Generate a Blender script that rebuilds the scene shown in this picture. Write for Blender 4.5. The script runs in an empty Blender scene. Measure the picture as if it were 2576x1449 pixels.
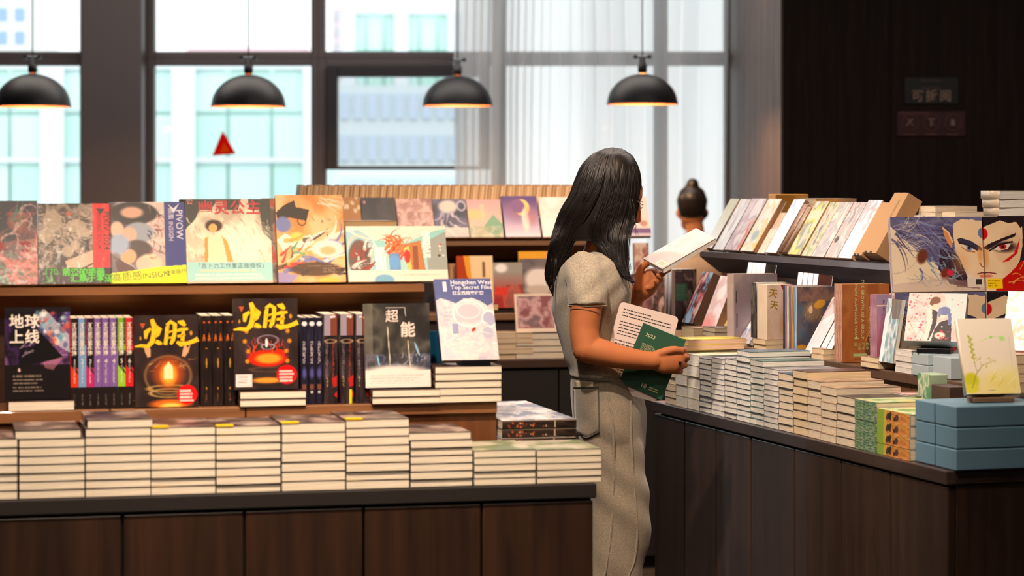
import bpy, bmesh, math, random
import numpy as np
from mathutils import Vector, Matrix
random.seed(7)
SC = bpy.context.scene
COL = SC.collection
# ------------------------------------------------------------------ camera, world, light, exposure
F = 6082.0; CX = 1288.0; HY = 470.0; EYE = 1.52          # focal length in px (85 mm), principal column, horizon row, eye height
cam = bpy.data.cameras.new('camera'); cam.lens = 85.0; cam.sensor_width = 36.0; cam.sensor_fit = 'HORIZONTAL'
cam.shift_y = -(724.5 - HY) / 2576.0
cam.clip_end = 400
cam.dof.use_dof = True; cam.dof.focus_distance = 6.95; cam.dof.aperture_fstop = 4.0
camo = bpy.data.objects.new('camera', cam); COL.objects.link(camo)
camo.location = (0, 0, EYE); camo.rotation_euler = (math.pi / 2, 0, 0)
SC.camera = camo
SC.view_settings.view_transform = 'Standard'; SC.view_settings.look = 'None'
SC.view_settings.exposure = 0.0; SC.view_settings.gamma = 1.0; SC.view_settings.use_curve_mapping = False
SC.cycles.max_bounces = 7; SC.cycles.diffuse_bounces = 4; SC.cycles.transparent_max_bounces = 12
SC.cycles.use_denoising = True; SC.cycles.sample_clamp_indirect = 4.0
SC.cycles.caustics_reflective = False; SC.cycles.caustics_refractive = False
w = bpy.data.worlds.new('overcast_sky'); SC.world = w; w.use_nodes = True
nt = w.node_tree; bg = nt.nodes['Background']
tc = nt.nodes.new('ShaderNodeTexCoord'); sp = nt.nodes.new('ShaderNodeSeparateXYZ'); cr = nt.nodes.new('ShaderNodeValToRGB')
nt.links.new(tc.outputs['Generated'], sp.inputs[0]); nt.links.new(sp.outputs['Z'], cr.inputs[0]); nt.links.new(cr.outputs[0], bg.inputs[0])
cr.color_ramp.elements[0].position = 0.0; cr.color_ramp.elements[0].color = (0.97, 0.985, 1.0, 1)
cr.color_ramp.elements[1].position = 0.6; cr.color_ramp.elements[1].color = (0.90, 0.95, 1.0, 1)
bg.inputs[1].default_value = 1.7

def spot(x, y, z, tx, ty, tz, watts, ang=60, blend=0.7, col=(1.0, 0.72, 0.45), r=0.05):
    l = bpy.data.lights.new('track_spot', 'SPOT'); l.energy = watts * 4.2; l.color = col
    l.spot_size = math.radians(ang); l.spot_blend = blend; l.shadow_soft_size = r
    o = bpy.data.objects.new('track_spot', l); COL.objects.link(o); o.location = (x, y, z)
    o.rotation_euler = (Vector((tx, ty, tz)) - Vector((x, y, z))).to_track_quat('-Z', 'Y').to_euler()
    return o
WARM = (1.0, 0.77, 0.57); WARM2 = (1.0, 0.82, 0.66)
# ceiling track spots over the left display, the far display and the right display
for x, y, tx, ty, wts in ((-1.05, 4.2, -0.95, 5.2, 52), (-0.45, 4.3, -0.40, 5.3, 52), (0.12, 4.4, 0.08, 5.45, 46)):
    spot(x, y, 3.15, tx, ty, 0.96, wts * 0.88, 52, 0.6, WARM)
spot(-0.45, 2.9, 3.2, -0.42, 5.25, 0.82, 36, 40, 0.5, WARM)  # spot added low from the front to brighten the page edges
for x, y, tx, ty, wts in ((-0.15, 7.9, -0.15, 9.5, 36), (0.45, 8.1, 0.35, 9.6, 32)):
    spot(x, y, 3.15, tx, ty, 1.2, wts, 50, 0.7, WARM)
for x, y, tx, ty, wts in ((-0.45, 7.3, 0.75, 7.5, 44), (-0.3, 5.2, 1.0, 6.7, 92), (1.0, 5.0, 1.30, 6.2, 20), (0.35, 8.6, 0.95, 8.1, 22)):
    spot(x, y, 3.15, tx, ty, 1.0, wts, 48, 0.7, WARM2)
spot(0.75, 5.6, 3.2, 0.22, 6.75, 0.9, 26, 34, 0.8, (1.0, 0.62, 0.33))  # warm spot added to make the reader's arm more orange
al = bpy.data.lights.new('added_fill_light', 'AREA'); al.shape = 'RECTANGLE'; al.size = 4; al.size_y = 3; al.energy = 48; al.color = (1.0, 0.86, 0.72)  # unseen area fill added overhead for weak ambient light
alo = bpy.data.objects.new('added_fill_light', al); COL.objects.link(alo); alo.location = (0, 1.0, 3.35)
al2 = bpy.data.lights.new('added_fill_light', 'AREA'); al2.shape = 'RECTANGLE'; al2.size = 6; al2.size_y = 1.5; al2.energy = 120; al2.color = (1.0, 0.88, 0.78)  # second unseen fill, added to lift the window frames and pillars
alo2 = bpy.data.objects.new('added_fill_light', al2); COL.objects.link(alo2); alo2.location = (-0.5, 12.9, 3.45)
al3 = bpy.data.lights.new('added_fill_light', 'AREA'); al3.shape = 'RECTANGLE'; al3.size = 5; al3.size_y = 1.5; al3.energy = 95; al3.color = (1.0, 0.85, 0.74)  # third unseen fill, added to brighten the dark panelled wall
alo3 = bpy.data.objects.new('added_fill_light', al3); COL.objects.link(alo3); alo3.location = (1.5, 8.6, 3.45)
added_sun = bpy.data.lights.new('added_sun', 'SUN'); added_sun.energy = 1.6; added_sun.angle = 0.3; added_sun.color = (1.0, 0.98, 0.95)  # sun added under the overcast sky to brighten the outside facades
suno = bpy.data.objects.new('added_sun', added_sun); COL.objects.link(suno); suno.rotation_euler = (math.radians(48), 0, math.radians(12))
# ------------------------------------------------------------------ helpers
def lin(c):
    c = np.asarray(c, dtype=float) / 255.0
    return np.where(c <= 0.04045, c / 12.92, ((c + 0.055) / 1.055) ** 2.4)
def L4(c): return tuple(lin(c)) + (1.0,)
_m = {}
def mat(name, c=(200, 200, 200), rough=0.6, metal=0.0, coat=0.0, emit=None, es=0.0, spec=0.5):
    if name in _m: return _m[name]
    m = bpy.data.materials.new(name); m.use_nodes = True; b = m.node_tree.nodes['Principled BSDF']
    b.inputs['Base Color'].default_value = L4(c); b.inputs['Roughness'].default_value = rough
    b.inputs['Metallic'].default_value = metal; b.inputs['Coat Weight'].default_value = coat
    b.inputs['Specular IOR Level'].default_value = spec
    if emit: b.inputs['Emission Color'].default_value = L4(emit); b.inputs['Emission Strength'].default_value = es
    _m[name] = m
    return m
def nd(m, t): return m.node_tree.nodes.new(t)
def lk(m, a, b): m.node_tree.links.new(a, b)
def noise_bump(m, scale, strength, dist=0.001, to='Normal', detail=2.0, stretch=None):
    b = m.node_tree.nodes['Principled BSDF']
    tc = nd(m, 'ShaderNodeTexCoord'); mp = nd(m, 'ShaderNodeMapping'); n = nd(m, 'ShaderNodeTexNoise'); bp = nd(m, 'ShaderNodeBump')
    if stretch: mp.inputs['Scale'].default_value = stretch
    n.inputs['Scale'].default_value = scale; n.inputs['Detail'].default_value = detail
    bp.inputs['Strength'].default_value = strength; bp.inputs['Distance'].default_value = dist
    lk(m, tc.outputs['Object'], mp.inputs[0]); lk(m, mp.outputs[0], n.inputs['Vector']); lk(m, n.outputs['Fac'], bp.inputs['Height']); lk(m, bp.outputs[0], b.inputs[to])
def wood(name, c1, c2, rough=0.45, vertical=True, scale=3.0, coat=0.0, spec=0.4):
    if name in _m: return _m[name]
    m = mat(name, c1, rough, coat=coat, spec=spec); b = m.node_tree.nodes['Principled BSDF']
    tc = nd(m, 'ShaderNodeTexCoord'); mp = nd(m, 'ShaderNodeMapping'); n = nd(m, 'ShaderNodeTexNoise'); r = nd(m, 'ShaderNodeValToRGB')
    mp.inputs['Scale'].default_value = (14, 14, 0.9) if vertical else (0.9, 14, 14)
    n.inputs['Scale'].default_value = scale; n.inputs['Detail'].default_value = 6; n.inputs['Distortion'].default_value = 0.4
    r.color_ramp.elements[0].position = 0.3; r.color_ramp.elements[0].color = L4(c1)
    r.color_ramp.elements[1].position = 0.75; r.color_ramp.elements[1].color = L4(c2)
    bp = nd(m, 'ShaderNodeBump'); bp.inputs['Strength'].default_value = 0.25; bp.inputs['Distance'].default_value = 0.001
    lk(m, tc.outputs['Object'], mp.inputs[0]); lk(m, mp.outputs[0], n.inputs['Vector']); lk(m, n.outputs['Fac'], r.inputs[0])
    lk(m, r.outputs[0], b.inputs['Base Color']); lk(m, n.outputs['Fac'], bp.inputs['Height']); lk(m, bp.outputs[0], b.inputs['Normal'])
    return m
def pages(name, c, film=0.0, rough=0.7):
    """page-block edges: fine horizontal leaves; film = glossy shrink wrap lying over them"""
    if name in _m: return _m[name]
    m = mat(name, c, rough); b = m.node_tree.nodes['Principled BSDF']
    tc = nd(m, 'ShaderNodeTexCoord'); mp = nd(m, 'ShaderNodeMapping'); n = nd(m, 'ShaderNodeTexNoise'); r = nd(m, 'ShaderNodeValToRGB')
    mp.inputs['Scale'].default_value = (6, 500, 6); n.inputs['Scale'].default_value = 1.5; n.inputs['Detail'].default_value = 3
    c = np.array(c, float)
    r.color_ramp.elements[0].position = 0.35; r.color_ramp.elements[0].color = L4(c * 0.86)
    r.color_ramp.elements[1].position = 0.65; r.color_ramp.elements[1].color = L4(np.minimum(c * 1.04, 255))
    lk(m, tc.outputs['Object'], mp.inputs[0]); lk(m, mp.outputs[0], n.inputs['Vector']); lk(m, n.outputs['Fac'], r.inputs[0]); lk(m, r.outputs[0], b.inputs['Base Color'])
    if film:
        b.inputs['Coat Weight'].default_value = film; b.inputs['Coat Roughness'].default_value = 0.07
        oi = nd(m, 'ShaderNodeObjectInfo'); ad = nd(m, 'ShaderNodeVectorMath'); sc_ = nd(m, 'ShaderNodeVectorMath'); sc_.operation = 'SCALE'
        sc_.inputs[0].default_value = (37, 11, 23); lk(m, oi.outputs['Random'], sc_.inputs['Scale'])
        mp2 = nd(m, 'ShaderNodeMapping'); mp2.inputs['Scale'].default_value = (1, 2.2, 1); lk(m, tc.outputs['Object'], mp2.inputs[0])
        lk(m, mp2.outputs[0], ad.inputs[0]); lk(m, sc_.outputs[0], ad.inputs[1])
        n2 = nd(m, 'ShaderNodeTexNoise'); n2.inputs['Scale'].default_value = 38; n2.inputs['Detail'].default_value = 3; n2.inputs['Distortion'].default_value = 1.2
        bp = nd(m, 'ShaderNodeBump'); bp.inputs['Strength'].default_value = 1.0; bp.inputs['Distance'].default_value = 0.012
        lk(m, ad.outputs[0], n2.inputs['Vector']); lk(m, n2.outputs['Fac'], bp.inputs['Height']); lk(m, bp.outputs[0], b.inputs['Coat Normal'])
    return m
def printed(name, rough=0.35, coat=0.5, wrinkle=0.35):
    if name in _m: return _m[name]
    m = mat(name, (200, 200, 200), rough, coat=coat); b = m.node_tree.nodes['Principled BSDF']
    a = nd(m, 'ShaderNodeAttribute'); b.inputs['Specular IOR Level'].default_value = .3; a.attribute_name = 'Col'; lk(m, a.outputs['Color'], b.inputs['Base Color'])
    b.inputs['Coat Roughness'].default_value = 0.15
    if wrinkle: noise_bump(m, 26, wrinkle, 0.006, 'Coat Normal')
    return m
def place(o, parent=None):
    COL.objects.link(o)
    if parent is not None: o.parent = parent
    return o
def tag(o, label=None, cat=None, group=None, kind=None):
    if label: o['label'] = label
    if cat: o['category'] = cat
    if group: o['group'] = group
    if kind: o['kind'] = kind
    return o
def empty(name, label, cat, M=None, group=None, kind=None):
    o = bpy.data.objects.new(name, None); o.empty_display_size = 0.05; COL.objects.link(o)
    if M is not None: o.matrix_world = M
    return tag(o, label, cat, group, kind)
def mesh_obj(name, verts, faces, m, parent=None, smooth=False, M=None, fm=None):
    me = bpy.data.meshes.new(name); me.from_pydata([tuple(v) for v in verts], [], faces)
    for x in (m if isinstance(m, (list, tuple)) else [m]): me.materials.append(x)
    if fm: me.polygons.foreach_set('material_index', fm)
    if smooth: me.polygons.foreach_set('use_smooth', [True] * len(me.polygons))
    me.update(); o = bpy.data.objects.new(name, me); place(o, parent)
    if M is not None: o.matrix_world = M
    return o
class MB:
    """collects simple shapes and links them as one mesh"""
    def __init__(s): s.bm = bmesh.new()
    def box(s, x0, x1, y0, y1, z0, z1, bev=0.0):
        g = bmesh.ops.create_cube(s.bm, size=1.0); vs = g['verts']
        bmesh.ops.scale(s.bm, verts=vs, vec=(x1 - x0, y1 - y0, z1 - z0)); bmesh.ops.translate(s.bm, verts=vs, vec=((x0 + x1) / 2, (y0 + y1) / 2, (z0 + z1) / 2))
        if bev:
            es = list({e for v in vs for e in v.link_edges}); bmesh.ops.bevel(s.bm, geom=es, offset=bev, segments=2, affect='EDGES', profile=0.5)
        return s
    def prism(s, pts, axis_vec):
        """polygon pts (3-D) extruded by axis_vec"""
        vs = [s.bm.verts.new(p) for p in pts]; f = s.bm.faces.new(vs)
        r = bmesh.ops.extrude_face_region(s.bm, geom=[f]); nv = [g for g in r['geom'] if isinstance(g, bmesh.types.BMVert)]
        bmesh.ops.translate(s.bm, verts=nv, vec=axis_vec); bmesh.ops.recalc_face_normals(s.bm, faces=s.bm.faces[:]); return s
    def cyl(s, p0, p1, r0, r1=None, n=16, cap=True):
        r1 = r0 if r1 is None else r1; p0 = Vector(p0); p1 = Vector(p1); d = p1 - p0
        g = bmesh.ops.create_cone(s.bm, cap_ends=cap, segments=n, radius1=r0, radius2=r1, depth=d.length)
        Mx = Matrix.Translation((p0 + p1) / 2) @ d.to_track_quat('Z', 'Y').to_matrix().to_4x4()
        bmesh.ops.transform(s.bm, matrix=Mx, verts=g['verts']); return s
    def lathe(s, prof, c=(0, 0, 0), n=32):
        rings = []
        for r, z in prof: rings.append([s.bm.verts.new((c[0] + r * math.cos(2 * math.pi * i / n), c[1] + r * math.sin(2 * math.pi * i / n), c[2] + z)) for i in range(n)])
        for a, b in zip(rings, rings[1:]):
            for i in range(n): s.bm.faces.new((a[i], a[(i + 1) % n], b[(i + 1) % n], b[i]))
        return s
    def build(s, name, m, parent=None, smooth=False, M=None):
        me = bpy.data.meshes.new(name); bmesh.ops.recalc_face_normals(s.bm, faces=s.bm.faces[:]); s.bm.to_mesh(me); s.bm.free(); me.materials.append(m)
        if smooth: me.polygons.foreach_set('use_smooth', [True] * len(me.polygons))
        o = bpy.data.objects.new(name, me); place(o, parent)
        if M is not None: o.matrix_world = M
        return o
def dup(root, M=None, label=None, group=None):
    r = root.copy(); COL.objects.link(r)
    for ch in root.children:
        c = ch.copy(); COL.objects.link(c); c.parent = r
        for g in ch.children:
            d = g.copy(); COL.objects.link(d); d.parent = c
    if M is not None: r.matrix_world = M
    if label: r['label'] = label
    if group: r['group'] = group
    return r
# ---- painting printed artwork into vertex colours of a cover
def fbm(h, w, cells, rs, octs=4):
    out = np.zeros((h, w)); amp = 1.0; tot = 0
    for o in range(octs):
        n = max(2, int(cells * 2 ** o)); g = rs.rand(n + 2, n + 2)
        ys = np.linspace(0, n, h); xs = np.linspace(0, n, w); yi = ys.astype(int); xi = xs.astype(int); fy = ys - yi; fx = xs - xi
        fy = (fy * fy * (3 - 2 * fy))[:, None]; fx = (fx * fx * (3 - 2 * fx))[None, :]
        a = g[yi][:, xi]; b = g[yi][:, xi + 1]; c = g[yi + 1][:, xi]; d = g[yi + 1][:, xi + 1]
        out += amp * ((a * (1 - fx) + b * fx) * (1 - fy) + (c * (1 - fx) + d * fx) * fy); tot += amp; amp *= 0.5
    return out / tot
class Art:
    """small canvas, u right 0..1, v down 0..1; colours are sRGB 0..255"""
    def __init__(s, w, h, base=(200, 200, 200), res=560, seed=1):
        s.W = max(8, int(w * res)); s.H = max(8, int(h * res)); s.a = np.empty((s.H, s.W, 3)); s.a[:] = base
        s.u, s.v = np.meshgrid((np.arange(s.W) + .5) / s.W, (np.arange(s.H) + .5) / s.H); s.asp = h / w; s.rs = np.random.RandomState(seed)
    def mix(s, m, c):
        m = np.clip(m, 0, 1)[..., None]; s.a = s.a * (1 - m) + np.array(c, float) * m; return s
    def grad(s, c0, c1, v0=0, v1=1):
        t = np.clip((s.v - v0) / (v1 - v0), 0, 1)[..., None]; s.a = np.array(c0, float) * (1 - t) + np.array(c1, float) * t; return s
    def noise(s, cols, cells=4, octs=4, amt=1.0, box=None, contrast=1.6):
        n = np.clip((fbm(s.H, s.W, cells, s.rs, octs) - .5) * contrast * 1.6 + .5, 0, .9999); k = len(cols) - 1; i = (n * k).astype(int); f = (n * k - i)[..., None]
        c = np.array(cols, float); img = c[i] * (1 - f) + c[i + 1] * f; m = np.full(s.u.shape, amt)
        if box: m = m * ((s.u >= box[0]) & (s.u <= box[2]) & (s.v >= box[1]) & (s.v <= box[3]))
        m = m[..., None]; s.a = s.a * (1 - m) + img * m; return s
    def rect(s, u0, v0, u1, v1, c, al=1.0): return s.mix(al * ((s.u >= u0) & (s.u < u1) & (s.v >= v0) & (s.v < v1)), c)
    def ell(s, cu, cv, ru, rv, c, rot=0, soft=0.15, al=1.0, ring=None):
        x = (s.u - cu); y = (s.v - cv) * s.asp; r = math.radians(rot); X = x * math.cos(r) + y * math.sin(r); Y = -x * math.sin(r) + y * math.cos(r)
        d = np.sqrt((X / ru) ** 2 + (Y / (rv * s.asp)) ** 2)
        m = np.clip((1 - d) / soft + .5, 0, 1) if ring is None else np.clip(1 - np.abs(d - 1) / ring, 0, 1)
        return s.mix(m * al, c)
    def poly(s, pts, c, al=1.0):
        ins = np.zeros(s.u.shape, bool); n = len(pts)
        for i in range(n):
            x0, y0 = pts[i]; x1, y1 = pts[(i + 1) % n]
            if y0 == y1: continue
            cnd = ((y0 > s.v) != (y1 > s.v)) & (s.u < (x1 - x0) * (s.v - y0) / (y1 - y0) + x0); ins ^= cnd
        return s.mix(ins * al, c)
    def line(s, pts, wd, c, al=1.0, taper=False):
        n = len(pts) - 1
        for i in range(n):
            (x0, y0), (x1, y1) = pts[i], pts[i + 1]; dx = x1 - x0; dy = (y1 - y0) * s.asp; q = dx * dx + dy * dy + 1e-9
            t = np.clip(((s.u - x0) * dx + (s.v - y0) * s.asp * dy) / q, 0, 1)
            d = np.hypot(s.u - x0 - t * dx, (s.v - y0) * s.asp - t * dy); ww = wd * (1 - (i + t) / n * .85) if taper else wd
            s.mix(np.clip((ww - d) / (wd * .4) + .5, 0, 1) * al, c)
        return s
    def curl(s, n, cols, wd=0.012, al=.8, box=(0, 0, 1, 1), ang=0, bend=2.0, ln=.25):
        for _ in range(n):
            x = s.rs.uniform(box[0], box[2]); y = s.rs.uniform(box[1], box[3]); a = math.radians(ang) + s.rs.uniform(-.5, .5); b = s.rs.uniform(-bend, bend); p = [(x, y)]
            for k in range(5):
                x += math.cos(a) * ln / 5; y += math.sin(a) * ln / 5 / s.asp; a += b / 5; p.append((x, y))
            s.line(p, wd * s.rs.uniform(.5, 1.3), cols[s.rs.randint(len(cols))], al, True)
        return s
    def dots(s, n, cols, r=(.01, .03), box=(0, 0, 1, 1), al=.9, soft=.4):
        for _ in range(n): s.ell(s.rs.uniform(box[0], box[2]), s.rs.uniform(box[1], box[3]), *(lambda q: (q, q / s.asp * s.rs.uniform(.6, 1.5)))(s.rs.uniform(*r)), cols[s.rs.randint(len(cols))], soft=soft, al=al, rot=s.rs.uniform(0, 180))
        return s
    def rows(s, u0, u1, v0, dv, n, c, th=.35, al=.8, gap=.25):
        """lines of small print, too small to read"""
        for k in range(n):
            y = v0 + k * dv; e = u0 + (u1 - u0) * s.rs.uniform(.7, 1); m = (s.u > u0) & (s.u < e) & (np.abs(s.v - y) < dv * th / 2)
            s.mix(m * al * (s.rs.rand(s.W)[None, :] > gap), c)
        return s
    def grid(s, w, h, org=(0, 0, 0), U=(1, 0, 0), V=(0, 0, 1)):
        """verts, faces, linear colours of the canvas laid on the plane org + U*w, up V*h"""
        nx, ny = s.W + 1, s.H + 1; X, Y = np.meshgrid(np.linspace(0, w, nx), np.linspace(h, 0, ny))
        P = np.array(org)[None, :] + X.reshape(-1, 1) * np.array(U)[None, :] + Y.reshape(-1, 1) * np.array(V)[None, :]
        i = np.arange((ny - 1) * (nx - 1)); r = i // (nx - 1); c = i % (nx - 1); a = r * nx + c
        return P, np.stack([a + nx, a + nx + 1, a + 1, a], 1), lin(np.clip(s.a, 0, 255)).reshape(-1, 3)
def art_mesh(name, base_v, base_f, grids, m_base, m_art, parent, smooth=False):
    """one mesh: plain faces plus one or more painted grids (face colours in 'Col')"""
    nb = len(base_v); V = [np.array([tuple(v) for v in base_v], float).reshape(-1, 3)]; off = nb; Fq = []; Cq = []
    for P, q, c in grids: V.append(P); Fq.append(q + off); Cq.append(c); off += len(P)
    V = np.concatenate(V); nq = sum(len(q) for q in Fq); bt = [len(f) for f in base_f]
    me = bpy.data.meshes.new(name); me.vertices.add(len(V)); me.vertices.foreach_set('co', V.ravel())
    lv = np.concatenate([np.array([i for f in base_f for i in f], int)] + [q.ravel() for q in Fq]); tot = np.concatenate([np.array(bt, int), np.full(nq, 4)]).astype(int)
    me.loops.add(len(lv)); me.loops.foreach_set('vertex_index', lv.astype(np.int32)); me.polygons.add(len(tot))
    me.polygons.foreach_set('loop_start', (np.cumsum(tot) - tot).astype(np.int32))
    me.polygons.foreach_set('material_index', np.concatenate([np.zeros(len(bt)), np.ones(nq)]).astype(np.int32))
    me.materials.append(m_base); me.materials.append(m_art); me.update(calc_edges=True)
    at = me.color_attributes.new('Col', 'FLOAT_COLOR', 'CORNER'); cc = np.ones((len(lv), 4)); k = sum(bt)
    if nq: cc[k:, :3] = np.repeat(np.concatenate(Cq), 4, axis=0)
    at.data.foreach_set('color', cc.ravel()); o = bpy.data.objects.new(name, me); place(o, parent); return o
_tc = {}
def text_mesh(s, size, off=0.0, spacing=1.0, shear=0.0, align='CENTER', line=1.0, res=2):
    k = (s, round(size, 5), off, spacing, shear, align, line)
    if k in _tc: return _tc[k]
    c = bpy.data.curves.new('t', 'FONT'); c.body = s; c.size = size; c.offset = off * size; c.space_character = spacing; c.shear = shear; c.align_x = align; c.align_y = 'CENTER'; c.space_line = line; c.resolution_u = res
    o = bpy.data.objects.new('t', c); COL.objects.link(o); bpy.context.view_layer.update(); dg = bpy.context.evaluated_depsgraph_get()
    me = bpy.data.meshes.new_from_object(o.evaluated_get(dg)); bpy.data.objects.remove(o); bpy.data.curves.remove(c); me.name = 'lettering'; _tc[k] = me; return me
def lettering(parent, s, size, c, M, name='lettering', off=0.0, spacing=1.0, shear=0.0, align='CENTER', line=1.0, em=0.0):
    me = text_mesh(s, size, off, spacing, shear, align, line).copy(); me.materials.clear(); me.materials.append(mat('ink_%d_%d_%d' % tuple(c), c, 0.5))
    o = bpy.data.objects.new(name, me); place(o, parent); o.matrix_local = M; return o
RX90 = Matrix.Rotation(math.pi / 2, 4, 'X')
def on_front(w, h, u, v, rot=0, y=-0.0009):
    """local matrix for lettering on a book front at canvas position u, v"""
    return Matrix.Translation((-w / 2 + u * w, y, h * (1 - v))) @ Matrix.Rotation(math.radians(rot), 4, 'Y') @ RX90
# ---- books.  local frame: x width (spine at -x), y thickness (front at y = 0), z height
def cshape(w, t, h, c, ov):
    """cover boards and spine, one C-shaped solid"""
    x0, x1 = -w / 2, w / 2; o = [(x0, 0), (x1, 0), (x1, c), (x0 + c, c), (x0 + c, t - c), (x1, t - c), (x1, t), (x0, t)]
    v = [(x, y, 0) for x, y in o] + [(x, y, h) for x, y in o]; n = 8
    f = [(i, (i + 1) % n, n + (i + 1) % n, n + i) for i in range(n)] + [(0, 3, 2, 1), (0, 7, 4, 3), (7, 6, 5, 4)] + [(8, 9, 10, 11), (8, 11, 12, 15), (15, 12, 13, 14)]
    return v, f
def boxvf(x0, x1, y0, y1, z0, z1):
    v = [(x, y, z) for z in (z0, z1) for y in (y0, y1) for x in (x0, x1)]
    return v, [(0, 2, 3, 1), (4, 5, 7, 6), (0, 1, 5, 4), (2, 6, 7, 3), (0, 4, 6, 2), (1, 3, 7, 5)]
PR = printed('printed_cover', .36, .05); PRM = printed('printed_matte', 0.6, 0.08, 0.0); PRF = printed('printed_film', 0.32, 0.12, 0.35)
PG_L = pages('page_edges_warm', (244, 230, 208), 0.2); PG_R = pages('page_edges_film', (234, 222, 204), 0.5); PG_W = pages('page_edges_white', (238, 230, 220), 0.4); PG_T = pages('page_edges_tan', (205, 168, 122), 0.1)
def settle(M, w, t):
    """a tilted item rests on its lowest lower corner, not through what carries it"""
    z0 = M.translation.z; lo = min((M @ Vector((x, y, 0))).z for x in (-w / 2 - .0005, w / 2) for y in (-.0005, t)); d = z0 - lo + .0006
    return Matrix.Translation((0, 0, d)) @ M, d
def book(label, M, w, h, t, cover=(60, 50, 50), art=None, spine=None, pg=None, group=None, hard=False, m_art=None, name='book', cat='book', board=None):
    """Empty + cover (+ painted front / spine) + page_block"""
    if name != 'held_book':
        M, d_ = settle(M, w, t); h = h - max(0, d_ - .001) * .9
    r = empty(name, label, cat, M, group); c = 0.0024 if hard else 0.0011; ov = 0.003 if hard else 0.0006
    v, f = cshape(w, t, h, c, ov); g = []
    if art is not None: g.append(art.grid(w, h, (-w / 2, -0.0004, 0)))
    if spine is not None: g.append(spine.grid(t, h, (-w / 2 - 0.0004, t, 0), (0, -1, 0)))
    mb = board or mat('cover_%d_%d_%d' % tuple(int(x) for x in cover), cover, 0.35, coat=0.4)
    art_mesh('cover', v, f, g, mb, m_art or PR, r)
    v, f = boxvf(-w / 2 + c, w / 2 - ov, c, t - c, ov, h - ov); mesh_obj('page_block', v, f, pg or PG_L, r)
    return r
def boxed(label, M, w, h, t, cover, art=None, side=None, name='gift_box', cat='box', group=None, m_art=None, bev=0.002):
    """closed box; printed front optional"""
    M, d_ = settle(M, w, t); h = h - .0003
    r = empty(name, label, cat, M, group); b = MB().box(-w / 2, w / 2, 0.0, t, 0, h, bev)
    b.build('box_body', mat('box_%d_%d_%d' % tuple(cover), cover, 0.5, coat=0.1), r)
    if art is not None: art_mesh('printed_front', [], [], [art.grid(w, h, (-w / 2, -0.0006, 0))], PR, m_art or PR, r)
    return r
class Frame:
    """floor-plan frame of a display: a runs right along its front, b runs in from the front edge"""
    def __init__(s, px, D, deg, z0=0):
        s.O = Vector(((px - CX) * D / F, D)); t = math.radians(deg); s.A = Vector((math.cos(t), math.sin(t))); s.B = Vector((-math.sin(t), math.cos(t))); s.t = t
    def xy(s, a, b): p = s.O + s.A * a + s.B * b; return p
    def P(s, a, b, z): p = s.xy(a, b); return Vector((p.x, p.y, z))
    def a(s, px, b):
        k = (px - CX) / F; return (k * (s.O.y + b * s.B.y) - (s.O.x + b * s.B.x)) / (s.A.x - k * s.A.y)
    def z(s, px, py, b):
        p = s.xy(s.a(px, b), b); return EYE - (py - HY) * p.y / F
    def base(s): return Matrix.Translation((s.O.x, s.O.y, 0)) @ Matrix.Rotation(s.t, 4, 'Z')
    def M(s, a, b, z, yaw=0, lean=0, roll=0):
        """standing item, centre of its front lower edge at a, b, z"""
        p = s.P(a, b, z); return Matrix.Translation(p) @ Matrix.Rotation(s.t + math.radians(yaw), 4, 'Z') @ Matrix.Rotation(math.radians(-lean), 4, 'X') @ Matrix.Rotation(math.radians(roll), 4, 'Y')
ORD = ['first', 'second', 'third', 'fourth', 'fifth', 'sixth', 'seventh', 'eighth', 'ninth', 'tenth', 'eleventh', 'twelfth', 'thirteenth', 'fourteenth', 'fifteenth', 'sixteenth']
TENS = ['', '', 'twenty', 'thirty', 'forty', 'fifty', 'sixty', 'seventy', 'eighty', 'ninety']
def ordw(i):
    if i < 15: return ORD[i]
    n = i + 1
    if n < 20: return {16: 'sixteenth', 17: 'seventeenth', 18: 'eighteenth', 19: 'nineteenth'}[n]
    return TENS[n // 10][:-1] + 'ieth' if n % 10 == 0 else TENS[n // 10] + '-' + ORD[n % 10 - 1]
def fromtop(i, n):
    return 'topmost' if i == 0 else 'lowest' if i == n - 1 else ORD[i] + ' from top'
def flat_proto(w, d, t, cover, pg, topart=None, spine_side=True, hard=False, spineart=None, m_art=None):
    """book lying flat, spine on -x, front edge of pages at y=0: returns parts (mesh data) to share"""
    r = bpy.data.objects.new('paperback', None); COL.objects.link(r); c = 0.0022 if hard else 0.0010; ov = 0.0006
    v, f = cshape(w, t, d, c, ov)      # lay it down: (x, y, z) -> (x, z, t - y)
    v = [(x, z, t - y) for x, y, z in v]; g = []
    if topart is not None: g.append(topart.grid(w, d, (-w / 2, 0, t + 0.0003), (1, 0, 0), (0, 1, 0)))
    if spineart is not None: g.append(spineart.grid(d, t, (-w / 2 - 0.0003, d, 0), (0, -1, 0), (0, 0, 1)))
    art_mesh('cover', v, f, g, mat('cover_%d_%d_%d' % tuple(int(q) for q in cover), cover, 0.35, coat=0.4), m_art or PR, r)
    # the page block is sampled in y for its leaf pattern, so build it standing and turn the object
    v, f = boxvf(-w / 2 + c, w / 2 - ov, c, t - c, ov, d - ov); o = mesh_obj('page_block', v, f, pg, r)
    o.matrix_local = Matrix.Translation((0, 0, t)) @ Matrix.Rotation(-math.pi / 2, 4, 'X')
    return r
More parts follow.
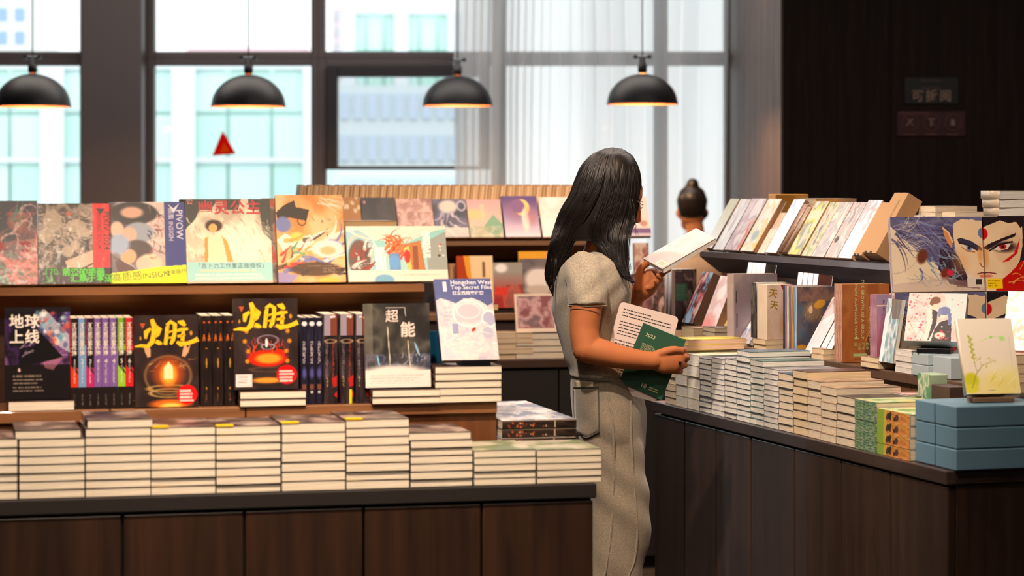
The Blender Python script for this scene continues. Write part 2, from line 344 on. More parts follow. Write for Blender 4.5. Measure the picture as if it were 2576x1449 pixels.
def stack(fr, a0, a1, b0, z0, n, t, depth, cover, pg, where, group, cat='book', topart=None, jit=0.0022, yaw=0, name='paperback', noun='paperback', shift_top=0.0, hard=False, spineart=None, m_art=None, tops=None):
    """n books lying on each other, each a thing of its own; where names the pile"""
    w = a1 - a0 - 0.0017; proto = flat_proto(w, depth, t, cover, pg, topart, hard=hard, spineart=spineart, m_art=m_art); out = []
    for i in range(n):
        k = n - 1 - i; z = z0 + .0006 + k * (t + 0.0004); sh = shift_top if i == 0 else 0
        p = fr.P((a0 + a1) / 2 + random.uniform(-jit, jit) * .12 + sh, b0 + random.uniform(0, jit * 2), z)
        M = Matrix.Translation(p) @ Matrix.Rotation(fr.t + math.radians(yaw + random.uniform(-.15, .15)), 4, 'Z')
        o = proto if i == 0 else dup(proto)
        o.name = name; o.matrix_world = M; tag(o, '%s %s' % (noun, where) if n == 1 else '%s %s, %s' % (noun, fromtop(i, n), where), cat, group); out.append(o)
    return out
# ------------------------------------------------------------------ the room
def struct(o, label=None): o['kind'] = 'structure'; return o
WY = 15.0                                   # window wall
def WX(px): return (px - CX) * WY / F
def WZ(py): return EYE - (py - HY) * WY / F
CEIL = 3.6
floor_m = wood('floor_boards', (52, 40, 32), (84, 66, 52), 0.4, False, 2)
wall_dark = wood('dark_panelling', (30, 19, 16), (48, 33, 27), 0.6, True, 2.2, spec=.15)
wall_grey = wood('lit_grey_panelling', (70, 56, 52), (112, 94, 88), 0.6, True, 2.4)  # lighter grey puts the window light on the return wall into the colour
frame_m = mat('window_frame_grey', (98, 90, 92), 0.45, metal=0.2); noise_bump(frame_m, 8, 0.08)
frame_d = mat('window_frame_dark', (56, 54, 58), 0.4, metal=0.3)
plaster = mat('ceiling_plaster', (70, 64, 60), 0.8); noise_bump(plaster, 20, 0.1)
struct(MB().box(-8, 8, -3, 15.4, -0.1, 0).build('floor', floor_m))
struct(MB().box(-8, 8, -3, 15.4, CEIL, CEIL + 0.1).build('ceiling', plaster))
struct(MB().box(-8.1, -8, -3, 15.4, 0, CEIL).build('wall_left', plaster))
struct(MB().box(8, 8.1, -3, 15.4, 0, CEIL).build('wall_right', wall_dark))
struct(MB().box(-8, 8, -3.1, -3, 0, CEIL).build('wall_front', plaster))
XC = WX(1840)                               # corner where the curtain ends
# window wall: sill wall, head wall, pillar
struct(MB().box(-8, XC, WY, WY + 0.25, 0, 0.55).build('wall_back', plaster))
struct(MB().box(-8, XC + 0.3, WY, WY + 0.25, 3.25, CEIL).build('wall_back_head', plaster))
b = MB()
b.box(WX(218), WX(370), WY - 0.22, WY + 0.2, 0.55, 3.25, 0.01)
b.box(WX(218) - 2.1, WX(218) - 1.75, WY - 0.22, WY + 0.2, 0.55, 3.25, 0.01)
struct(b.build('trim_1', frame_m))          # boxed steel pillars between the windows
# right: return wall and the dark panelled wall that faces the room
yR = XC * F / (1970 - CX)
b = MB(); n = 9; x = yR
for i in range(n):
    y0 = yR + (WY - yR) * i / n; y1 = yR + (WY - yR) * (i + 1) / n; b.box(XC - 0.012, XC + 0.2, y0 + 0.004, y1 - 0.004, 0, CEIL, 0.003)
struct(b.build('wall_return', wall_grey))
b = MB(); xx = XC
seams = [XC, 1.63, 1.90, 2.14, 2.43, 2.69, 2.92, 3.21, 3.5, 3.8, 4.1, 4.5, 5.0, 5.6, 6.4, 7.2, 8.0]
for x0, x1 in zip(seams, seams[1:]): b.box(x0 + 0.0008, x1 - 0.0008, yR - 0.002, yR + 0.2, 0, CEIL, 0.001)
struct(b.build('wall_right_front', wall_dark))
# windows: frames (each its own object) with glass
gl = mat('window_glass', (235, 245, 245), 0.02); g = gl.node_tree.nodes['Principled BSDF']; 
tr = nd(gl, 'ShaderNodeBsdfTransparent'); gs = nd(gl, 'ShaderNodeBsdfGlossy'); mx = nd(gl, 'ShaderNodeMixShader'); fr_ = nd(gl, 'ShaderNodeFresnel'); fr_.inputs[0].default_value = 1.3
tr.inputs[0].default_value = (0.96, 0.985, 0.98, 1); gs.inputs['Roughness'].default_value = 0.03
lk(gl, fr_.outputs[0], mx.inputs[0]); lk(gl, tr.outputs[0], mx.inputs[1]); lk(gl, gs.outputs[0], mx.inputs[2]); lk(gl, mx.outputs[0], gl.node_tree.nodes['Material Output'].inputs[0])
def window(n, x0, x1, z0, z1, fw=0.03, parts=True):
    r = empty('window_%d' % n, None, None, Matrix.Translation(((x0 + x1) / 2, WY + 0.05, z0)), kind='structure')
    w_ = (x1 - x0) / 2; h_ = z1 - z0; b = MB()
    b.box(-w_, -w_ + fw, -0.05, 0.05, 0, h_, 0.004).box(w_ - fw, w_, -0.05, 0.05, 0, h_, 0.004).box(-w_ + fw, w_ - fw, -0.05, 0.05, 0, fw, 0.004).box(-w_ + fw, w_ - fw, -0.05, 0.05, h_ - fw, h_, 0.004)
    b.build('window_frame', frame_m, r); MB().box(-w_ + fw, w_ - fw, 0.0, 0.006, fw, h_ - fw).build('pane', gl, r)
    return r
zt = (WZ(167) + WZ(127)) / 2; ov = 0.043
cols = [(-8.0, WX(218) - 2.1), (WX(218) - 1.75, WX(218)), (WX(370), WX(800)), (WX(800), WX(1256)), (WX(1256), WX(1663)), (WX(1663), XC)]
k = 1
for x0, x1 in cols:
    window(k, x0, x1, zt, 3.25, 0.043); k += 1
    if x1 == cols[3][1]: continue
    window(k, x0, x1, 0.55, zt, 0.043); k += 1
# the bay with the top-hung sash: heavy dark frame over a fixed light
x0, x1 = cols[3]
r = empty('window_%d' % k, None, None, Matrix.Translation((x0, WY + 0.05, 0.55)), kind='structure'); W_ = x1 - x0; hh = zt - 0.55; zs = WZ(427) - 0.55
MB().box(0, 0.05, -0.05, 0.05, 0, hh, 0.004).box(W_ - 0.05, W_, -0.05, 0.05, 0, hh, 0.004).box(0.05, W_ - 0.05, -0.05, 0.05, hh - 0.045, hh, 0.004).box(0.05, W_ - 0.05, -0.05, 0.05, 0, 0.05, 0.004).build('window_frame', frame_m, r)
MB().box(0.055, 0.125, -0.12, 0.02, zs, hh - 0.05, 0.006).box(W_ - 0.125, W_ - 0.055, -0.12, 0.02, zs, hh - 0.05, 0.006).box(0.125, W_ - 0.125, -0.12, 0.02, hh - 0.115, hh - 0.05, 0.006).box(0.125, W_ - 0.125, -0.12, 0.02, zs, zs + 0.022, 0.004).build('sash', frame_d, r)
MB().box(0.125, W_ - 0.125, -0.05, -0.045, zs + 0.022, hh - 0.115).box(0.05, W_ - 0.05, 0, 0.005, 0.05, zs).build('pane', gl, r)
# fly screen in the opening sash: a wavering net
sm = mat('fly_screen', (150, 160, 175), 0.6); tr = nd(sm, 'ShaderNodeBsdfTransparent'); mx = nd(sm, 'ShaderNodeMixShader'); mx.inputs[0].default_value = 0.30
lk(sm, tr.outputs[0], mx.inputs[1]); lk(sm, sm.node_tree.nodes['Principled BSDF'].outputs[0], mx.inputs[2]); lk(sm, mx.outputs[0], sm.node_tree.nodes['Material Output'].inputs[0])
nx = 60; V = []; Q = []
for j in range(9):
    for i in range(nx + 1):
        x = 0.125 + (W_ - 0.25) * i / nx; z = zs + 0.022 + (hh - 0.137 - zs) * j / 8; V.append((x, -0.015 + 0.012 * math.sin(i * 1.35 + 1.1 * math.sin(j * .9)), z))
for j in range(8):
    for i in range(nx): a = j * (nx + 1) + i; Q.append((a, a + 1, a + nx + 2, a + nx + 1))
mesh_obj('fly_screen', V, Q, sm, r, True)
# ------------------------------------------------------------------ curtain
cm = bpy.data.materials.new('sheer_curtain'); cm.use_nodes = True; t = cm.node_tree; t.nodes.remove(t.nodes['Principled BSDF'])
d = nd(cm, 'ShaderNodeBsdfDiffuse'); d.inputs[0].default_value = L4((240, 240, 240)); tl = nd(cm, 'ShaderNodeBsdfTranslucent'); tl.inputs[0].default_value = L4((248, 250, 253)); tr = nd(cm, 'ShaderNodeBsdfTransparent')
m1 = nd(cm, 'ShaderNodeMixShader'); m1.inputs[0].default_value = 0.6; m2 = nd(cm, 'ShaderNodeMixShader'); lw = nd(cm, 'ShaderNodeLayerWeight'); lw.inputs[0].default_value = .5; mr = nd(cm, 'ShaderNodeMapRange'); mr.inputs[3].default_value = .52; mr.inputs[4].default_value = .97; lk(cm, lw.outputs['Facing'], mr.inputs[0]); lk(cm, mr.outputs[0], m2.inputs[0])
lk(cm, d.outputs[0], m1.inputs[1]); lk(cm, tl.outputs[0], m1.inputs[2]); lk(cm, m1.outputs[0], m2.inputs[2]); lk(cm, tr.outputs[0], m2.inputs[1]); lk(cm, m2.outputs[0], t.nodes['Material Output'].inputs[0])
def curtain(x0, x1, y, label, seed, full=2.0):
    rs = random.Random(seed); n = int((x1 - x0) / 0.009); V = []; Q = []; ph = 0; phs = []; amps = []
    for i in range(n + 1): phs.append(ph); ph += 0.009 * 2 * math.pi / (0.11 + 0.06 * math.sin(i * .023 + seed) + .03 * math.sin(i * .009)) * full * .5; amps.append(0.034 + 0.024 * math.sin(i * .043 + seed * 2) + 0.01 * math.sin(i * .11))
    zs_ = [0.06, 0.9, 1.5, 2.1, 2.6, 3.0, 3.3]
    for j, z in enumerate(zs_):
        for i in range(n + 1):
            x = x0 + (x1 - x0) * i / n + 0.010 * math.sin(z * 2.2 + i * .05); V.append((x + 0.018 * math.sin(phs[i] * 2) * .6, y + amps[i] * math.sin(phs[i] + 0.25 * math.sin(z * 1.7)) , z))
    for j in range(len(zs_) - 1):
        for i in range(n): a = j * (n + 1) + i; Q.append((a, a + 1, a + n + 2, a + n + 1))
    r = empty('curtain', label, 'curtain', Matrix.Translation((0, 0, 0)), 'sheer curtains at the windows')
    mesh_obj('curtain_panel', V, Q, cm, r, True); MB().cyl((x0, y, 3.33), (x1, y, 3.33), 0.014).build('curtain_track', frame_d, r)
curtain(WX(1148), WX(1262), 14.62, 'gathered sheer white curtain behind the third hanging lamp, drawn to one side', 3, 2.4)
curtain(WX(1240), XC - 0.05, 14.70, 'wide sheer white curtain covering the windows beside the grey boarded wall', 5, 1.7)
# ------------------------------------------------------------------ outside
def outside(name, label, px0, px1, py0, py1, D, wall_c, band=None, nf=8, nb=6, zb=-12, cols=None, net=None, dep=6):
    s = D / F; x0 = (px0 - CX) * s; x1 = (px1 - CX) * s; zt_ = EYE - (py0 - HY) * s; zb_ = EYE - (py1 - HY) * s if py1 else zb
    r = empty(name, label, 'building', Matrix.Translation(((x0 + x1) / 2, D, zb_))); w_ = (x1 - x0) / 2; h_ = zt_ - zb_
    MB().box(-w_, w_, 0, dep, 0, h_).build('wall', mat('facade_%d_%d_%d' % wall_c, wall_c, 0.9), r)
    if band:
        b = MB()
        for i in range(nf):
            for j in range(nb):
                cx = -w_ + 2 * w_ * (j + .5) / nb; cz = h_ * (i + .5) / nf; b.box(cx - w_ / nb * .62, cx + w_ / nb * .62, -0.05, 0.02, cz - h_ / nf * .3, cz + h_ / nf * .3)
        b.build('window_row', mat('glazing_%d_%d_%d' % band, band, 0.3), r)
    if net:
        b = MB()
        for i in range(0, nf + 1, 2): b.box(-w_, w_, -0.72, -0.64, h_ * i / nf - .04, h_ * i / nf + .04)
        for j in range(0, nb + 1, 3): b.box(-w_ + 2 * w_ * j / nb - .22, -w_ + 2 * w_ * j / nb + .22, -0.8, -0.7, 0, h_)
        b.build('scaffold', mat('scaffold_poles', (222, 226, 232), 0.6), r)
        for q in range(3):
            nm = mat('safety_net_%d' % q, net[q], 0.9)
            b = MB()
            for i in range(nf):
                for j in range(nb):
                    if (i * 7 + j * 5) % 3 == q: b.box(-w_ + 2 * w_ * j / nb + .03, -w_ + 2 * w_ * (j + 1) / nb - .03, -0.62, -0.58, h_ * i / nf + .03, h_ * (i + 1) / nf - .03)
            b.build('safety_net', nm, r)
    return r
G = [(194, 226, 218), (186, 222, 212), (202, 230, 226)]
outside('scaffolded_building', 'pale green netted building under scaffold behind the left windows', -500, 800, 172, None, 46, (216, 238, 234), nf=18, nb=12, net=G)
outside('apartment_tower', 'white tower with a blue window strip beyond the far left pane', -60, 72, -400, 124, 90, (240, 240, 238), (150, 175, 205), 9, 3)
outside('scaffolded_building', 'green netted block seen through the high pane beside the third lamp', 880, 1145, 36, None, 75, (176, 214, 206), nf=16, nb=6, net=[(176, 216, 208), (160, 200, 205), (205, 215, 225)])
outside('office_block', 'blue glazed block behind the dark framed sash', 850, 1160, 215, None, 40, (206, 216, 220), (190, 204, 222), 22, 9)
outside('apartment_block', 'grey pink block beyond the high pane, left of the netted block', 835, 940, 20, None, 110, (216, 200, 206), (190, 190, 200), 30, 5)
outside('apartment_block', 'low brick roofed houses on the skyline past the second lamp', 470, 770, 118, None, 130, (222, 190, 196), (205, 205, 215), 12, 14)
MB().box(-150, 150, 16, 300, -12.2, -12).build('ground', mat('ground_outside', (190, 190, 186), 0.9))['kind'] = 'structure'
# ------------------------------------------------------------------ on the walls and the glass
def wall_sign():
    s = yR / F; P_ = lambda px, py: ((px - CX) * s, yR - 0.003, EYE - (py - HY) * s)
    x0, _, z1 = P_(2275, 195); x1, _, z0 = P_(2410, 262); w_ = x1 - x0; h_ = z1 - z0
    r = empty('wall_sign', 'small dark sign with pale characters high on the dark panelled wall', 'sign', Matrix.Translation(((x0 + x1) / 2, yR - 0.003, z0)))
    MB().box(-w_ / 2, w_ / 2, -0.008, 0, 0, h_, 0.002).build('sign_plate', mat('sign_plate_dark', (20, 11, 13), 0.4), r)
    T = lambda u, v: Matrix.Translation((-w_ / 2 + u * w_, -0.0095, h_ * (1 - v))) @ RX90
    lettering(r, '可拆阅', 0.062, (150, 124, 108), T(.5, .72), off=0.02, spacing=1.25)
    b = MB(); rq = random.Random(2)
    for v_, n_ in ((.12, 9), (.40, 11)):
        for q in range(n_): b.box(-.05 + q * .1 / n_, -.05 + q * .1 / n_ + .006, -.0105, -.008, h_ * (1 - v_) - .007, h_ * (1 - v_) + rq.uniform(.002, .008))
    b.build('small_print', mat('ink_84_58_54', (84, 58, 54), .5), r)
    x0, _, z1 = P_(2255, 280); x1, _, z0 = P_(2429, 344); w_ = x1 - x0; h_ = z1 - z0
    r = empty('wall_sign', 'wide maroon sign with three round prohibition symbols below the dark sign', 'sign', Matrix.Translation(((x0 + x1) / 2, yR - 0.003, z0)))
    MB().box(-w_ / 2, w_ / 2, -0.008, 0, 0, h_, 0.004).build('sign_plate', mat('sign_plate_maroon', (62, 22, 26), 0.4), r)
    b = MB(); pk = mat('sign_print_pink', (110, 62, 60), 0.5); T = lambda u, v: Matrix.Translation((-w_ / 2 + u * w_, -0.0095, h_ * (1 - v))) @ RX90
    for i in range(3):
        cx = -w_ / 2 + w_ * (0.19 + .31 * i); cz = h_ * .56; R_ = 0.041
        for k in range(28):
            a0 = 2 * math.pi * k / 28; a1 = 2 * math.pi * (k + 1) / 28; b.cyl((cx + R_ * math.cos(a0), -0.010, cz + R_ * math.sin(a0)), (cx + R_ * math.cos(a1), -0.010, cz + R_ * math.sin(a1)), 0.0032, n=6)
        b.cyl((cx - R_ * .7, -0.011, cz + R_ * .7), (cx + R_ * .7, -0.011, cz - R_ * .7), 0.003, n=6)
    b.build('prohibition_ring', pk, r); pp = mat('sign_print_pale', (140, 104, 98), 0.5)
    for i in range(3):
        b = MB(); cx = -w_ / 2 + w_ * (0.19 + .31 * i); cz = h_ * .56
        if i == 0: b.cyl((cx - .018, -0.0105, cz - .018), (cx + .016, -0.0105, cz + .02), 0.006, n=8).cyl((cx + .014, -0.0105, cz - .016), (cx - .01, -0.0105, cz + .02), 0.005, n=8)
        if i == 1: b.cyl((cx, -0.0105, cz - .02), (cx, -0.0105, cz + .012), 0.009, n=8).cyl((cx - .018, -0.0105, cz + .016), (cx + .018, -0.0105, cz + .016), 0.006, n=8)
        if i == 2: b.cyl((cx, -0.0105, cz - .018), (cx, -0.0105, cz + .016), 0.016, 0.012, n=12)
        b.build('pictogram', pp, r)
    rq = random.Random(4)
    for cx_, v_, n_ in ((.19, .9, 5), (.5, .9, 5), (.81, .9, 5), (.25, .07, 12)):
        b = MB()
        for q in range(n_): b.box(-w_ / 2 + cx_ * w_ - n_ * .006 + q * .012, -w_ / 2 + cx_ * w_ - n_ * .006 + q * .012 + .009, -.0105, -.008, h_ * (1 - v_) - .006, h_ * (1 - v_) + rq.uniform(.002, .006))
        b.build('small_print', pk, r)
wall_sign()
def stk(n_, c):
    m = mat(n_, c, .4); t_ = nd(m, 'ShaderNodeBsdfTranslucent'); t_.inputs[0].default_value = L4(c); x_ = nd(m, 'ShaderNodeMixShader'); x_.inputs[0].default_value = .8
    lk(m, m.node_tree.nodes['Principled BSDF'].outputs[0], x_.inputs[1]); lk(m, t_.outputs[0], x_.inputs[2]); lk(m, x_.outputs[0], m.node_tree.nodes['Material Output'].inputs[0]); return m
r = empty('warning_sticker', 'red and orange triangular warning sticker on the large left window pane', 'sticker', Matrix.Translation((WX(563), WY + 0.040, WZ(392))))
MB().prism([(-0.078, 0, 0), (0.072, 0, 0.012), (-0.012, 0, 0.158)], (0, 0.002, 0)).build('sticker_sheet', stk('sticker_red', (240, 24, 8)), r)
MB().prism([(-0.03, -0.001, 0.022), (0.03, -0.001, 0.026), (-0.002, -0.001, 0.085)], (0, 0.0008, 0)).build('sticker_symbol', stk('sticker_orange', (255, 150, 10)), r)
# ------------------------------------------------------------------ hanging lamps
black = mat('lamp_black', (18, 21, 27), 0.5); inner = mat('lamp_inner_gold', (140, 76, 34), 0.6)
bulb = mat('lamp_bulb', (255, 190, 110), 0.3, emit=(255, 176, 96), es=8)
def lamp(px, D, rimpy, rad, label):
    x = (px - CX) * D / F; z = EYE - (rimpy - HY) * D / F
    r = empty('pendant_lamp', label, 'lamp', Matrix.Translation((x, D, z)), 'black dome lamps hung in a row')
    R_ = rad; H_ = rad * 0.86
    pr = [(R_ * math.cos(t_), H_ * math.sin(t_)) for t_ in [math.pi / 2 * i / 14 for i in range(14)]] + [(0.02, H_)]
    MB().lathe(pr, n=48).build('lamp_shade', black, r, True)
    MB().lathe([(a_ * 0.975, b_ * 0.975) for a_, b_ in pr] , n=48).build('shade_lining', inner, r, True)
    MB().lathe([(R_ * .975, 0), (R_ * 1.01, -0.002), (R_ * 1.01, 0.006), (R_, 0.008)], n=48).build('rim', black, r, True)
    MB().lathe([(0.0, H_ + .085), (0.016, H_ + .085), (0.017, H_ + .05), (0.024, H_ + .048), (0.024, H_ + .012), (0.012, H_ - .002), (0, H_ - .002)], n=20).build('socket', black, r, True)
    b = MB(); b.cyl((-0.034, 0, H_ + .088), (0.034, 0, H_ + .088), 0.006); b.cyl((-0.036, 0, H_ + .078), (-0.036, 0, H_ + .098), 0.011).cyl((0.036, 0, H_ + .078), (0.036, 0, H_ + .098), 0.011); b.build('hook', mat('lamp_metal', (120, 124, 132), 0.3, metal=0.9), r)
    MB().cyl((0, 0, H_ + .09), (0, 0, CEIL - z), 0.0035, n=8).build('cord', black, r)
    MB().lathe([(0.0001, .055), (0.02, .065), (0.032, .095), (0.022, .125), (0.016, .16)], n=20).build('light_bulb', bulb, r, True)
    l = bpy.data.lights.new('bulb_glow', 'POINT'); l.energy = 30; l.color = (1.0, 0.58, 0.26); l.shadow_soft_size = 0.04
    o = bpy.data.objects.new('bulb_glow', l); place(o, r); o.location = (0, 0, 0.035)
for px, D, py, rad, lb in ((82, 12.6, 268, .198, 'black dome pendant lamp before the narrow pane, leftmost of the four'), (625, 12.6, 268, .193, 'black dome pendant lamp above the red triangular sticker'), (1151, 13.4, 266, .193, 'black dome pendant lamp in front of the dark framed sash and gathered curtain'), (1616, 12.6, 262, .184, 'black dome pendant lamp against the wide sheer curtain, right above the reader')):
    lamp(px, D, py, rad, lb)
# ------------------------------------------------------------------ left display unit
wd = wood('walnut_dark', (38, 24, 17), (62, 40, 27), 0.42, True, 2.2, coat=0.1); wh = wood('walnut_cap', (112, 72, 44), (156, 104, 64), 0.45, False, 2.5, coat=0.15)
wv = wood('walnut_panel', (88, 50, 24), (124, 74, 38), 0.5, True, 2.4); wdk = mat('recess_dark', (22, 14, 11), 0.7); bk = mat('black_steel', (30, 30, 34), 0.35, metal=0.6)
Z0, Z1, Z2 = 0.842, 1.010, 1.284
LF = Frame(1497, 5.53, 13.5)
def display(fr, a0, a1, seams, riser_a0, riser_a1, shelf_a0, shelf_a1, label, mt, bR=0.27, bS=0.42, name='book_display', dep=1.5, end='R', rseams=(), sseams=(), shelf_m=None, ridge=1.40, zs=1.284):
    r = empty(name, label, 'display table', fr.base())
    MB().box(a0, a1 - 0.004, 0.03, dep, 0.0, Z0 - 0.032).build('base_cabinet', wdk, r)
    es = [a0] + list(seams) + [a1]
    for x0, x1 in zip(es, es[1:]): MB().box(x0 + 0.0025, x1 - 0.0025, 0.008, 0.03, 0.05, Z0 - 0.040, 0.003).build('front_panel', mt['front'], r)
    MB().box(a1 - 0.02, a1 - 0.001, 0.03, dep, 0.05, Z0 - 0.036, 0.002).build('end_panel', mt['front'], r)
    MB().box(a0, a1 + 0.004, 0, dep + 0.01, Z0 - 0.034, Z0, 0.003).build('counter_top', mt['top'], r)
    rs_ = [riser_a0] + list(rseams) + [riser_a1]
    for x0, x1 in zip(rs_, rs_[1:]):
        MB().box(x0 + .001, x1 - .001, bR, bR + 0.02, Z0, Z1 - 0.028, 0.001).build('riser_panel', mt['riser'], r)
        MB().box(x0 + .0015, x1 - .0015, bR - 0.012, dep - .3, Z1 - 0.027, Z1, 0.002).build('riser_top', mt['cap'], r)
    MB().box(riser_a1 - 0.02, riser_a1, bR + .02, dep - .32, Z0, Z1 - 0.028).build('riser_side', mt['riser'], r)
    MB().box(shelf_a0 + .02, shelf_a1 - 0.02, bS + 0.075, bS + 0.095, Z1, zs - 0.02).build('back_panel', mt['back'], r)
    ss = [shelf_a0] + list(sseams) + [shelf_a1]
    for x0, x1 in zip(ss, ss[1:]):
        MB().prism([(x0 + .0015, bS, zs), (x0 + .0015, bS, zs - 0.018), (x0 + .0015, bS + 0.075, zs - 0.075), (x0 + .0015, bS + 0.09, zs - 0.075), (x0 + .0015, bS + 0.42, zs - 0.02), (x0 + .0015, bS + 0.42, zs)], (x1 - x0 - .003, 0, 0)).build('shelf', shelf_m or mt['cap'], r)
    MB().prism([(shelf_a0, bS + 0.10, zs), (shelf_a0, bS + 0.165, ridge), (shelf_a0, bS + 0.42, ridge), (shelf_a0, bS + 0.42, zs)], (shelf_a1 - shelf_a0, 0, 0)).build('sloped_backboard', mt['back'], r)
    return r
MT = dict(front=wd, top=wdk, riser=wv, cap=wh, back=wood('walnut_back', (46, 28, 20), (70, 44, 30), 0.5, False, 2.5))
sa = [LF.a(x, 0.008) for x in (-290, 10 - 0, 308, 615, 915, 1212)]
aR = LF.a(1252, 0.26); aS = LF.a(1069, 0.42)
display(LF, -2.6, 0.0, [sa[0], sa[2], sa[3], sa[4], sa[5]], -2.6, aR, -2.6, aS, 'dark walnut stepped book display table, the one nearest on the left', MT, rseams=[LF.a(277, .26), LF.a(618, .26)])
# --- paperbacks piled along the front edge: (left px, right px, count, top-face px row, thickness source)
creamL = PG_L; dark_cov = Art(.147, .21, (58, 44, 42), 120, 3).noise([(40, 30, 34), (90, 70, 66), (150, 130, 120)], 3)
yel = lambda a: a.rect(.0, .0, .2, .16, (236, 190, 30))
Lst = [(-122, 45, 7, 1106, 'cut off by the left edge of the front row'), (47, 214, 8, 1083, 'in the first full pile of the front row'), (214, 380, 9, 1056, 'in the tallest front row pile with shifted top book'),
       (379, 543, 8, 1075, 'in the front pile under the golden bowl cover'), (543, 707, 8, 1072, 'in the front pile right of the bowl cover book'), (708, 870, 7, 1064, 'in the thick-book front pile under the navy spines'),
       (870, 1031, 8, 1055, 'in the front pile left of the loose stepped pile'), (1032, 1190, 7, 1088, 'in the stepped front pile before the riser panel'), (1192, 1349, 5, 1133, 'in the second front pile from the table end'), (1350, 1508, 5, 1131, 'in the low end pile at the table corner')]
for i, (x0, x1, n, ty, lb) in enumerate(Lst):
    b0 = 0.012; a0 = LF.a(x0, b0); a1 = LF.a(x1, b0) + (0.006 if i == 9 else 0); zt_ = LF.z((x0 + x1) / 2, ty, b0); t_ = (zt_ - Z0) / n - 0.0004
    art = Art(a1 - a0, .205, (58, 44, 42), 130, 30 + i).noise([(60, 46, 48), (104, 84, 80), (170, 150, 140)], 3)
    if i in (3, 4, 5, 6): art.rect(.0, .88, .27, 1.0, (240, 190, 20))
    if i >= 8: art.noise([(120, 132, 96), (190, 186, 160), (210, 200, 186)], 3)
    st_ = stack(LF, a0, a1, b0, Z0, n, t_, .205, (34, 26, 26) if i < 8 else (96, 92, 70), creamL, lb, 'paperbacks piled along the front of the left display', topart=art, shift_top={1: -.008, 2: .004, 7: -.004}.get(i, 0), noun='cream paperback')
    if i in (3, 4, 5, 6): wq = a1 - a0; MB().box(-wq / 2 + .003, -wq / 2 + .040, -.0012, .03, t_ - .0005, t_ + .0022).build('yellow_tab', mat('tab_yellow', (244, 192, 16), .5), st_[0])
# --- dark spined hardbacks lying right of the riser
spn = Art(.29, .02, (40, 26, 24), 700, 8).noise([(30, 22, 22), (70, 46, 38), (120, 70, 46)], 14, 2, contrast=2).dots(26, [(210, 190, 150), (180, 80, 40)], (.006, .016))
aj0 = LF.a(1262, .235); zt_ = LF.z(1400, 1030, .24)
def lying(fr, label, a, b, z, w, d, t, cover, pg, topart=None, spineart=None, yaw=0, group=None, hard=False, name='book', front_spine=False):
    pr = flat_proto(w, d, t, cover, pg, topart, hard=hard, spineart=spineart); pr.name = name
    p = fr.P(a, b, z + .0006); pr.matrix_world = Matrix.Translation(p) @ Matrix.Rotation(fr.t + math.radians(yaw), 4, 'Z'); return tag(pr, label, 'book', group)
aJ0 = aR + .003; aJ1 = LF.a(1449, .232); aw = aJ1 - aJ0
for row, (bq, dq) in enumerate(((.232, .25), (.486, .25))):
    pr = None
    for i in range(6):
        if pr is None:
            pr = flat_proto(dq, aw, .0203, (40, 30, 30), PG_W, Art(dq, aw, (196, 200, 210), 200, 70 + row).noise([(120, 130, 160), (232, 236, 242), (190, 176, 180), (236, 238, 244)], 5, contrast=2), spineart=Art(aw, .0203, (34, 26, 26), 900, 9).noise([(28, 20, 20), (62, 44, 38)], 10, 2).dots(16, [(200, 180, 150), (190, 90, 50), (150, 60, 40)], (.008, .022), (.05, .2, .62, .8)).rect(.7, .1, .72, .9, (180, 160, 130)).rect(0, 0, 1, .12, (190, 170, 150), .7).rect(0, .9, 1, 1, (10, 8, 8)), m_art=PRF); o = pr  # white glare painted on the top, dark gap lines painted between spines
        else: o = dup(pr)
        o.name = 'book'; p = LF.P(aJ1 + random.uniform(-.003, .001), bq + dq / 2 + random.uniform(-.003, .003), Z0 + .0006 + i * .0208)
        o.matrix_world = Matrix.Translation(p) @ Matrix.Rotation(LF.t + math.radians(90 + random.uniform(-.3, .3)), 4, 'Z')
        tag(o, 'black spined wrapped art book, %s, in the %s pile beside the riser end' % (fromtop(5 - i, 6), ('nearer', 'rear')[row]), 'book', ('nearer', 'rear')[row] + ' pile of wrapped art books at the riser end')
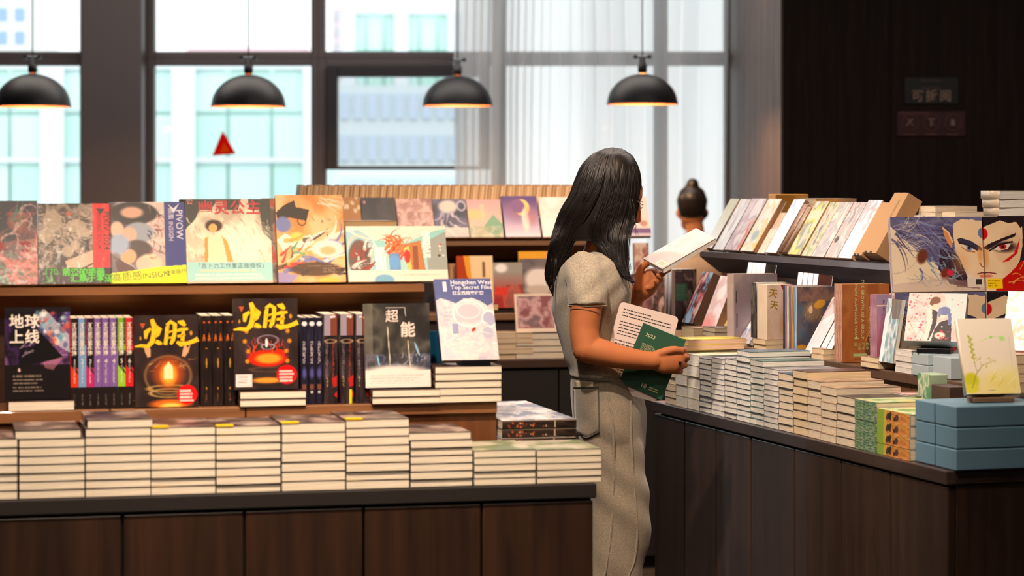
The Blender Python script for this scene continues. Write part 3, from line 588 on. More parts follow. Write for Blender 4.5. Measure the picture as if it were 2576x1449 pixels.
# --- second step: books standing on the riser
def stand(fr, label, x0, x1, b, z, h, t, lean=6, yaw=0, roll=0, w=None, **k):
    if fr is LF and z > 1.2: h = h * .915
    a0 = fr.a(x0, b); a1 = fr.a(x1, b); w_ = (w or (a1 - a0)) - .002; return book(label, fr.M((a0 + a1) / 2, b, z, yaw, lean, roll), w_, h, t, **k), w_, h
def T(o, wh_, s, size, c, u, v, rot=0, **k): return lettering(o, s, size, c, on_front(wh_[0], wh_[1], u, v, rot), **k)
def spine_out(fr, label, xr, b0, z, w, h, t, cover, spine, pg=PG_L, group=None, tilt=0, **k):
    return book(label, fr.M(fr.a(xr, b0), b0 + w / 2, z, 90, 0, tilt) , w, h, t, cover=cover, spine=spine, pg=pg, group=group, **k)
def bowl(var):
    a = Art(.15, .21, (46, 36, 34), 760, 5 + var).noise([(38, 28, 28), (60, 46, 44)], 5, amt=.7)
    if var == 0:
        a.ell(.52, .66, .36, .21, (150, 116, 70), ring=.10, al=.8).ell(.52, .62, .34, .16, (120, 60, 46), soft=.6, al=.55).curl(26, [(196, 160, 110), (150, 110, 80), (96, 40, 40)], .008, .7, (.2, .48, .85, .62), 0, 3, .14)
        a.ell(.53, .64, .2, .16, (220, 90, 20), soft=.8, al=.8).ell(.53, .65, .12, .11, (255, 170, 50), soft=.6).poly([(.46, .57), (.53, .51), (.6, .57), (.6, .7), (.46, .7)], (255, 226, 170))
        a.ell(.54, .8, .33, .035, (190, 150, 80), ring=.25).ell(.54, .85, .3, .045, (196, 156, 86), ring=.2).ell(.55, .97, .3, .05, (240, 110, 30), soft=.6).ell(.56, .99, .16, .03, (255, 200, 90), soft=.6)
        a.poly([(.14, .33), (.16, .40), (.20, .46), (.25, .45), (.25, .38), (.20, .29), (.2, .36)], (214, 160, 120)).poly([(.80, .30), (.76, .38), (.74, .45), (.79, .46), (.85, .40), (.88, .31), (.83, .37)], (214, 160, 120))
    else:
        a.ell(.52, .58, .33, .16, (88, 52, 70), ring=.12, al=.7).ell(.52, .66, .3, .09, (238, 36, 14), soft=.3).poly([(.22, .56), (.3, .62), (.4, .57), (.55, .62), (.7, .56), (.82, .58), (.74, .68), (.52, .73), (.3, .68)], (240, 40, 16))
        a.ell(.54, .66, .2, .055, (255, 150, 40), soft=.5).curl(20, [(250, 90, 30), (255, 60, 30)], .008, .6, (.25, .5, .8, .6), -90, 1.5, .12).ell(.53, .46, .16, .055, (170, 160, 180), ring=.14, al=.8).ell(.53, .53, .1, .03, (196, 190, 206), ring=.2, al=.8)
        a.ell(.51, .49, .022, .05, (226, 222, 226)).ell(.52, .9, .24, .03, (240, 150, 50), soft=.7).ell(.52, .78, .26, .025, (120, 84, 60), ring=.3, al=.6)
        for q in range(4):
            for sgn in (-1, 1): a.ell(.52 + sgn * (.32 + .03 * math.sin(q * 2)), .36 + q * .11, .032, .024, (206, 132, 40), soft=.6)
        a.ell(.35, .31, .05, .018, (150, 110, 90), soft=.6).ell(.68, .31, .05, .018, (150, 110, 90), soft=.6)
    a.poly([(.08, .085), (.17, .085), (.125, .15)], (190, 84, 40)).ell(.89, .2, .02, .025, (200, 140, 50)).ell(.09, .25, .015, .02, (200, 140, 50))
    a.ell(.82, .87 if var == 0 else .84, .16, .105, (226, 20, 24), soft=.1).rows(.7, .94, .83 if var == 0 else .80, .035, 4, (250, 220, 210), .6, .9, .05)
    if var: a.rect(.03, .83, .28, .97, (226, 214, 212)).rows(.06, .25, .86, .03, 3, (150, 140, 140))
    return a
YEL = (246, 190, 20)
def brush_title(o, w, h):
    """hand-brushed two-character title in thick yellow strokes"""
    S = []
    def st(pts, r0):
        v = []; n = len(pts)
        up = []; dn = []
        for i, (u, vv, r) in enumerate(pts):
            p0 = pts[max(0, i - 1)]; p1 = pts[min(n - 1, i + 1)]; dx = (p1[0] - p0[0]) * w; dz = -(p1[1] - p0[1]) * h; l = math.hypot(dx, dz) or 1; nx_, nz = -dz / l, dx / l
            x = -w / 2 + u * w; z = h * (1 - vv); up.append((x + nx_ * r * w, -.001, z + nz * r * w)); dn.append((x - nx_ * r * w, -.001, z - nz * r * w))
        b0 = len(V); V.extend(up + dn[::-1]); Fq.append(tuple(range(b0, b0 + 2 * n)))
    V = []; Fq = []
    for pts in ([(.27, .05, .03), (.31, .13, .045), (.30, .22, .04), (.27, .30, .04), (.20, .345, .032), (.10, .335, .026), (.0, .345, .01)], [(.17, .26, .02), (.18, .19, .04), (.25, .15, .02)], [(.33, .12, .02), (.39, .16, .04), (.36, .22, .03), (.31, .25, .012)],
                [(.33, .29, .03), (.39, .31, .035), (.43, .32, .012)], [(.48, .33, .03), (.50, .24, .03), (.51, .15, .03), (.53, .11, .02)], [(.50, .115, .02), (.57, .08, .03), (.635, .11, .034), (.63, .20, .03), (.60, .28, .034), (.565, .325, .02)],
                [(.50, .20, .014), (.60, .18, .014)], [(.50, .26, .012), (.60, .245, .012)], [(.68, .08, .012), (.75, .09, .045), (.80, .125, .02)], [(.66, .18, .02), (.74, .165, .028), (.84, .16, .018)], [(.77, .17, .02), (.76, .22, .03), (.75, .29, .03)],
                [(.67, .24, .02), (.75, .23, .018), (.80, .225, .012)], [(.66, .30, .02), (.72, .325, .038), (.84, .315, .03), (.94, .29, .032), (1.0, .27, .04)]):
        st(pts, 0)
    return mesh_obj('title', V, Fq, mat('ink_yellow', YEL, 0.4), o)
zf = 0.0215
# space-war novel on one flat paperback
def flat(fr, x0, x1, b, z, n, t, where, group, pg=PG_L, cover=(60, 40, 36), dep=.205, **k): return stack(fr, fr.a(x0, b), fr.a(x1, b), b, z, n, t, dep, cover, pg, where, group, **k)
flat(LF, 20, 188, .262, Z1, 1, .0225, 'under the dark purple space novel', None, noun='thick cream paperback', dep=.15)
a = Art(.152, .212, (26, 20, 26), 640, 11).noise([(20, 14, 22), (60, 34, 80), (26, 18, 30), (110, 70, 120)], 3, contrast=2, box=(0, .05, 1, .62)).rect(0, .62, 1, 1, (24, 18, 20))
a.curl(40, [(170, 120, 170), (96, 60, 130), (220, 200, 210)], .01, .5, (.2, .2, .9, .6), -35, 1, .3).poly([(.5, .1), (.64, .04), (.98, .3), (1, .5), (.86, .44), (.6, .26)], (190, 196, 206), .75).dots(60, [(210, 90, 70), (110, 170, 190), (240, 236, 230), (60, 70, 120)], (.015, .05), (.5, .06, .98, .42), .6)
a.poly([(.47, .29), (.56, .28), (.9, .55), (.42, .62)], (18, 16, 16)).poly([(.58, .6), (.9, .54), (.74, .68), (.62, .66)], (190, 120, 140), .6).ell(.22, .68, .02, .02, (220, 180, 180)).rows(.12, .62, .745, .04, 5, (190, 170, 150), .4, .6)
o, w_, h_ = stand(LF, 'dark purple space novel with a black pyramid, facing out on the left display', 11, 178, .275, Z1 + zf + .001, .212, .026, 5, cover=(30, 22, 26), art=a, m_art=PRF)
T(o, (w_, h_), '地球', .033, (240, 226, 214), .30, .17, off=.02, spacing=1.1); T(o, (w_, h_), '上线', .033, (240, 226, 214), .30, .335, off=.02, spacing=1.1)
# the coloured eight-volume run
cols8 = [((222, 56, 30), (40, 30, 30), '1'), ((120, 160, 206), (120, 160, 206), '2'), ((196, 44, 110), (50, 30, 40), '3'), ((126, 92, 160), (126, 92, 160), '4'), ((126, 92, 160), (126, 92, 160), '4'), ((126, 92, 160), (126, 92, 160), '4'), ((150, 200, 50), (120, 170, 40), '5'), ((214, 36, 44), (196, 40, 44), '6')]
xs8 = np.linspace(178, 336, 9)
nm8 = ['orange red', 'light blue', 'magenta', 'purple', 'purple', 'purple', 'lime green', 'scarlet']; wh8 = ['beside the space novel', 'numbered two, second of the bright spine set', 'numbered three, between blue and purple spines', 'numbered four, beside the magenta one', 'numbered four, middle of the three purple', 'numbered four, beside the lime green one', 'numbered five, between purple and scarlet', 'numbered six, beside the bowl cover']
for i, (c1, c2, nb_) in enumerate(cols8):
    a0 = LF.a(xs8[i], .285); a1 = LF.a(xs8[i + 1], .285); t_ = a1 - a0 - .0008
    sp_ = Art(t_, .208, c1, 1100, 40 + i).rect(0, 0, 1, .5, c2).poly([(0, .5), (1, .56), (1, .36), (0, .36)], (30, 24, 26)).poly([(0, .52), (0, .43), (1, .6), (1, .62)], (30, 24, 26) if c1 != c2 else c1).rect(0, .76, 1, 1, (30, 24, 24))
    if c1 == c2: sp_.rect(0, 0, 1, .76, c1)
    sp_.rect(.7, .0, 1, .3, (40, 30, 40), .6).rows(.3, .7, .50, .011, 1, (230, 210, 200)); sp_.rows(.38, .64, .50, .016, 14, (238, 224, 214), .7, .7).rows(.42, .6, .84, .014, 9, (210, 190, 180), .6, .6)
    o = spine_out(LF, '%s spined novel %s' % (nm8[i], wh8[i]), xs8[i + 1] - .6, .285, Z1, .14, .208, t_, c1, sp_, group='bright spined eight book set')
    SM = lambda u, v, t_=t_: Matrix.Translation((-.07 - .0012, t_ * (1 - u), .208 * (1 - v))) @ Matrix.Rotation(-math.pi / 2, 4, 'Z') @ RX90
    lettering(o, '\n'.join('不可思议事件簿'), .0125, (244, 230, 216), SM(.45, .235), off=.01, line=.86, name='spine_title'); lettering(o, nb_, .014, (250, 240, 230), SM(.5, .475), name='volume_number')
o, w_, h_ = stand(LF, 'black novel with golden bowl and brushed yellow title, standing on the walnut step', 339, 501, .275, Z1, .213, .022, 5, cover=(40, 32, 30), art=bowl(0), m_art=PRF); brush_title(o, w_, h_)
def dark_spine(t_, k, two=True):
    s = Art(t_, .21, (32, 24, 24), 900, 80 + k).noise([(26, 18, 18), (44, 32, 30)], 6)
    for u in ((.27, .75) if two else (.5,)):
        s.ell(u, .07, .1, .012, (190, 90, 40)).poly([(u - .13, .27), (u, .19), (u + .13, .27), (u + .05, .28), (u, .23), (u - .05, .28)], (214, 110, 30))
    s.ell(.5, .36, .1, .008, (160, 110, 40)).ell(.5, .52, .07, .055, (190, 140, 40)).ell(.5, .8, .07, .015, (180, 120, 40)).rows(.42, .6, .86, .012, 8, (150, 100, 60), .6, .7)
    return s
for i, (x0, x1) in enumerate(((505, 533), (534, 562), (564, 592))):
    t_ = LF.a(x1, .285) - LF.a(x0, .285) - .001
    spine_out(LF, ['black paired spine novel with orange marks, beside the golden bowl cover', 'black paired spine novel with orange marks, middle of three', 'black spine novel partly behind the red flame cover'][i], x1, .285, Z1, .14, .21, t_, (34, 26, 26), dark_spine(t_, i), group='black spined novels with orange marks')
flat(LF, 603, 771, .250, Z1, 2, .0175, 'under the red flame cover novel', 'two paperbacks under the flame novel', noun='cream paperback', dep=.15)
o, w_, h_ = stand(LF, 'black novel with red flame bowl and brushed yellow title, raised on two paperbacks', 588, 752, .265, Z1 + .0365, .213, .022, 5, cover=(40, 32, 30), art=bowl(1), m_art=PRF); brush_title(o, w_, h_)
for i, (x0, x1) in enumerate(((756, 774), (775, 793), (794, 811))):
    t_ = LF.a(x1, .285) - LF.a(x0, .285) - .001; s = Art(t_, .203, (26, 24, 36), 900, 90 + i).noise([(20, 18, 28), (40, 36, 60)], 5).ell(.5, .07, .4, .028, (226, 220, 226)).rows(.3, .72, .28, .02, 13, (220, 210, 210), .6, .8).ell(.5, .64, .3, .06, (80, 80, 150), soft=.9).ell(.5, .86, .2, .015, (210, 200, 200)).rect(.2, .77, .8, .83, (120, 70, 50))
    spine_out(LF, ['navy spine novel with a white disc, beside the red flame cover', 'navy spine novel with a white disc, middle of the three', 'navy spine novel with a white disc, beside the paired maroon spines'][i], x1, .285, Z1, .14, .203, t_, (26, 26, 40), s, group='navy spined novels with white discs')
for i, (x0, x1) in enumerate(((813, 849), (854, 890), (894, 929))):
    t_ = LF.a(x1, .285) - LF.a(x0, .285) - .001
    s = Art(t_, .21, (34, 28, 32), 900, 96 + i).noise([(28, 22, 26), (60, 46, 50)], 5).rect(.05, 0, .48, .24, (150, 140, 156)).rect(.5, 0, .97, .24, (120, 64, 50)).dots(4, [(230, 220, 220)], (.06, .1), (.2, .02, .8, .04)).rows(.15, .36, .3, .022, 20, (160, 150, 160), .6, .6).rows(.62, .8, .3, .022, 20, (196, 70, 50), .6, .6).ell(.5, .3, .4, .02, (190, 160, 120), ring=.3)
    s.poly([(.6, .72), (.95, .68), (.95, .80), (.7, .82)], (214, 40, 34), .8).poly([(.75, .9), (.95, .86), (.95, .93)], (190, 30, 40)).rows(.2, .34, .7, .015, 8, (200, 170, 80), .6, .8)
    if i == 1: s.rect(.68, .84, .86, 1, (236, 216, 20))
    spine_out(LF, ['paired grey and maroon spine novel beside the navy spines', 'paired grey and maroon spine novel with a yellow tab at its foot', 'paired grey and maroon spine novel beside the grey city cover'][i], x1, .285, Z1, .14, .21, t_, (36, 28, 32), s, group='paired grey and maroon spined novels')
flat(LF, 936, 1108, .242, Z1, 2, .0165, 'under the grey city skyline cover', 'two paperbacks under the city novel', noun='cream paperback', dep=.15)
a = Art(.155, .2, (66, 62, 58), 640, 15).noise([(46, 44, 44), (90, 86, 78), (40, 38, 40)], 3, contrast=1.4).rect(.0, 0, .12, 1, (120, 116, 104), .6).noise([(60, 66, 90), (110, 110, 130), (60, 60, 70)], 9, box=(0, .6, 1, .8), amt=.7, contrast=2).ell(.2, .68, .012, .07, (130, 190, 220), rot=-10).ell(.8, .55, .014, .09, (140, 190, 226), rot=-20)
a.ell(.45, .84, .5, .10, (232, 222, 216), soft=.5).rect(0, .80, 1, 1, (236, 224, 216)).rows(.06, .92, .86, .03, 4, (190, 170, 170), .4, .5).line([(.35, .28), (.38, .74)], .008, (200, 190, 170)).line([(.66, .45), (.69, .76)], .008, (200, 190, 170)).line([(.33, .05), (.62, .05), (.63, .15)], .006, (190, 180, 176)).curl(14, [(170, 180, 210), (210, 190, 180)], .008, .5, (.4, .62, .95, .76), -60, 2, .1)
o, w_, h_ = stand(LF, 'grey city skyline novel with pale lower band, standing right of the maroon spines', 918, 1086, .262, Z1 + .0345, .200, .03, 6, cover=(90, 84, 78), art=a, m_art=PRF, w=.158)
T(o, (w_, h_), '超', .032, (226, 208, 202), .42, .17, off=.01); T(o, (w_, h_), '能', .037, (240, 216, 206), .66, .335, off=.02)
o, w_, h_ = stand(LF, 'dark teal book standing in shadow behind the blue and white cover', 1062, 1116, .40, Z1, .16, .03, 2, cover=(16, 66, 92), art=Art(.055, .16, (16, 70, 100), 300))
flat(LF, 1094, 1263, .245, Z1, 5, .0168, 'under the blue and white top secret book', 'paperbacks piled at the riser end', noun='cream paperback', dep=.15)
zz = Z1 + 5 * .0172; a0 = LF.a(1117, .26); a1 = LF.a(1250, .26)
r = empty('book_stand', 'small black stand holding the blue and white top secret book', 'stand', LF.M((a0 + a1) / 2 + .012, .262, zz + .001)); MB().box(-.035, .035, -.012, .05, 0, .004).box(-.035, .035, -.012, -.009, .004, .013).build('stand_base', bk, r); MB().prism([(-.03, .012, .004), (-.03, .085, .15), (-.03, .089, .15), (-.03, .05, .004)], (.06, 0, 0)).build('stand_back', bk, r)
a = Art(.15, .21, (206, 198, 204), 640, 21).noise([(184, 176, 194), (222, 212, 210), (200, 192, 204)], 4).rect(0, 0, 1, .2, (74, 84, 140)).poly([(0, .2), (1, .2), (1, .3), (.9, .34), (.78, .28), (.64, .24), (.48, .25), (.36, .31), (.22, .27), (.08, .24), (0, .27)], (80, 88, 142)).ell(.55, .43, .22, .12, (196, 186, 198), soft=.2).ell(.55, .43, .28, .16, (240, 234, 232), ring=.1).ell(.55, .40, .2, .09, (226, 220, 226), ring=.12)
a.ell(.9, .5, .11, .09, (170, 170, 200), soft=.3).ell(.9, .5, .12, .1, (246, 240, 238), ring=.15).ell(.86, .67, .1, .07, (176, 176, 200), soft=.3).curl(30, [(246, 240, 240), (190, 184, 204)], .01, .6, (.1, .5, .9, .95), 0, 3, .3).ell(.61, .63, .025, .035, (170, 40, 40), rot=50).rect(.24, .55, .34, .68, (120, 126, 180), .7).rows(.1, .3, .36, .05, 4, (150, 150, 176), .6, .5).rect(.15, .04, .21, .16, (232, 228, 236))
o = book('blue topped white fantasy book facing out on a stand at the walnut display end', LF.M((a0 + a1) / 2, .258, zz + .006, 0, 27, 0), .139, .218, .016, cover=(90, 96, 146), art=a, m_art=PRF)
T(o, (.139, .218), 'Hongchen West', .0155, (226, 224, 236), .28, .075, align='LEFT', off=.01); T(o, (.139, .218), 'Top Secret Files', .0155, (226, 224, 236), .28, .135, align='LEFT', off=.01); T(o, (.139, .218), '红尘西档案绝密', .011, (220, 216, 226), .3, .205, align='LEFT', off=.02)
# --- top shelf: large art books facing out
bs = .437
def bigart(seed, base, cols, cells=5): return Art(.19, .235, base, 620, seed).noise(cols, cells, contrast=2)
a = bigart(31, (70, 60, 70), [(40, 44, 60), (120, 60, 60), (150, 96, 84), (60, 90, 80)], 4).rect(0, 0, 1, .14, (46, 44, 60)).curl(40, [(196, 130, 110), (70, 130, 110), (130, 60, 60), (210, 170, 160)], .022, .6, (0, .1, 1, .95), -60, 3, .35).poly([(0, .55), (1, .45), (1, .78), (.6, .9), (.2, .7)], (190, 130, 116), .45).poly([(.4, .85), (1, .92), (1, 1), (.7, 1)], (200, 110, 110), .6).curl(12, [(80, 150, 120), (220, 120, 120)], .03, .6, (.4, .6, .9, .9), 40, 1, .4)
o, w_, h_ = stand(LF, 'dark red and green illustrated book at the far left of the top shelf', -92, 97, bs, Z2, .232, .022, 19, cover=(50, 44, 56), art=a, m_art=PRF)
T(o, (w_, h_), '未', .025, (150, 20, 30), .50, .57, off=.03); T(o, (w_, h_), '来', .028, (150, 20, 30), .83, .57, off=.03)
MBl = mat('wrap_rope', (236, 226, 214), 0.4)
a = bigart(32, (110, 96, 88), [(52, 42, 38), (120, 104, 92), (150, 132, 118), (60, 50, 44)], 6).curl(70, [(176, 156, 138), (44, 36, 34), (150, 132, 116)], .013, .75, (0, .05, .8, .7), 20, 4, .25)
for q in [(.2, .22, .13, .13), (.12, .4, .1, .1), (.52, .28, .14, .08), (.62, .36, .1, .06), (.50, .52, .06, .06), (.4, .6, .08, .07)]: a.ell(*q, (182, 162, 142), soft=.25, al=.85).ell(q[0], q[1], q[2] * .7, q[3] * .7, (140, 122, 108), ring=.12, al=.6)
a.ell(.42, .13, .03, .03, (190, 80, 60)).poly([(.36, .72), (.75, .58), (.76, .72), (.5, .8), (.4, .8)], (196, 164, 144)).poly([(.5, .8), (.76, .68), (.8, .8)], (202, 166, 144)).poly([(.6, .8), (.76, .73), (.77, .75), (.65, .8)], (70, 46, 44)).rect(.74, 0, 1, .8, (216, 12, 18)).rect(0, .8, 1, 1, (38, 26, 28)).poly([(.79, .06), (.92, .06), (.855, .14)], (30, 16, 20))
o, w_, h_ = stand(LF, 'monochrome art book with a red band and green lettering, on the top shelf', 96, 284, bs, Z2, .222, .024, 17, cover=(36, 28, 30), art=a, m_art=PRF)
T(o, (w_, h_), 'PIXIV 2024', .021, (70, 10, 20), .93, .36, 90, off=.01); T(o, (w_, h_), 'VISIONS BOOK', .014, (90, 10, 20), .83, .36, 90); T(o, (w_, h_), '170', .022, (70, 190, 50), .17, .86); T(o, (w_, h_), '31', .022, (70, 190, 50), .15, .95); T(o, (w_, h_), '前沿的插画', .020, (80, 196, 50), .61, .865, off=.03); T(o, (w_, h_), '汇集于本册', .020, (80, 196, 50), .72, .94, off=.03)
a = bigart(33, (96, 84, 84), [(70, 60, 66), (130, 120, 130), (214, 196, 186), (110, 100, 106)], 3).rect(.5, 0, .73, .86, (204, 186, 176), .8).ell(.32, .14, .32, .14, (40, 32, 34), soft=.15).ell(.3, .13, .15, .07, (196, 150, 128), soft=.4).ell(.38, .38, .2, .13, (140, 146, 160), soft=.2).ell(.26, .40, .1, .09, (210, 160, 140), soft=.3).ell(.36, .6, .2, .13, (74, 64, 64), soft=.2).ell(.25, .67, .1, .09, (214, 158, 120), soft=.3).ell(.52, .76, .16, .12, (206, 190, 160), soft=.25).ell(.43, .76, .09, .08, (220, 180, 160), soft=.3).ell(.1, .34, .09, .1, (214, 170, 150), soft=.3).ell(.12, .52, .14, .12, (150, 164, 190), soft=.4).poly([(.04, .66), (.3, .8), (.35, .86), (.1, .86)], (90, 66, 62))
a.curl(30, [(60, 50, 54), (120, 90, 80), (170, 80, 70)], .01, .7, (.5, .05, .72, .7), 50, 3, .12).rect(.73, 0, 1, 1, (52, 56, 118)).rect(0, .86, 1, 1, (54, 52, 100)).poly([(.78, .03), (.85, .08), (.93, .02), (.855, .14)], (214, 206, 210)).poly([(0, .875), (.3, .845), (.65, .80), (1, .78), (1, 1), (0, 1)], (218, 226, 20))
o, w_, h_ = stand(LF, 'illustrated book with a navy side band and slanting yellow strip, on the top shelf', 277, 471, bs, Z2, .226, .024, 17, cover=(50, 44, 60), art=a, m_art=PRF)
T(o, (w_, h_), 'PIVOW', .023, (206, 200, 214), .92, .30, 90, off=.0); T(o, (w_, h_), '画集 INSIGN', .015, (196, 190, 206), .81, .30, 90); T(o, (w_, h_), '高质感', .024, (70, 80, 20), .22, .93, -6, off=-.005); T(o, (w_, h_), 'INSIGN', .020, (90, 100, 20), .60, .905, -6); T(o, (w_, h_), '收录画作', .013, (90, 100, 20), .86, .87, -6)
def pale_beast(seed):
    a = Art(.215, .235, (206, 188, 164), 620, seed).noise([(176, 160, 138), (226, 206, 182), (200, 182, 158)], 4).rect(0, 0, 1, .13, (62, 64, 58)).poly([(0, 0), (.22, 0), (.12, .24), (0, .36)], (58, 58, 54)).poly([(.86, 0), (1, 0), (1, .5), (.9, .4)], (66, 66, 60))
    a.poly([(.30, .13), (.38, .02), (.44, .02), (.46, .13)], (186, 172, 150)).poly([(.62, .13), (.66, .0), (.74, .0), (.76, .13)], (196, 180, 158)).ell(.66, .55, .3, .24, (236, 220, 198), soft=.8).curl(90, [(240, 226, 204), (150, 134, 112), (196, 178, 152)], .007, .6, (.0, .2, 1, .75), 60, 1, .12)
    # plain standing figure in a pale tunic
    a.ell(.33, .32, .1, .07, (60, 44, 36), soft=.3).ell(.32, .345, .05, .05, (224, 160, 90)).poly([(.24, .44), (.42, .43), (.46, .76), (.2, .76)], (226, 206, 170)).poly([(.22, .47), (.26, .45), (.25, .76), (.21, .76)], (214, 140, 60)).poly([(.42, .44), (.48, .5), (.55, .76), (.48, .76)], (220, 150, 70))
    return a.rect(0, .755, 1, .975, (152, 200, 196)).rect(0, .975, 1, 1, (200, 180, 160)).rows(.16, .9, .855, .04, 1, (226, 196, 150), .6, .7).rows(.1, .95, .90, .04, 2, (230, 214, 200), .5, .7)
for q in range(2):
    stand(LF, ['grey wrapped copy just behind the teal banded cover, edge showing at its left', 'rearmost copy behind the teal banded cover, only its dark edge showing'][q], 456 + 5 - q * 5, 676 + 5 - q * 5, bs + .022 + q * .013, Z2 + .001, .233, .011, 17, cover=(70, 68, 62), art=None, group='copies behind the teal banded cover')
o, w_, h_ = stand(LF, 'large pale book with a teal band and red title, on the top shelf', 470, 688, bs, Z2, .234, .02, 17, cover=(56, 54, 50), art=pale_beast(34), m_art=PRF)
T(o, (w_, h_), '幽灵公主', .037, (176, 30, 40), .52, .135, off=.02, spacing=1.08); T(o, (w_, h_), '「吉卜力工作室正版授权」', .0135, (60, 84, 84), .52, .805, spacing=1.15); lettering(o, '公', .016, (230, 130, 120), on_front(w_, h_, .055, .06))
a = Art(.2, .235, (120, 100, 88), 300, 36).noise([(90, 78, 74), (150, 130, 116), (176, 70, 50), (110, 96, 84)], 6, contrast=2)
stand(LF, 'brown speckled book half hidden behind the orange painted cover', 665, 862, bs + .022, Z2, .236, .018, 17, cover=(90, 78, 70), art=a)
a = bigart(37, (214, 144, 84), [(206, 130, 66), (222, 156, 96), (230, 180, 130)], 3).poly([(0, .2), (.12, .12), (.28, .06), (.3, .14), (.5, .17), (.45, .3), (.2, .26), (.02, .3)], (52, 44, 38)).ell(.1, .34, .12, .09, (110, 116, 160), soft=.3).poly([(.0, .52), (.12, .44), (.25, .5), (.5, .46), (.56, .54), (.4, .62), (.2, .58), (.1, .66)], (240, 216, 196)).ell(.3, .48, .1, .05, (236, 190, 90), soft=.5).curl(30, [(96, 110, 180), (236, 220, 210), (226, 150, 60), (60, 50, 46)], .03, .75, (.0, .5, .95, .92), -25, 2, .4)
a.ell(.75, .62, .24, .1, (242, 222, 206), soft=.3).ell(.75, .64, .12, .05, (230, 170, 120), soft=.5).ell(.55, .85, .38, .08, (74, 56, 44), soft=.25, al=.9).poly([(0, .88), (.3, .92), (.2, 1), (0, 1)], (130, 130, 190), .8).ell(.75, .98, .16, .04, (240, 180, 80)).curl(8, [(90, 150, 110), (220, 60, 50)], .02, .8, (.05, .6, .4, .85), -30, 1, .2).curl(8, [(240, 210, 190)], .012, .6, (.6, .02, .9, .1), 35, .4, .4)
a.ell(.38, .30, .06, .05, (60, 44, 40), ring=.25).line([(.3, .26), (.36, .23), (.42, .26)], .008, (60, 44, 40)).curl(9, [(230, 196, 160), (70, 50, 44)], .005, .9, (.44, .27, .8, .31), 30, 6, .07).rows(.44, .9, .815, .022, 1, (236, 220, 206), .8, .2).rows(.66, .9, .84, .022, 3, (200, 176, 156), .5, .4)
o, w_, h_ = stand(LF, 'orange painted art book with swirling blue and white figures, on the top shelf', 700, 872, bs - .003, Z2, .245, .02, 17, cover=(150, 100, 60), art=a, m_art=PRF)
a = Art(.25, .158, (206, 216, 206), 620, 38).grad((236, 226, 206), (170, 210, 206), 0, .5).poly([(0, .1), (.12, .06), (.26, .24), (.28, 1), (0, 1)], (160, 196, 206)).ell(.12, .58, .11, .34, (110, 90, 80), soft=.15).ell(.12, .56, .13, .4, (226, 196, 160), ring=.08).curl(20, [(230, 224, 214), (150, 70, 60), (90, 80, 74)], .02, .7, (.05, .4, .22, .8), -60, 2, .15).rect(.28, .34, .38, .8, (226, 232, 226)).ell(.34, .04, .3, .2, (240, 230, 214), ring=.06)
a.poly([(.27, .25), (.6, .3), (.9, .08), (1, .06), (1, .2), (.75, .3), (.6, .4), (.3, .38)], (150, 206, 200)).curl(34, [(232, 96, 50), (240, 130, 70), (216, 70, 40)], .012, .85, (.38, .25, .55, .6), -70, 5, .2).rect(.42, .5, .53, .8, (96, 136, 190), .8).ell(.47, .65, .05, .14, (110, 160, 214), soft=.5).poly([(.56, .34), (.74, .26), (.78, .8), (.6, .8)], (190, 124, 76)).rect(.66, .36, .71, .78, (120, 60, 44), .6).poly([(.57, .4), (.62, .36), (.64, .8), (.6, .8)], (240, 200, 110)).ell(.6, .55, .03, .12, (190, 60, 50)).rect(.80, .3, .99, .8, (160, 164, 160)).poly([(.8, .28), (1, .1), (1, .8), (.82, .8)], (158, 162, 156)).rect(0, .79, 1, 1, (238, 222, 204)).ell(.36, .97, .1, .1, (120, 170, 200), soft=.3)
a.rows(.5, .94, .88, .04, 1, (214, 180, 156), .8, .5).dots(5, [(90, 70, 64), (200, 80, 60), (230, 226, 216)], (.01, .018), (.9, .3, .98, .7))
o, w_, h_ = stand(LF, 'landscape format storybook of aqua palace halls with orange ribbons, top shelf end', 876, 1129, bs - .002, Z2, .158, .02, 17, cover=(120, 170, 160), art=a, m_art=PRF)
T(o, (w_, h_), '\n'.join('咏唱诗篇'), .021, (240, 240, 232), .80, .36, off=.03, line=.8)
zr = 1.40
flat(LF, 842, 1000, .60, zr, 2, .017, 'lying on the ridge behind the aqua storybook', 'tan books on the display ridge', pg=PG_T, cover=(176, 128, 84), noun='tan book', dep=.15)
lying(LF, 'small white and black book lying on the ridge, nearer the reader', LF.a(1046, .6) , .61, zr, .055, .13, .016, (40, 34, 34), PG_W, Art(.055, .13, (226, 228, 238), 200), yaw=-14, group='small white topped books on the ridge')
lying(LF, 'small white and black book lying on the ridge beside the tan pair', LF.a(1000, .6), .60, zr, .06, .13, .016, (40, 34, 34), PG_W, Art(.06, .13, (222, 226, 240), 200), yaw=-14, group='small white topped books on the ridge')
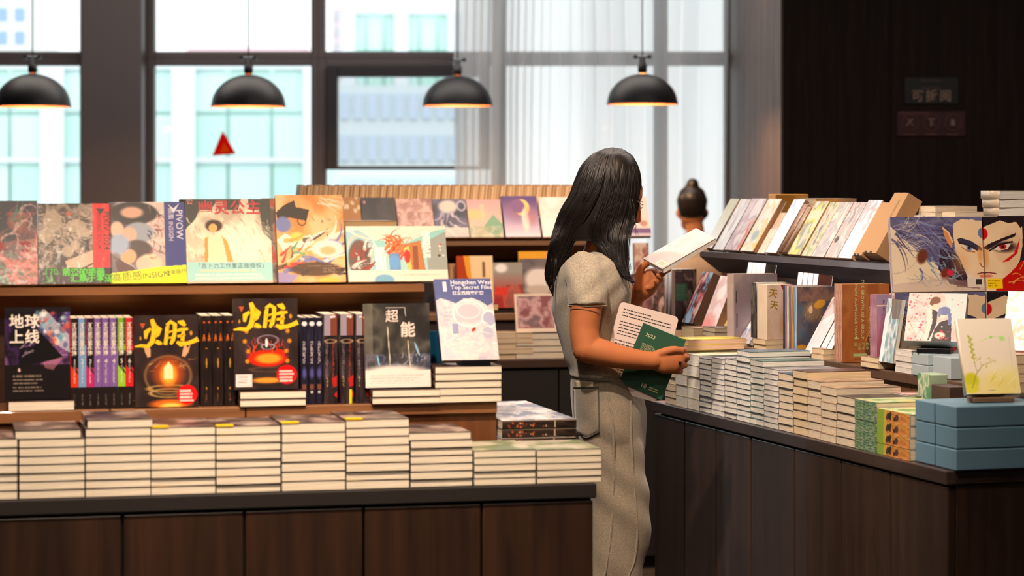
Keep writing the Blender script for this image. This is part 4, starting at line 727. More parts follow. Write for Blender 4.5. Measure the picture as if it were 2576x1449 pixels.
# ------------------------------------------------------------------ far middle display
MF = Frame(1652, 9.62, 13.5)
MT2 = dict(front=mat('far_cabinet_dark', (24, 15, 12), 0.6), top=mat('far_top_dark', (60, 38, 28), 0.5), riser=mat('far_riser', (40, 25, 20), 0.6), cap=mat('far_cap', (120, 84, 58), 0.5), back=mat('far_back', (32, 22, 19), 0.7))
bRm, bSm = 0.27, 0.42
zsm = MF.z(1300, 606, bSm)
display(MF, -1.75, 0.1, [-1.2, -.8, -.4], -1.75, 0.06, -1.6, 0.0, 'dark stepped book display standing beyond the reader, before the windows', MT2, zs=zsm, ridge=zsm + .09, dep=1.2)
def mst(label, x0, x1, yt, yb, b, t=.02, lean=28, **k):
    z = MF.z((x0 + x1) / 2, yb, b); p = MF.xy(MF.a((x0 + x1) / 2, b), b); h = (yb - yt) / F * p.y / math.cos(math.radians(lean)); a0 = MF.a(x0, b); a1 = MF.a(x1, b)
    return book(label, MF.M((a0 + a1) / 2, b, z, 0, lean), a1 - a0 - .0025, h, t, pg=PG_T, **k), a1 - a0, h
A_ = lambda base, seed, h=.17: Art(.147, h, base, 420, seed)
G_ = 'covers facing out on the far display top shelf'
bm = bSm + .012
mst('ochre cover with pale blots, behind the tan books on the far top shelf', 838, 914, 498, 603, bm, cover=(160, 100, 40), art=A_((176, 112, 40), 1).dots(9, [(226, 200, 160)], (.04, .1), (.3, .0, .95, .35)), group=G_)
mst('black cover with a pink dot on the far top shelf', 915, 1003, 499, 603, bm, cover=(40, 32, 34), art=A_((46, 38, 38), 2).noise([(40, 34, 34), (76, 60, 56)], 3).ell(.1, .12, .04, .04, (190, 130, 130)), group=G_)
mst('dusty pink sketch cover on the far top shelf', 1004, 1096, 502, 603, bm, cover=(176, 130, 116), art=A_((200, 156, 140), 3).noise([(180, 130, 114), (214, 172, 156), (150, 100, 90)], 5).curl(16, [(130, 90, 84)], .015, .6, (.1, .1, .9, .7), 0, 4, .3), group=G_)
mst('dark blue cover with a pale horned figure on the far top shelf', 1096, 1182, 503, 603, bm, cover=(44, 44, 70), art=A_((60, 56, 76), 4).noise([(40, 40, 56), (100, 90, 110)], 3).ell(.45, .2, .28, .17, (206, 190, 174), soft=.4).curl(18, [(216, 200, 190), (180, 166, 176)], .04, .7, (.2, .3, .7, .8), 80, 2, .4).ell(.85, .18, .12, .12, (200, 190, 196), ring=.3).rect(0, .75, 1, 1, (226, 206, 190), .85).ell(.6, .58, .1, .1, (80, 70, 84)), group=G_)
mst('peach cover with a green mountain on the far top shelf', 1183, 1269, 504, 603, bm, cover=(190, 150, 130), art=A_((214, 180, 150), 5).grad((196, 150, 144), (206, 190, 156)).ell(.2, .4, .3, .14, (240, 180, 120), soft=.8).poly([(.45, .7), (.75, .4), (1, .66), (1, .9), (.5, .9)], (120, 156, 120)).noise([(160, 156, 120), (210, 190, 160), (130, 150, 120)], 5, amt=.6, box=(0, .7, 1, 1)).rect(.38, .12, .5, .6, (226, 186, 150), .7), group=G_)
mst('purple cover with a golden crescent moon on the far top shelf', 1272, 1362, 495, 602, bm, cover=(84, 50, 96), art=A_((110, 70, 120), 6).grad((86, 52, 110), (236, 210, 210), .1, 1).ell(.4, .35, .3, .25, (150, 90, 110), soft=1, al=.6).ell(.55, .28, .22, .2, (246, 196, 96), soft=.1).ell(.44, .25, .2, .17, (126, 78, 120), soft=.15).ell(.62, .6, .1, .28, (240, 210, 190), soft=.5).ell(.8, .5, .15, .2, (190, 100, 90), soft=1, al=.5), group=G_)
mst('pale cream cover on the far top shelf, partly behind the reader', 1366, 1458, 498, 602, bm, cover=(230, 206, 190), art=A_((238, 216, 200), 7).noise([(226, 200, 186), (246, 228, 214)], 3), group=G_)
mst('cream cover with a violet band at the far top shelf end', 1546, 1640, 497, 600, bm, cover=(220, 190, 176), art=A_((236, 206, 190), 8).dots(10, [(190, 130, 110), (226, 180, 170)], (.04, .1), (.4, .1, .9, .7)).rect(0, .8, 1, .93, (120, 80, 120)).rect(0, .93, 1, 1, (206, 180, 186)), group=G_)
# long row of thin paperbacks, fore-edges out, on the ridge
zt_ = MF.z(1100, 466, .565); n = 90; x = 757.0; pgr = [pages('fore_edge_%d' % i, c, .1) for i, c in enumerate(((222, 178, 130), (206, 160, 112), (232, 192, 148)))]
proto = {}
x_ = 757.0; i = 0
while x_ < 1466:
    w_ = 7.9 + random.uniform(-.9, .9); bb = .548; a0 = MF.a(x_, bb); a1 = MF.a(x_ + w_, bb); t_ = a1 - a0 - .0009; kx = i % 3; h_ = .128 + .0025 * ((i * 7) % 3)
    t_ = math.floor(t_ * 2000) / 2000 - .0002; key = (kx, t_); M = MF.M(a0, bb, zt_ - h_, 90 + random.uniform(-.08, .08), 0, 0) @ Matrix.Rotation(math.radians(5.5), 4, 'X')
    if key not in proto:
        r = bpy.data.objects.new('paperback', None); COL.objects.link(r)
        v, f = cshape(.12, t_, .13, .0009, .0005); v = [(-p[0], p[1], p[2]) for p in v]; mesh_obj('cover', v, [tuple(reversed(q)) for q in f], mat('thin_cover_%d' % kx, ((196, 150, 110), (170, 120, 84), (226, 196, 160))[kx], .5), r)
        v, f = boxvf(-.0597, .0585, .0009, t_ - .0009, .0008, .129); mesh_obj('page_block', v, f, pgr[kx], r); proto[key] = r; o = r
    else: o = dup(proto[key])
    o.matrix_world = M @ Matrix.Translation((.06, 0, 0)); pos = 'left end' if x_ < 860 else 'part above the dark cover' if x_ < 1000 else 'part above the pink cover' if x_ < 1180 else 'part above the mountain cover' if x_ < 1290 else 'part above the moon cover' if x_ < 1380 else 'end touching the reader'
    tag(o, 'thin tan paperback, %s from the left end of the long fore-edge row' % ordw(i), 'book', 'thin paperbacks fore-edge out along the far display')
    x_ += w_; i += 1
# middle tier
G2 = 'covers on the middle tier of the far display'
flat(MF, 1143, 1254, .27, Z1 + .012, 1, .026, 'under the orange and cream cover, far display', None, pg=PG_T, noun='thick tan book', dep=.16)
mst('orange and cream novel with dark red spine on the far middle tier', 1152, 1243, 645, 766, .28, .03, 8, cover=(150, 50, 24), art=A_((232, 196, 150), 9).poly([(0, 0), (.2, 0), (.3, .3), (.5, .75), (.95, .95), (.95, 1), (0, 1)], (170, 60, 24)).poly([(.18, 0), (.35, 0), (.4, .5), (.95, .86), (.95, .93), (.5, .8), (.26, .4)], (226, 150, 50)).rect(.7, .12, .78, .45, (110, 70, 50), .8), group=G2)
mst('brown book edge left of the orange cover, far middle tier', 1112, 1150, 664, 766, .33, .03, 4, cover=(120, 84, 60), art=A_((150, 110, 80), 10).noise([(120, 80, 60), (190, 150, 110)], 3), group=G2)
mst('red bottomed grey misty cover on the far middle tier', 1240, 1318, 662, 776, .29, .02, 8, cover=(110, 60, 56), art=A_((150, 130, 120), 11).grad((150, 140, 130), (170, 60, 50), .2, .8).noise([(140, 40, 40), (200, 90, 70), (120, 90, 80)], 4, amt=.6, box=(0, .5, 1, 1)).rect(.1, .55, .5, .72, (214, 50, 40), .8).ell(.3, .12, .2, .1, (230, 220, 214), soft=.6), group=G2)
mst('amber topped book behind the white cat cover, far middle tier', 1306, 1400, 633, 752, .34, .02, 4, cover=(200, 140, 40), art=A_((220, 156, 50), 12), group=G2)
mst('dark grey cover with a white shape on the far middle tier', 1312, 1400, 652, 758, .30, .02, 8, cover=(90, 80, 80), art=A_((96, 86, 86), 13).ell(.55, .5, .45, .3, (222, 206, 196), soft=.4).ell(.5, .75, .4, .12, (190, 170, 156), soft=.5).noise([(90, 80, 82), (130, 116, 112)], 4, amt=.6, box=(0, 0, 1, .25)), group=G2)
zc = MF.z(1350, 838, .03)
o, w_, h_ = mst('maroon and pink picture book with cream frame, leaning low on the far display', 1298, 1402, 741, 838, .05, .014, 14, cover=(200, 160, 130), art=A_((214, 190, 170), 14).rect(.05, .06, .95, .9, (150, 100, 100)).noise([(120, 70, 70), (200, 160, 160), (110, 90, 90)], 4, amt=.8, box=(.05, .06, .95, .88)))
flat(MF, 1298, 1420, .02, Z0, 4, .0248, 'in the film wrapped pile on the far counter', 'film wrapped pile on the far display counter', pg=pages('page_edges_far_film', (214, 196, 172), 1.0), noun='wrapped book', dep=.16, m_art=PRF)
for x0, x1, lb in ((1236, 1341, 'far pile just left of the wrapped pile'), (1130, 1234, 'far counter pile behind the blue topped cover')):
    flat(MF, x0, x1, .02, Z0, 5, .0205, 'in the ' + lb, 'pale book piles on the far counter', pg=pages('page_edges_far', (206, 180, 148), .15), noun='pale book', dep=.16, cover=(190, 160, 130))
# items past the reader's far side
for k, (x0, x1, yt, yb, b, c, ac, lb) in enumerate(((1596, 1634, 612, 690, .33, (150, 110, 90), [(150, 90, 80), (210, 180, 160)], 'rose and cream cover behind the reader shoulder'), (1590, 1640, 690, 790, .30, (110, 70, 70), [(90, 60, 64), (160, 110, 104)], 'dusky red book behind the raised hand'), (1640, 1686, 676, 790, .36, (90, 66, 60), [(120, 80, 70), (60, 44, 44), (200, 160, 150)], 'mottled dark book between the hand and silver spined set'))):
    mst(lb, x0, x1, yt, yb, b, .02, 6, cover=c, art=A_(c, 20 + k).noise(ac, 4, contrast=2))
# ------------------------------------------------------------------ right display unit (runs towards the viewer)
RF = Frame(1640, 7.66, -72.67)
def Rb(px, a):
    k = (px - CX) / F; return (k * (RF.O.y + a * RF.A.y) - (RF.O.x + a * RF.A.x)) / (RF.B.x - k * RF.B.y)
def Rd(a, b): return RF.xy(a, b).y
def Rz(a, b, py): return EYE - (py - HY) * Rd(a, b) / F
chw = wood('charcoal_walnut', (40, 27, 21), (60, 42, 33), 0.4, True, 2.2, coat=0.2); cht = wood('charcoal_top', (44, 34, 31), (66, 52, 47), 0.35, False, 2.2, coat=0.3); chs = wood('shelf_charcoal', (84, 80, 88), (112, 108, 116), 0.3, False, 2.0, coat=0.35)  # shelf grey lightened, standing in for the window's reflection on its lip
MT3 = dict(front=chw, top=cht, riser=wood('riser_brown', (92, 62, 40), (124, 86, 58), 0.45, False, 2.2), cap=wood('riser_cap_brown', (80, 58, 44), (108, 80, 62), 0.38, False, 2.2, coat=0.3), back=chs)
aE = RF.a(2378, 0.0); bS = .50; zR = 1.290
sR = [RF.a(x, .008) for x in (1722, 1801, 1889, 1999, 2116, 2240)]
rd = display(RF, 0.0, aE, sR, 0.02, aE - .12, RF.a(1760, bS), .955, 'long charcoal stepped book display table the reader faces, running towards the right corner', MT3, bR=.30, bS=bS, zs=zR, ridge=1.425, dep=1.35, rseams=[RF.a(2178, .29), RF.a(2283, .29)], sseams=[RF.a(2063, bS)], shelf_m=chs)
FW = pages('page_edges_white_film', (242, 236, 226), .7); FC = pages('page_edges_cream_film', (236, 216, 188), .5); FCn = pages('page_edges_cream_plain', (232, 206, 166), .15)
TB = .19
Rst = [(1671, 1698, 930, 5, FC, (214, 200, 170), 'in the thick-book pile left of the clenched hand'), (1699, 1727, 886, 5, FW, (214, 205, 180), 'in the thick-book pile just right of the clenched hand'), (1728, 1757, 892, 5, FW, (206, 196, 170), 'in the thick wrapped pile under the yellow and pink pair'),
       (1758, 1787, 902, 10, FW, (70, 86, 100), 'in the evenly squared thin pile, fourth along the counter'), (1788, 1819, 901, 11, FW, (150, 150, 160), 'in the glinting wrapped pile, fifth along the counter'), (1820, 1850, 904, 11, FW, (86, 84, 90), 'in the greyish wrapped pile, sixth along the counter'),
       (1851, 1884, 883, 13, FW, (80, 96, 112), 'in the tall wrapped pile before the colourful spines'), (1886, 1918, 907, 11, FW, (60, 90, 84), 'in the green covered wrapped pile, eighth along the counter'), (1920, 1955, 928, 11, FW, (120, 116, 118), 'in the crinkled film pile, ninth along the counter'),
       (1956, 1991, 940, 8, FC, (56, 66, 86), 'in the dark covered pile, tenth along the counter'), (1993, 2029, 933, 8, FCn, (70, 48, 44), 'in the cream pile with the jutting top book, right counter'), (2030, 2062, 958, 7, FC, (150, 120, 96), 'in the cream pile below the wrapped blue cover'),
       (2063, 2101, 974, 7, FC, (160, 130, 100), 'in the crinkled cream pile, third before the green spines'), (2102, 2148, 999, 6, FC, (60, 46, 40), 'in the loose cream pile touching the green spines')]
bR0 = .010
for i, (x0, x1, ty, n, pg, cv, lb) in enumerate(Rst):
    a0 = RF.a(x0, bR0); a1 = RF.a(x1 + .6, bR0); zt_ = Rz((a0 + a1) / 2, bR0, ty); t_ = (zt_ - Z0) / n - .0004
    top = Art(a1 - a0, TB, cv, 140, 200 + i).noise([tuple(int(q * .8) for q in cv), tuple(min(255, int(q * 1.2 + 20)) for q in cv)], 4)
    stack(RF, a0, a1, bR0, Z0, n, t_, TB, cv, pg, lb, 'wrapped paperbacks piled along the right counter edge', topart=top, jit=.0022, noun='paperback')
def stack_spine(fr, x0, x1, b0, z0, n, t, w, cv, pg, sart, lb, group, noun='paperback', top=None):
    a0 = fr.a(x0, b0); a1 = fr.a(x1, b0); d = a1 - a0 - .0017; pr = flat_proto(w, d, t, cv, pg, top(w, d) if top else None, spineart=sart(d, t), m_art=PRF)
    for i in range(n):
        o = pr if i == 0 else dup(pr); o.name = 'paperback'; p = fr.P(a1 - .0005 + random.uniform(-.0002, .0002), b0 + w / 2 + random.uniform(0, .003), z0 + .0006 + (n - 1 - i) * (t + .0004))
        o.matrix_world = Matrix.Translation(p) @ Matrix.Rotation(fr.t + math.radians(90 + random.uniform(-.15, .15)), 4, 'Z'); tag(o, '%s %s, %s' % (noun, fromtop(i, n), lb), 'book', group)
gr = lambda d, t: Art(d, t, (96, 130, 96), 1100, 301).noise([(60, 96, 70), (130, 160, 110), (90, 110, 130), (190, 190, 150), (70, 120, 70)], 7, contrast=2.4)
def orr(d, t): return Art(d, t, (190, 120, 60), 1100, 302).grad((140, 160, 60), (214, 150, 110)).noise([(196, 116, 50), (226, 160, 90), (180, 90, 40)], 6, amt=.8, box=(.28, 0, 1, 1), contrast=2).rect(0, 0, .2, 1, (134, 164, 62)).rect(.2, 0, .3, 1, (196, 170, 70)).dots(7, [(50, 36, 30), (70, 50, 50)], (.03, .05), (.3, .3, .62, .75)).rows(.72, .95, .4, .2, 2, (150, 80, 50), .5, .6)
tg = lambda w, d: Art(w, d, (170, 190, 140), 260, 303).noise([(110, 160, 70), (230, 226, 190), (190, 200, 150), (236, 200, 110)], 5, contrast=2)
zg = Rz(RF.a(2180, .01), .01, 1009); stack_spine(RF, 2149, 2204, .010, Z0, 5, (zg - Z0) / 5 - .0004, .17, (90, 120, 90), FC, gr, 'in the pile beside the loose cream pile', 'green painted spine pile', 'green spined book', tg)
zg = Rz(RF.a(2240, .01), .01, 1034); stack_spine(RF, 2205, 2288, .010, Z0, 4, (zg - Z0) / 4 - .0004, .17, (110, 120, 100), FC, orr, 'in the orange pile beside the blue boxes', 'orange and green painted spine pile', 'painted spine book', tg)
# long pair lying on the second pile
def pair(x0, b, z, n, t, d, cv, pg, lb, group=None, w=.125, top=None):
    a1 = RF.a(x0, b); stack(RF, a1 - w, a1, b, z, n, t, d, cv, pg, lb, group, noun='yellow and pink edged book', topart=top)
pk = pages('page_edges_pink', (240, 196, 168), .3)
zp = Rz(RF.a(1728, .01), .01, 883)
pair(1728, .012, zp + .001, 2, .0165, .19, (236, 206, 60), pk, 'lying across the thick piles beside the hand', 'yellow and pink edged pair')
# blue grey boxes at the near corner
bx = (98, 132, 152)
for j, (x0, x1) in enumerate(((2300, 2348), (2351, 2405))):
    a0 = RF.a(x0, .02); a1 = RF.a(x1, .02)
    for i in range(3):
        r = boxed('slate blue gift box, %s, in the %s column of boxes on the right counter corner' % (('lowest', 'middle', 'topmost')[i], ('rear', 'nearest')[j]), RF.M((a0 + a1) / 2, .02 + random.uniform(0, .002), Z0 + i * .0515), a1 - a0 - .004, .0508, .262, bx, group='slate blue boxes on the counter corner', bev=.003)
zB = Z0 + 3 * .0515
# pale flower book on its wooden stand
wb = wood('stand_wood', (110, 78, 54), (150, 112, 80), 0.5, False, 3)
aP = RF.a(2440, .12); pP = Rb(2487, aE - .075)
Mp = RF.M(aE - .05, pP, zB + .001, 83)
r = empty('book_stand', 'low wooden stand under the pale flower cover, on slate blue boxes', 'stand', Mp); MB().box(-.052, .052, -.004, .045, 0, .012, .002).build('stand_base', wb, r); MB().prism([(-.04, .035, .012), (-.04, .085, .13), (-.04, .089, .13), (-.04, .045, .012)], (.08, 0, 0)).build('stand_back', wb, r)
a = Art(.139, .196, (244, 226, 204), 700, 401).grad((246, 230, 210), (240, 220, 196)).ell(.72, .85, .34, .24, (244, 226, 120), soft=.9, al=.75).ell(.5, .95, .4, .18, (240, 214, 130), soft=.9, al=.6).ell(.12, .82, .14, .1, (206, 200, 40), soft=.5).ell(.1, .93, .14, .06, (222, 210, 60), soft=.6).line([(.12, .92), (.22, .74), (.36, .62), (.62, .56)], .008, (170, 150, 60)).line([(.24, .70), (.2, .5), (.19, .3), (.15, .22)], .006, (160, 160, 70))
for q in range(9): a.ell(.17 + .035 * (q % 2) + .01 * q * .3, .24 + q * .035, .022, .022, (186, 186, 70), rot=40 if q % 2 else -40, soft=.3)
a.curl(14, [(170, 170, 40), (200, 180, 90)], .012, .8, (.2, .52, .62, .66), -60, 2, .08).ell(.62, .62, .25, .12, (250, 236, 214), soft=.9, al=.5).line([(.38, .30), (.5, .27), (.6, .24), (.8, .25)], .006, (190, 230, 130), .8).ell(.58, .25, .02, .02, (150, 220, 100)).ell(.78, .27, .05, .03, (180, 232, 130), soft=.8).curl(10, [(226, 206, 90), (250, 240, 200)], .012, .6, (.4, .7, .95, .95), -70, 1, .2).rows(.4, .6, .955, .02, 1, (170, 160, 120), .6, .8).rect(.90, .25, .915, .65, (220, 200, 190), .5)
o = book('pale cream book with yellow flowers, facing out on slate blue boxes at the counter corner', Mp @ Matrix.Translation((0, -.002, .0135)) @ Matrix.Rotation(math.radians(-20), 4, 'X'), .139, .196, .020, cover=(226, 208, 188), art=a, m_art=PR, hard=True)
# green slipcase and dark tray behind the corner piles
a = Art(.07, .19, (206, 204, 170), 500, 410).noise([(226, 212, 180), (130, 176, 150), (236, 220, 196), (96, 146, 120)], 4, contrast=2)
a0 = RF.a(2305, .20); a1 = RF.a(2336, .20); hq = Rz(a0, .2, 938) - Z0; boxed('green and cream painted slipcase standing behind the orange and green pile', RF.M((a0 + a1) / 2, .205, Z0), a1 - a0, hq, .05, (170, 190, 160), Art(a1 - a0, hq, (214, 208, 176), 600, 411).noise([(230, 214, 184), (120, 170, 140), (236, 220, 200), (90, 150, 110)], 4, contrast=2), name='slipcase')
a0 = RF.a(2338, .20); a1 = a0 + .10; boxed('dark brown lidded box standing behind the slate blue boxes', RF.M((a0 + a1) / 2, .205, Z0), a1 - a0, .165, .05, (74, 54, 46), name='lidded_box')
# ---- second step.  camera-facing groups: spines to the aisle, last cover to the viewer
def rgrp(lbs, x0, x1, x2, yt, b0, z, n, cover, art=None, spine=None, group=None, lean=0, pg=PG_R, m_art=None, w=None, dy=0):
    aB = RF.a(x0, b0); aF = RF.a(x1, b0); w_ = w or (Rb(x2, aF) - b0); h_ = (Rz(aF, b0, yt) - z); t_ = (aF - aB) / n - .0006; res = []
    for k in range(n):
        ka = dict(art=art(w_, h_)) if (k == 0 and art) else {}
        if k == 0: o = book(lbs[0], RF.M(aF, b0 + w_ / 2, z, 90 + dy, lean), w_, h_, t_, cover=cover, spine=spine(t_, h_) if spine else None, pg=pg, group=group, m_art=m_art, **ka)
        elif k == 1: o = p1 = book(lbs[1] % ORD[k], RF.M(aF - k * (t_ + .0006), b0 + w_ / 2, z, 90 + dy, lean), w_, h_, t_, cover=cover, spine=spine(t_, h_) if spine else None, pg=pg, group=group, m_art=m_art)
        else: o = dup(p1, settle(RF.M(aF - k * (t_ + .0006), b0 + w_ / 2, z, 90 + dy, lean), w_, t_)[0], lbs[1] % ORD[k])
        res.append(o)
    return res, w_, h_
def rlean(label, x0, x1, yt, yb, b, z, c, art=None, t=.02, lean=30, yaw=0, group=None, pg=PG_R, m_art=None, hard=False, h=None):
    a0 = RF.a(x0, b); a1 = RF.a(x1, b); am = (a0 + a1) / 2; h_ = h or (yb - yt) * Rd(am, b) / F / math.cos(math.radians(lean)); w_ = a1 - a0
    return book(label, RF.M(am, b, z, yaw, lean), w_, h_, t, cover=c, art=art(w_, h_) if art else None, group=group, pg=pg, m_art=m_art, hard=hard), w_, h_
bT = .325
a_ = lambda base, cols, seed, cells=4, extra=None, res=520: (lambda w, h: (lambda A: (extra(A) or A) if extra else A)(Art(w, h, base, res, seed).noise(cols, cells, contrast=1.8)))
rgrp(['green labelled dark book with a silver spine, far end of the right step', 'silver spined copy, %s behind the green labelled cover'], 1672, 1690, 1752, 678, bT, Z1 + .012, 2, (190, 190, 196), a_((100, 80, 76), [(90, 70, 66), (160, 140, 130), (60, 44, 44)], 501, 4, lambda A: A.rect(0, 0, .12, 1, (196, 170, 150)).rect(.15, .05, .5, .95, (70, 50, 50), .8).rect(.14, .24, .62, .52, (70, 120, 90)).rows(.2, .58, .28, .04, 6, (110, 170, 130), .5, .6)), group='silver spined books at the far step end')
rlean('blue and pink wrapped cover leaning back at the far end of the right step', 1716, 1742, 664, 803, bT + .03, Z1 + .02, (120, 90, 90), a_((120, 110, 130), [(150, 180, 214), (70, 50, 54), (200, 110, 120), (220, 200, 190)], 502, 4), .05, 24, m_art=PRF, pg=pages('page_edges_brown', (150, 110, 84), .1))
rlean('pale pink cover leaning back with brown page edge, right step', 1764, 1798, 672, 815, bT + .03, Z1 + .012, (232, 206, 206), a_((238, 214, 214), [(250, 240, 240), (226, 190, 190), (240, 226, 230)], 503, 3, lambda A: A.ell(.3, .95, .5, .2, (232, 150, 150), soft=.9)), .05, 22, m_art=PRF, pg=pages('page_edges_brown', (150, 110, 84), .1))
rlean('small pale yellow book leaning behind the short piles, right step', 1806, 1836, 762, 815, bT + .05, Z1 + .01, (240, 226, 190), a_((240, 226, 180), [(250, 244, 220), (226, 200, 120)], 504), .02, 30)
rl = lambda x0, x1, b, n, t, lb, g, pg=FCn, cv=(150, 116, 90), d=.16, **k: stack(RF, RF.a(x0, b), RF.a(x1, b), b, Z1, n, t, d, cv, pg, lb, g, **k)
rl(1712, 1742, .29, 1, .036, 'right of the shopping papers on the step', None, d=.10, noun='thick cream block of a book')
rl(1767, 1797, .29, 3, .0155, 'in the short dark ended pile on the right step', 'short dark ended pile on the step', d=.12, noun='small book', pg=pages('page_edges_two', (222, 200, 170), .3), cv=(84, 60, 52))
zz5 = Z1 + .022
rgrp(['mauve grey book with narrow dark lettering, facing the viewer on the right step', 'pink spined copy, %s behind the mauve grey cover'], 1829, 1844, 1955, 690, .30, zz5, 3, (214, 186, 176), a_((176, 156, 160), [(160, 140, 146), (196, 176, 176)], 505, 3, lambda A: A.poly([(.5, 0), (1, 0), (1, .45), (.2, 1), (0, 1), (0, .8)], (150, 134, 146), .5).rect(.06, .26, .09, .46, (90, 66, 66)).rect(.07, .62, .10, .84, (90, 66, 66)).rect(0, 0, .03, 1, (226, 200, 190))), a_((216, 188, 178), [(206, 176, 166), (226, 200, 190)], 506), group='mauve grey books with pink spines')
rl(1829, 1862, .295, 1, .021, 'flat under the mauve grey book on the right step', None, d=.15, noun='pale book')
for k in range(4): rlean('white topped dark edged book leaning behind the mauve cover, %s from the reader' % ORD[k], 1868 + k * 11, 1878 + k * 11, 666, 700, bT + .09, Z1 + .13, (226, 228, 236), None, .04, 10, h=.13 - .0 * k, group='white topped books behind the mauve cover', pg=pages('page_edges_black', (50, 44, 42), .3))
rlean('glossy blue white cover leaning low between mauve and golden lettered books', 1856, 1884, 792, 862, .315, Z1, (200, 206, 226), a_((214, 218, 232), [(250, 250, 252), (150, 160, 196), (206, 190, 190)], 507, 3), .015, 34, m_art=PRF)
z7 = Z1 + .033
rl(1893, 1925, .29, 2, .016, 'under the golden lettered fox cover, right step', 'two books under the golden lettered cover', d=.12, noun='cream book')
rgrp(['black spined wrapped book at the left of the golden lettered set', 'grey spine %s'], 1889, 1903, 1985, 712, .30, z7, 1, (44, 42, 42), None, a_((60, 56, 50), [(40, 38, 36), (110, 100, 84)], 508, 8))
RR, w_, h_ = rgrp(['cream cover with golden lettering and a red lantern, facing the viewer on the step', 'cream spined copy, %s from the golden lettered cover'], 1905, 1930, 1996, 717, .30, z7, 6, (232, 208, 184), a_((222, 190, 164), [(214, 180, 156), (232, 206, 180)], 509, 3, lambda A: A.poly([(.5, 0), (1, 0), (1, .3), (.7, .22)], (150, 50, 50)).ell(.85, .28, .22, .1, (226, 180, 150), soft=.4).ell(.9, .36, .2, .07, (130, 40, 40), soft=.4).ell(.85, .72, .38, .32, (206, 164, 120), soft=.2).curl(30, [(226, 190, 140), (170, 116, 70)], .012, .7, (.55, .5, 1, .95), 80, 1, .2).ell(.98, .8, .12, .1, (30, 24, 24), soft=.2)), a_((236, 214, 192), [(226, 200, 176), (240, 222, 204)], 510), group='cream spined set with golden lettering')
lettering(RR[0], '天', .030, (170, 124, 30), on_front(w_, h_, .22, .17, 10), off=.02); lettering(RR[0], '天', .028, (170, 124, 30), on_front(w_, h_, .25, .38, 10), off=.02)
sc = [(40, 44, 90), (150, 110, 100), (200, 196, 190), (110, 90, 84), (196, 130, 60), (90, 130, 160), (170, 180, 196)]
aB = RF.a(1970, .30); aF = RF.a(2005, .30); t_ = (aF - aB) / 7; z8 = Z1 + .002; h8 = Rz(aF, .30, 722) - z8; w8 = Rb(2100, aF) - .30
for k, c in enumerate(sc):
    ar = Art(w8, h8, (70, 84, 104), 520, 511).noise([(40, 60, 84), (90, 80, 90), (60, 96, 116)], 3, contrast=1.6).noise([(110, 70, 60), (150, 110, 90), (90, 70, 70)], 4, amt=.8, box=(0, 0, 1, .22)).ell(.42, .36, .24, .16, (130, 104, 80), soft=.5).curl(40, [(170, 140, 100), (90, 76, 66)], .008, .6, (.2, .22, .65, .5), 90, 2, .16).ell(.6, .26, .16, .06, (210, 150, 40), rot=-25, soft=.3).ell(.36, .34, .05, .06, (226, 190, 150)).ell(.12, .9, .14, .04, (214, 150, 50), soft=.5) if k == 6 else None
    book('dark blue cover with a golden haired figure, facing the viewer, end of the colourful spines' if k == 6 else '%s spined book, in the colourful run left of the golden haired cover' % ('navy', 'brown', 'white', 'taupe', 'orange', 'steel blue', '')[k], RF.M(aB + (k + 1) * t_, .30 + w8 / 2, z8, 90), w8, h8, t_ - .0006, cover=c, art=ar, spine=Art(t_, h8, c, 900, 520 + k).noise([tuple(int(q * .75) for q in c), c, tuple(min(255, int(q * 1.2)) for q in c)], 5, 3), pg=PG_R, group='colourful spined run on the right step', m_art=PRF)
for k in range(4): rlean('white topped maroon edged book behind the colourful spines, %s from the reader' % ORD[k], 1996 + k * 13, 2007 + k * 13, 695, 740, bT + .09, Z1 + .11, (232, 232, 240), None, .05, 8, h=.13, group='white topped books behind the colourful spines', pg=pages('page_edges_maroon', (110, 60, 52), .3))
brn = pages('page_edges_grey_brown', (120, 96, 84), .15)
for k in range(3): rlean(['white topped brown edged cover leaning over the golden haired cover', 'second brown edged leaning book, right of the white topped cover', 'third brown edged leaning book, beside the russet cover'][k], (2022, 2055, 2070)[k], (2052, 2068, 2083)[k], 735 + k * 3, 880, .305, Z1 + .001, (190, 180, 190), a_((214, 210, 220), [(240, 240, 248), (150, 110, 96), (200, 190, 196)], 530 + k, 3, lambda A: A.poly([(0, .45), (1, .2), (1, 1), (0, 1)], (226, 226, 236), .8)), .016, 30, m_art=PRF, pg=brn, group='brown edged books leaning beside the russet cover')
rl(2040, 2070, .285, 2, .0155, 'between the leaning brown edged books and the russet cover', 'two books before the brown edged leaning ones', d=.11, noun='cream book')
RR, w_, h_ = rgrp(['russet cover with sideways pale lettering, facing the viewer on the right step', 'russet wrapped copy, %s from the russet cover'], 2099, 2119, 2236, 716, .292, Z1 + .0005, 3, (166, 100, 56), a_((160, 92, 44), [(150, 84, 40), (172, 104, 54), (158, 90, 44)], 540, 3, lambda A: A.poly([(.6, .5), (.85, .3), (1, .15), (1, 1), (.45, 1)], (80, 52, 40), .75).line([(.5, .72), (.85, .22)], .008, (206, 140, 70)).curl(10, [(196, 170, 110)], .004, .6, (.4, .25, .7, .5), 60, 1, .2).poly([(.25, .70), (.35, .70), (.3, .655)], (190, 196, 130)).rect(.24, .89, .52, .925, (170, 190, 130)).rows(.25, .55, .96, .02, 1, (60, 40, 34), .8, .5)), a_((190, 140, 116), [(206, 160, 140), (150, 96, 70), (196, 150, 130)], 541, 6), group='russet wrapped books')
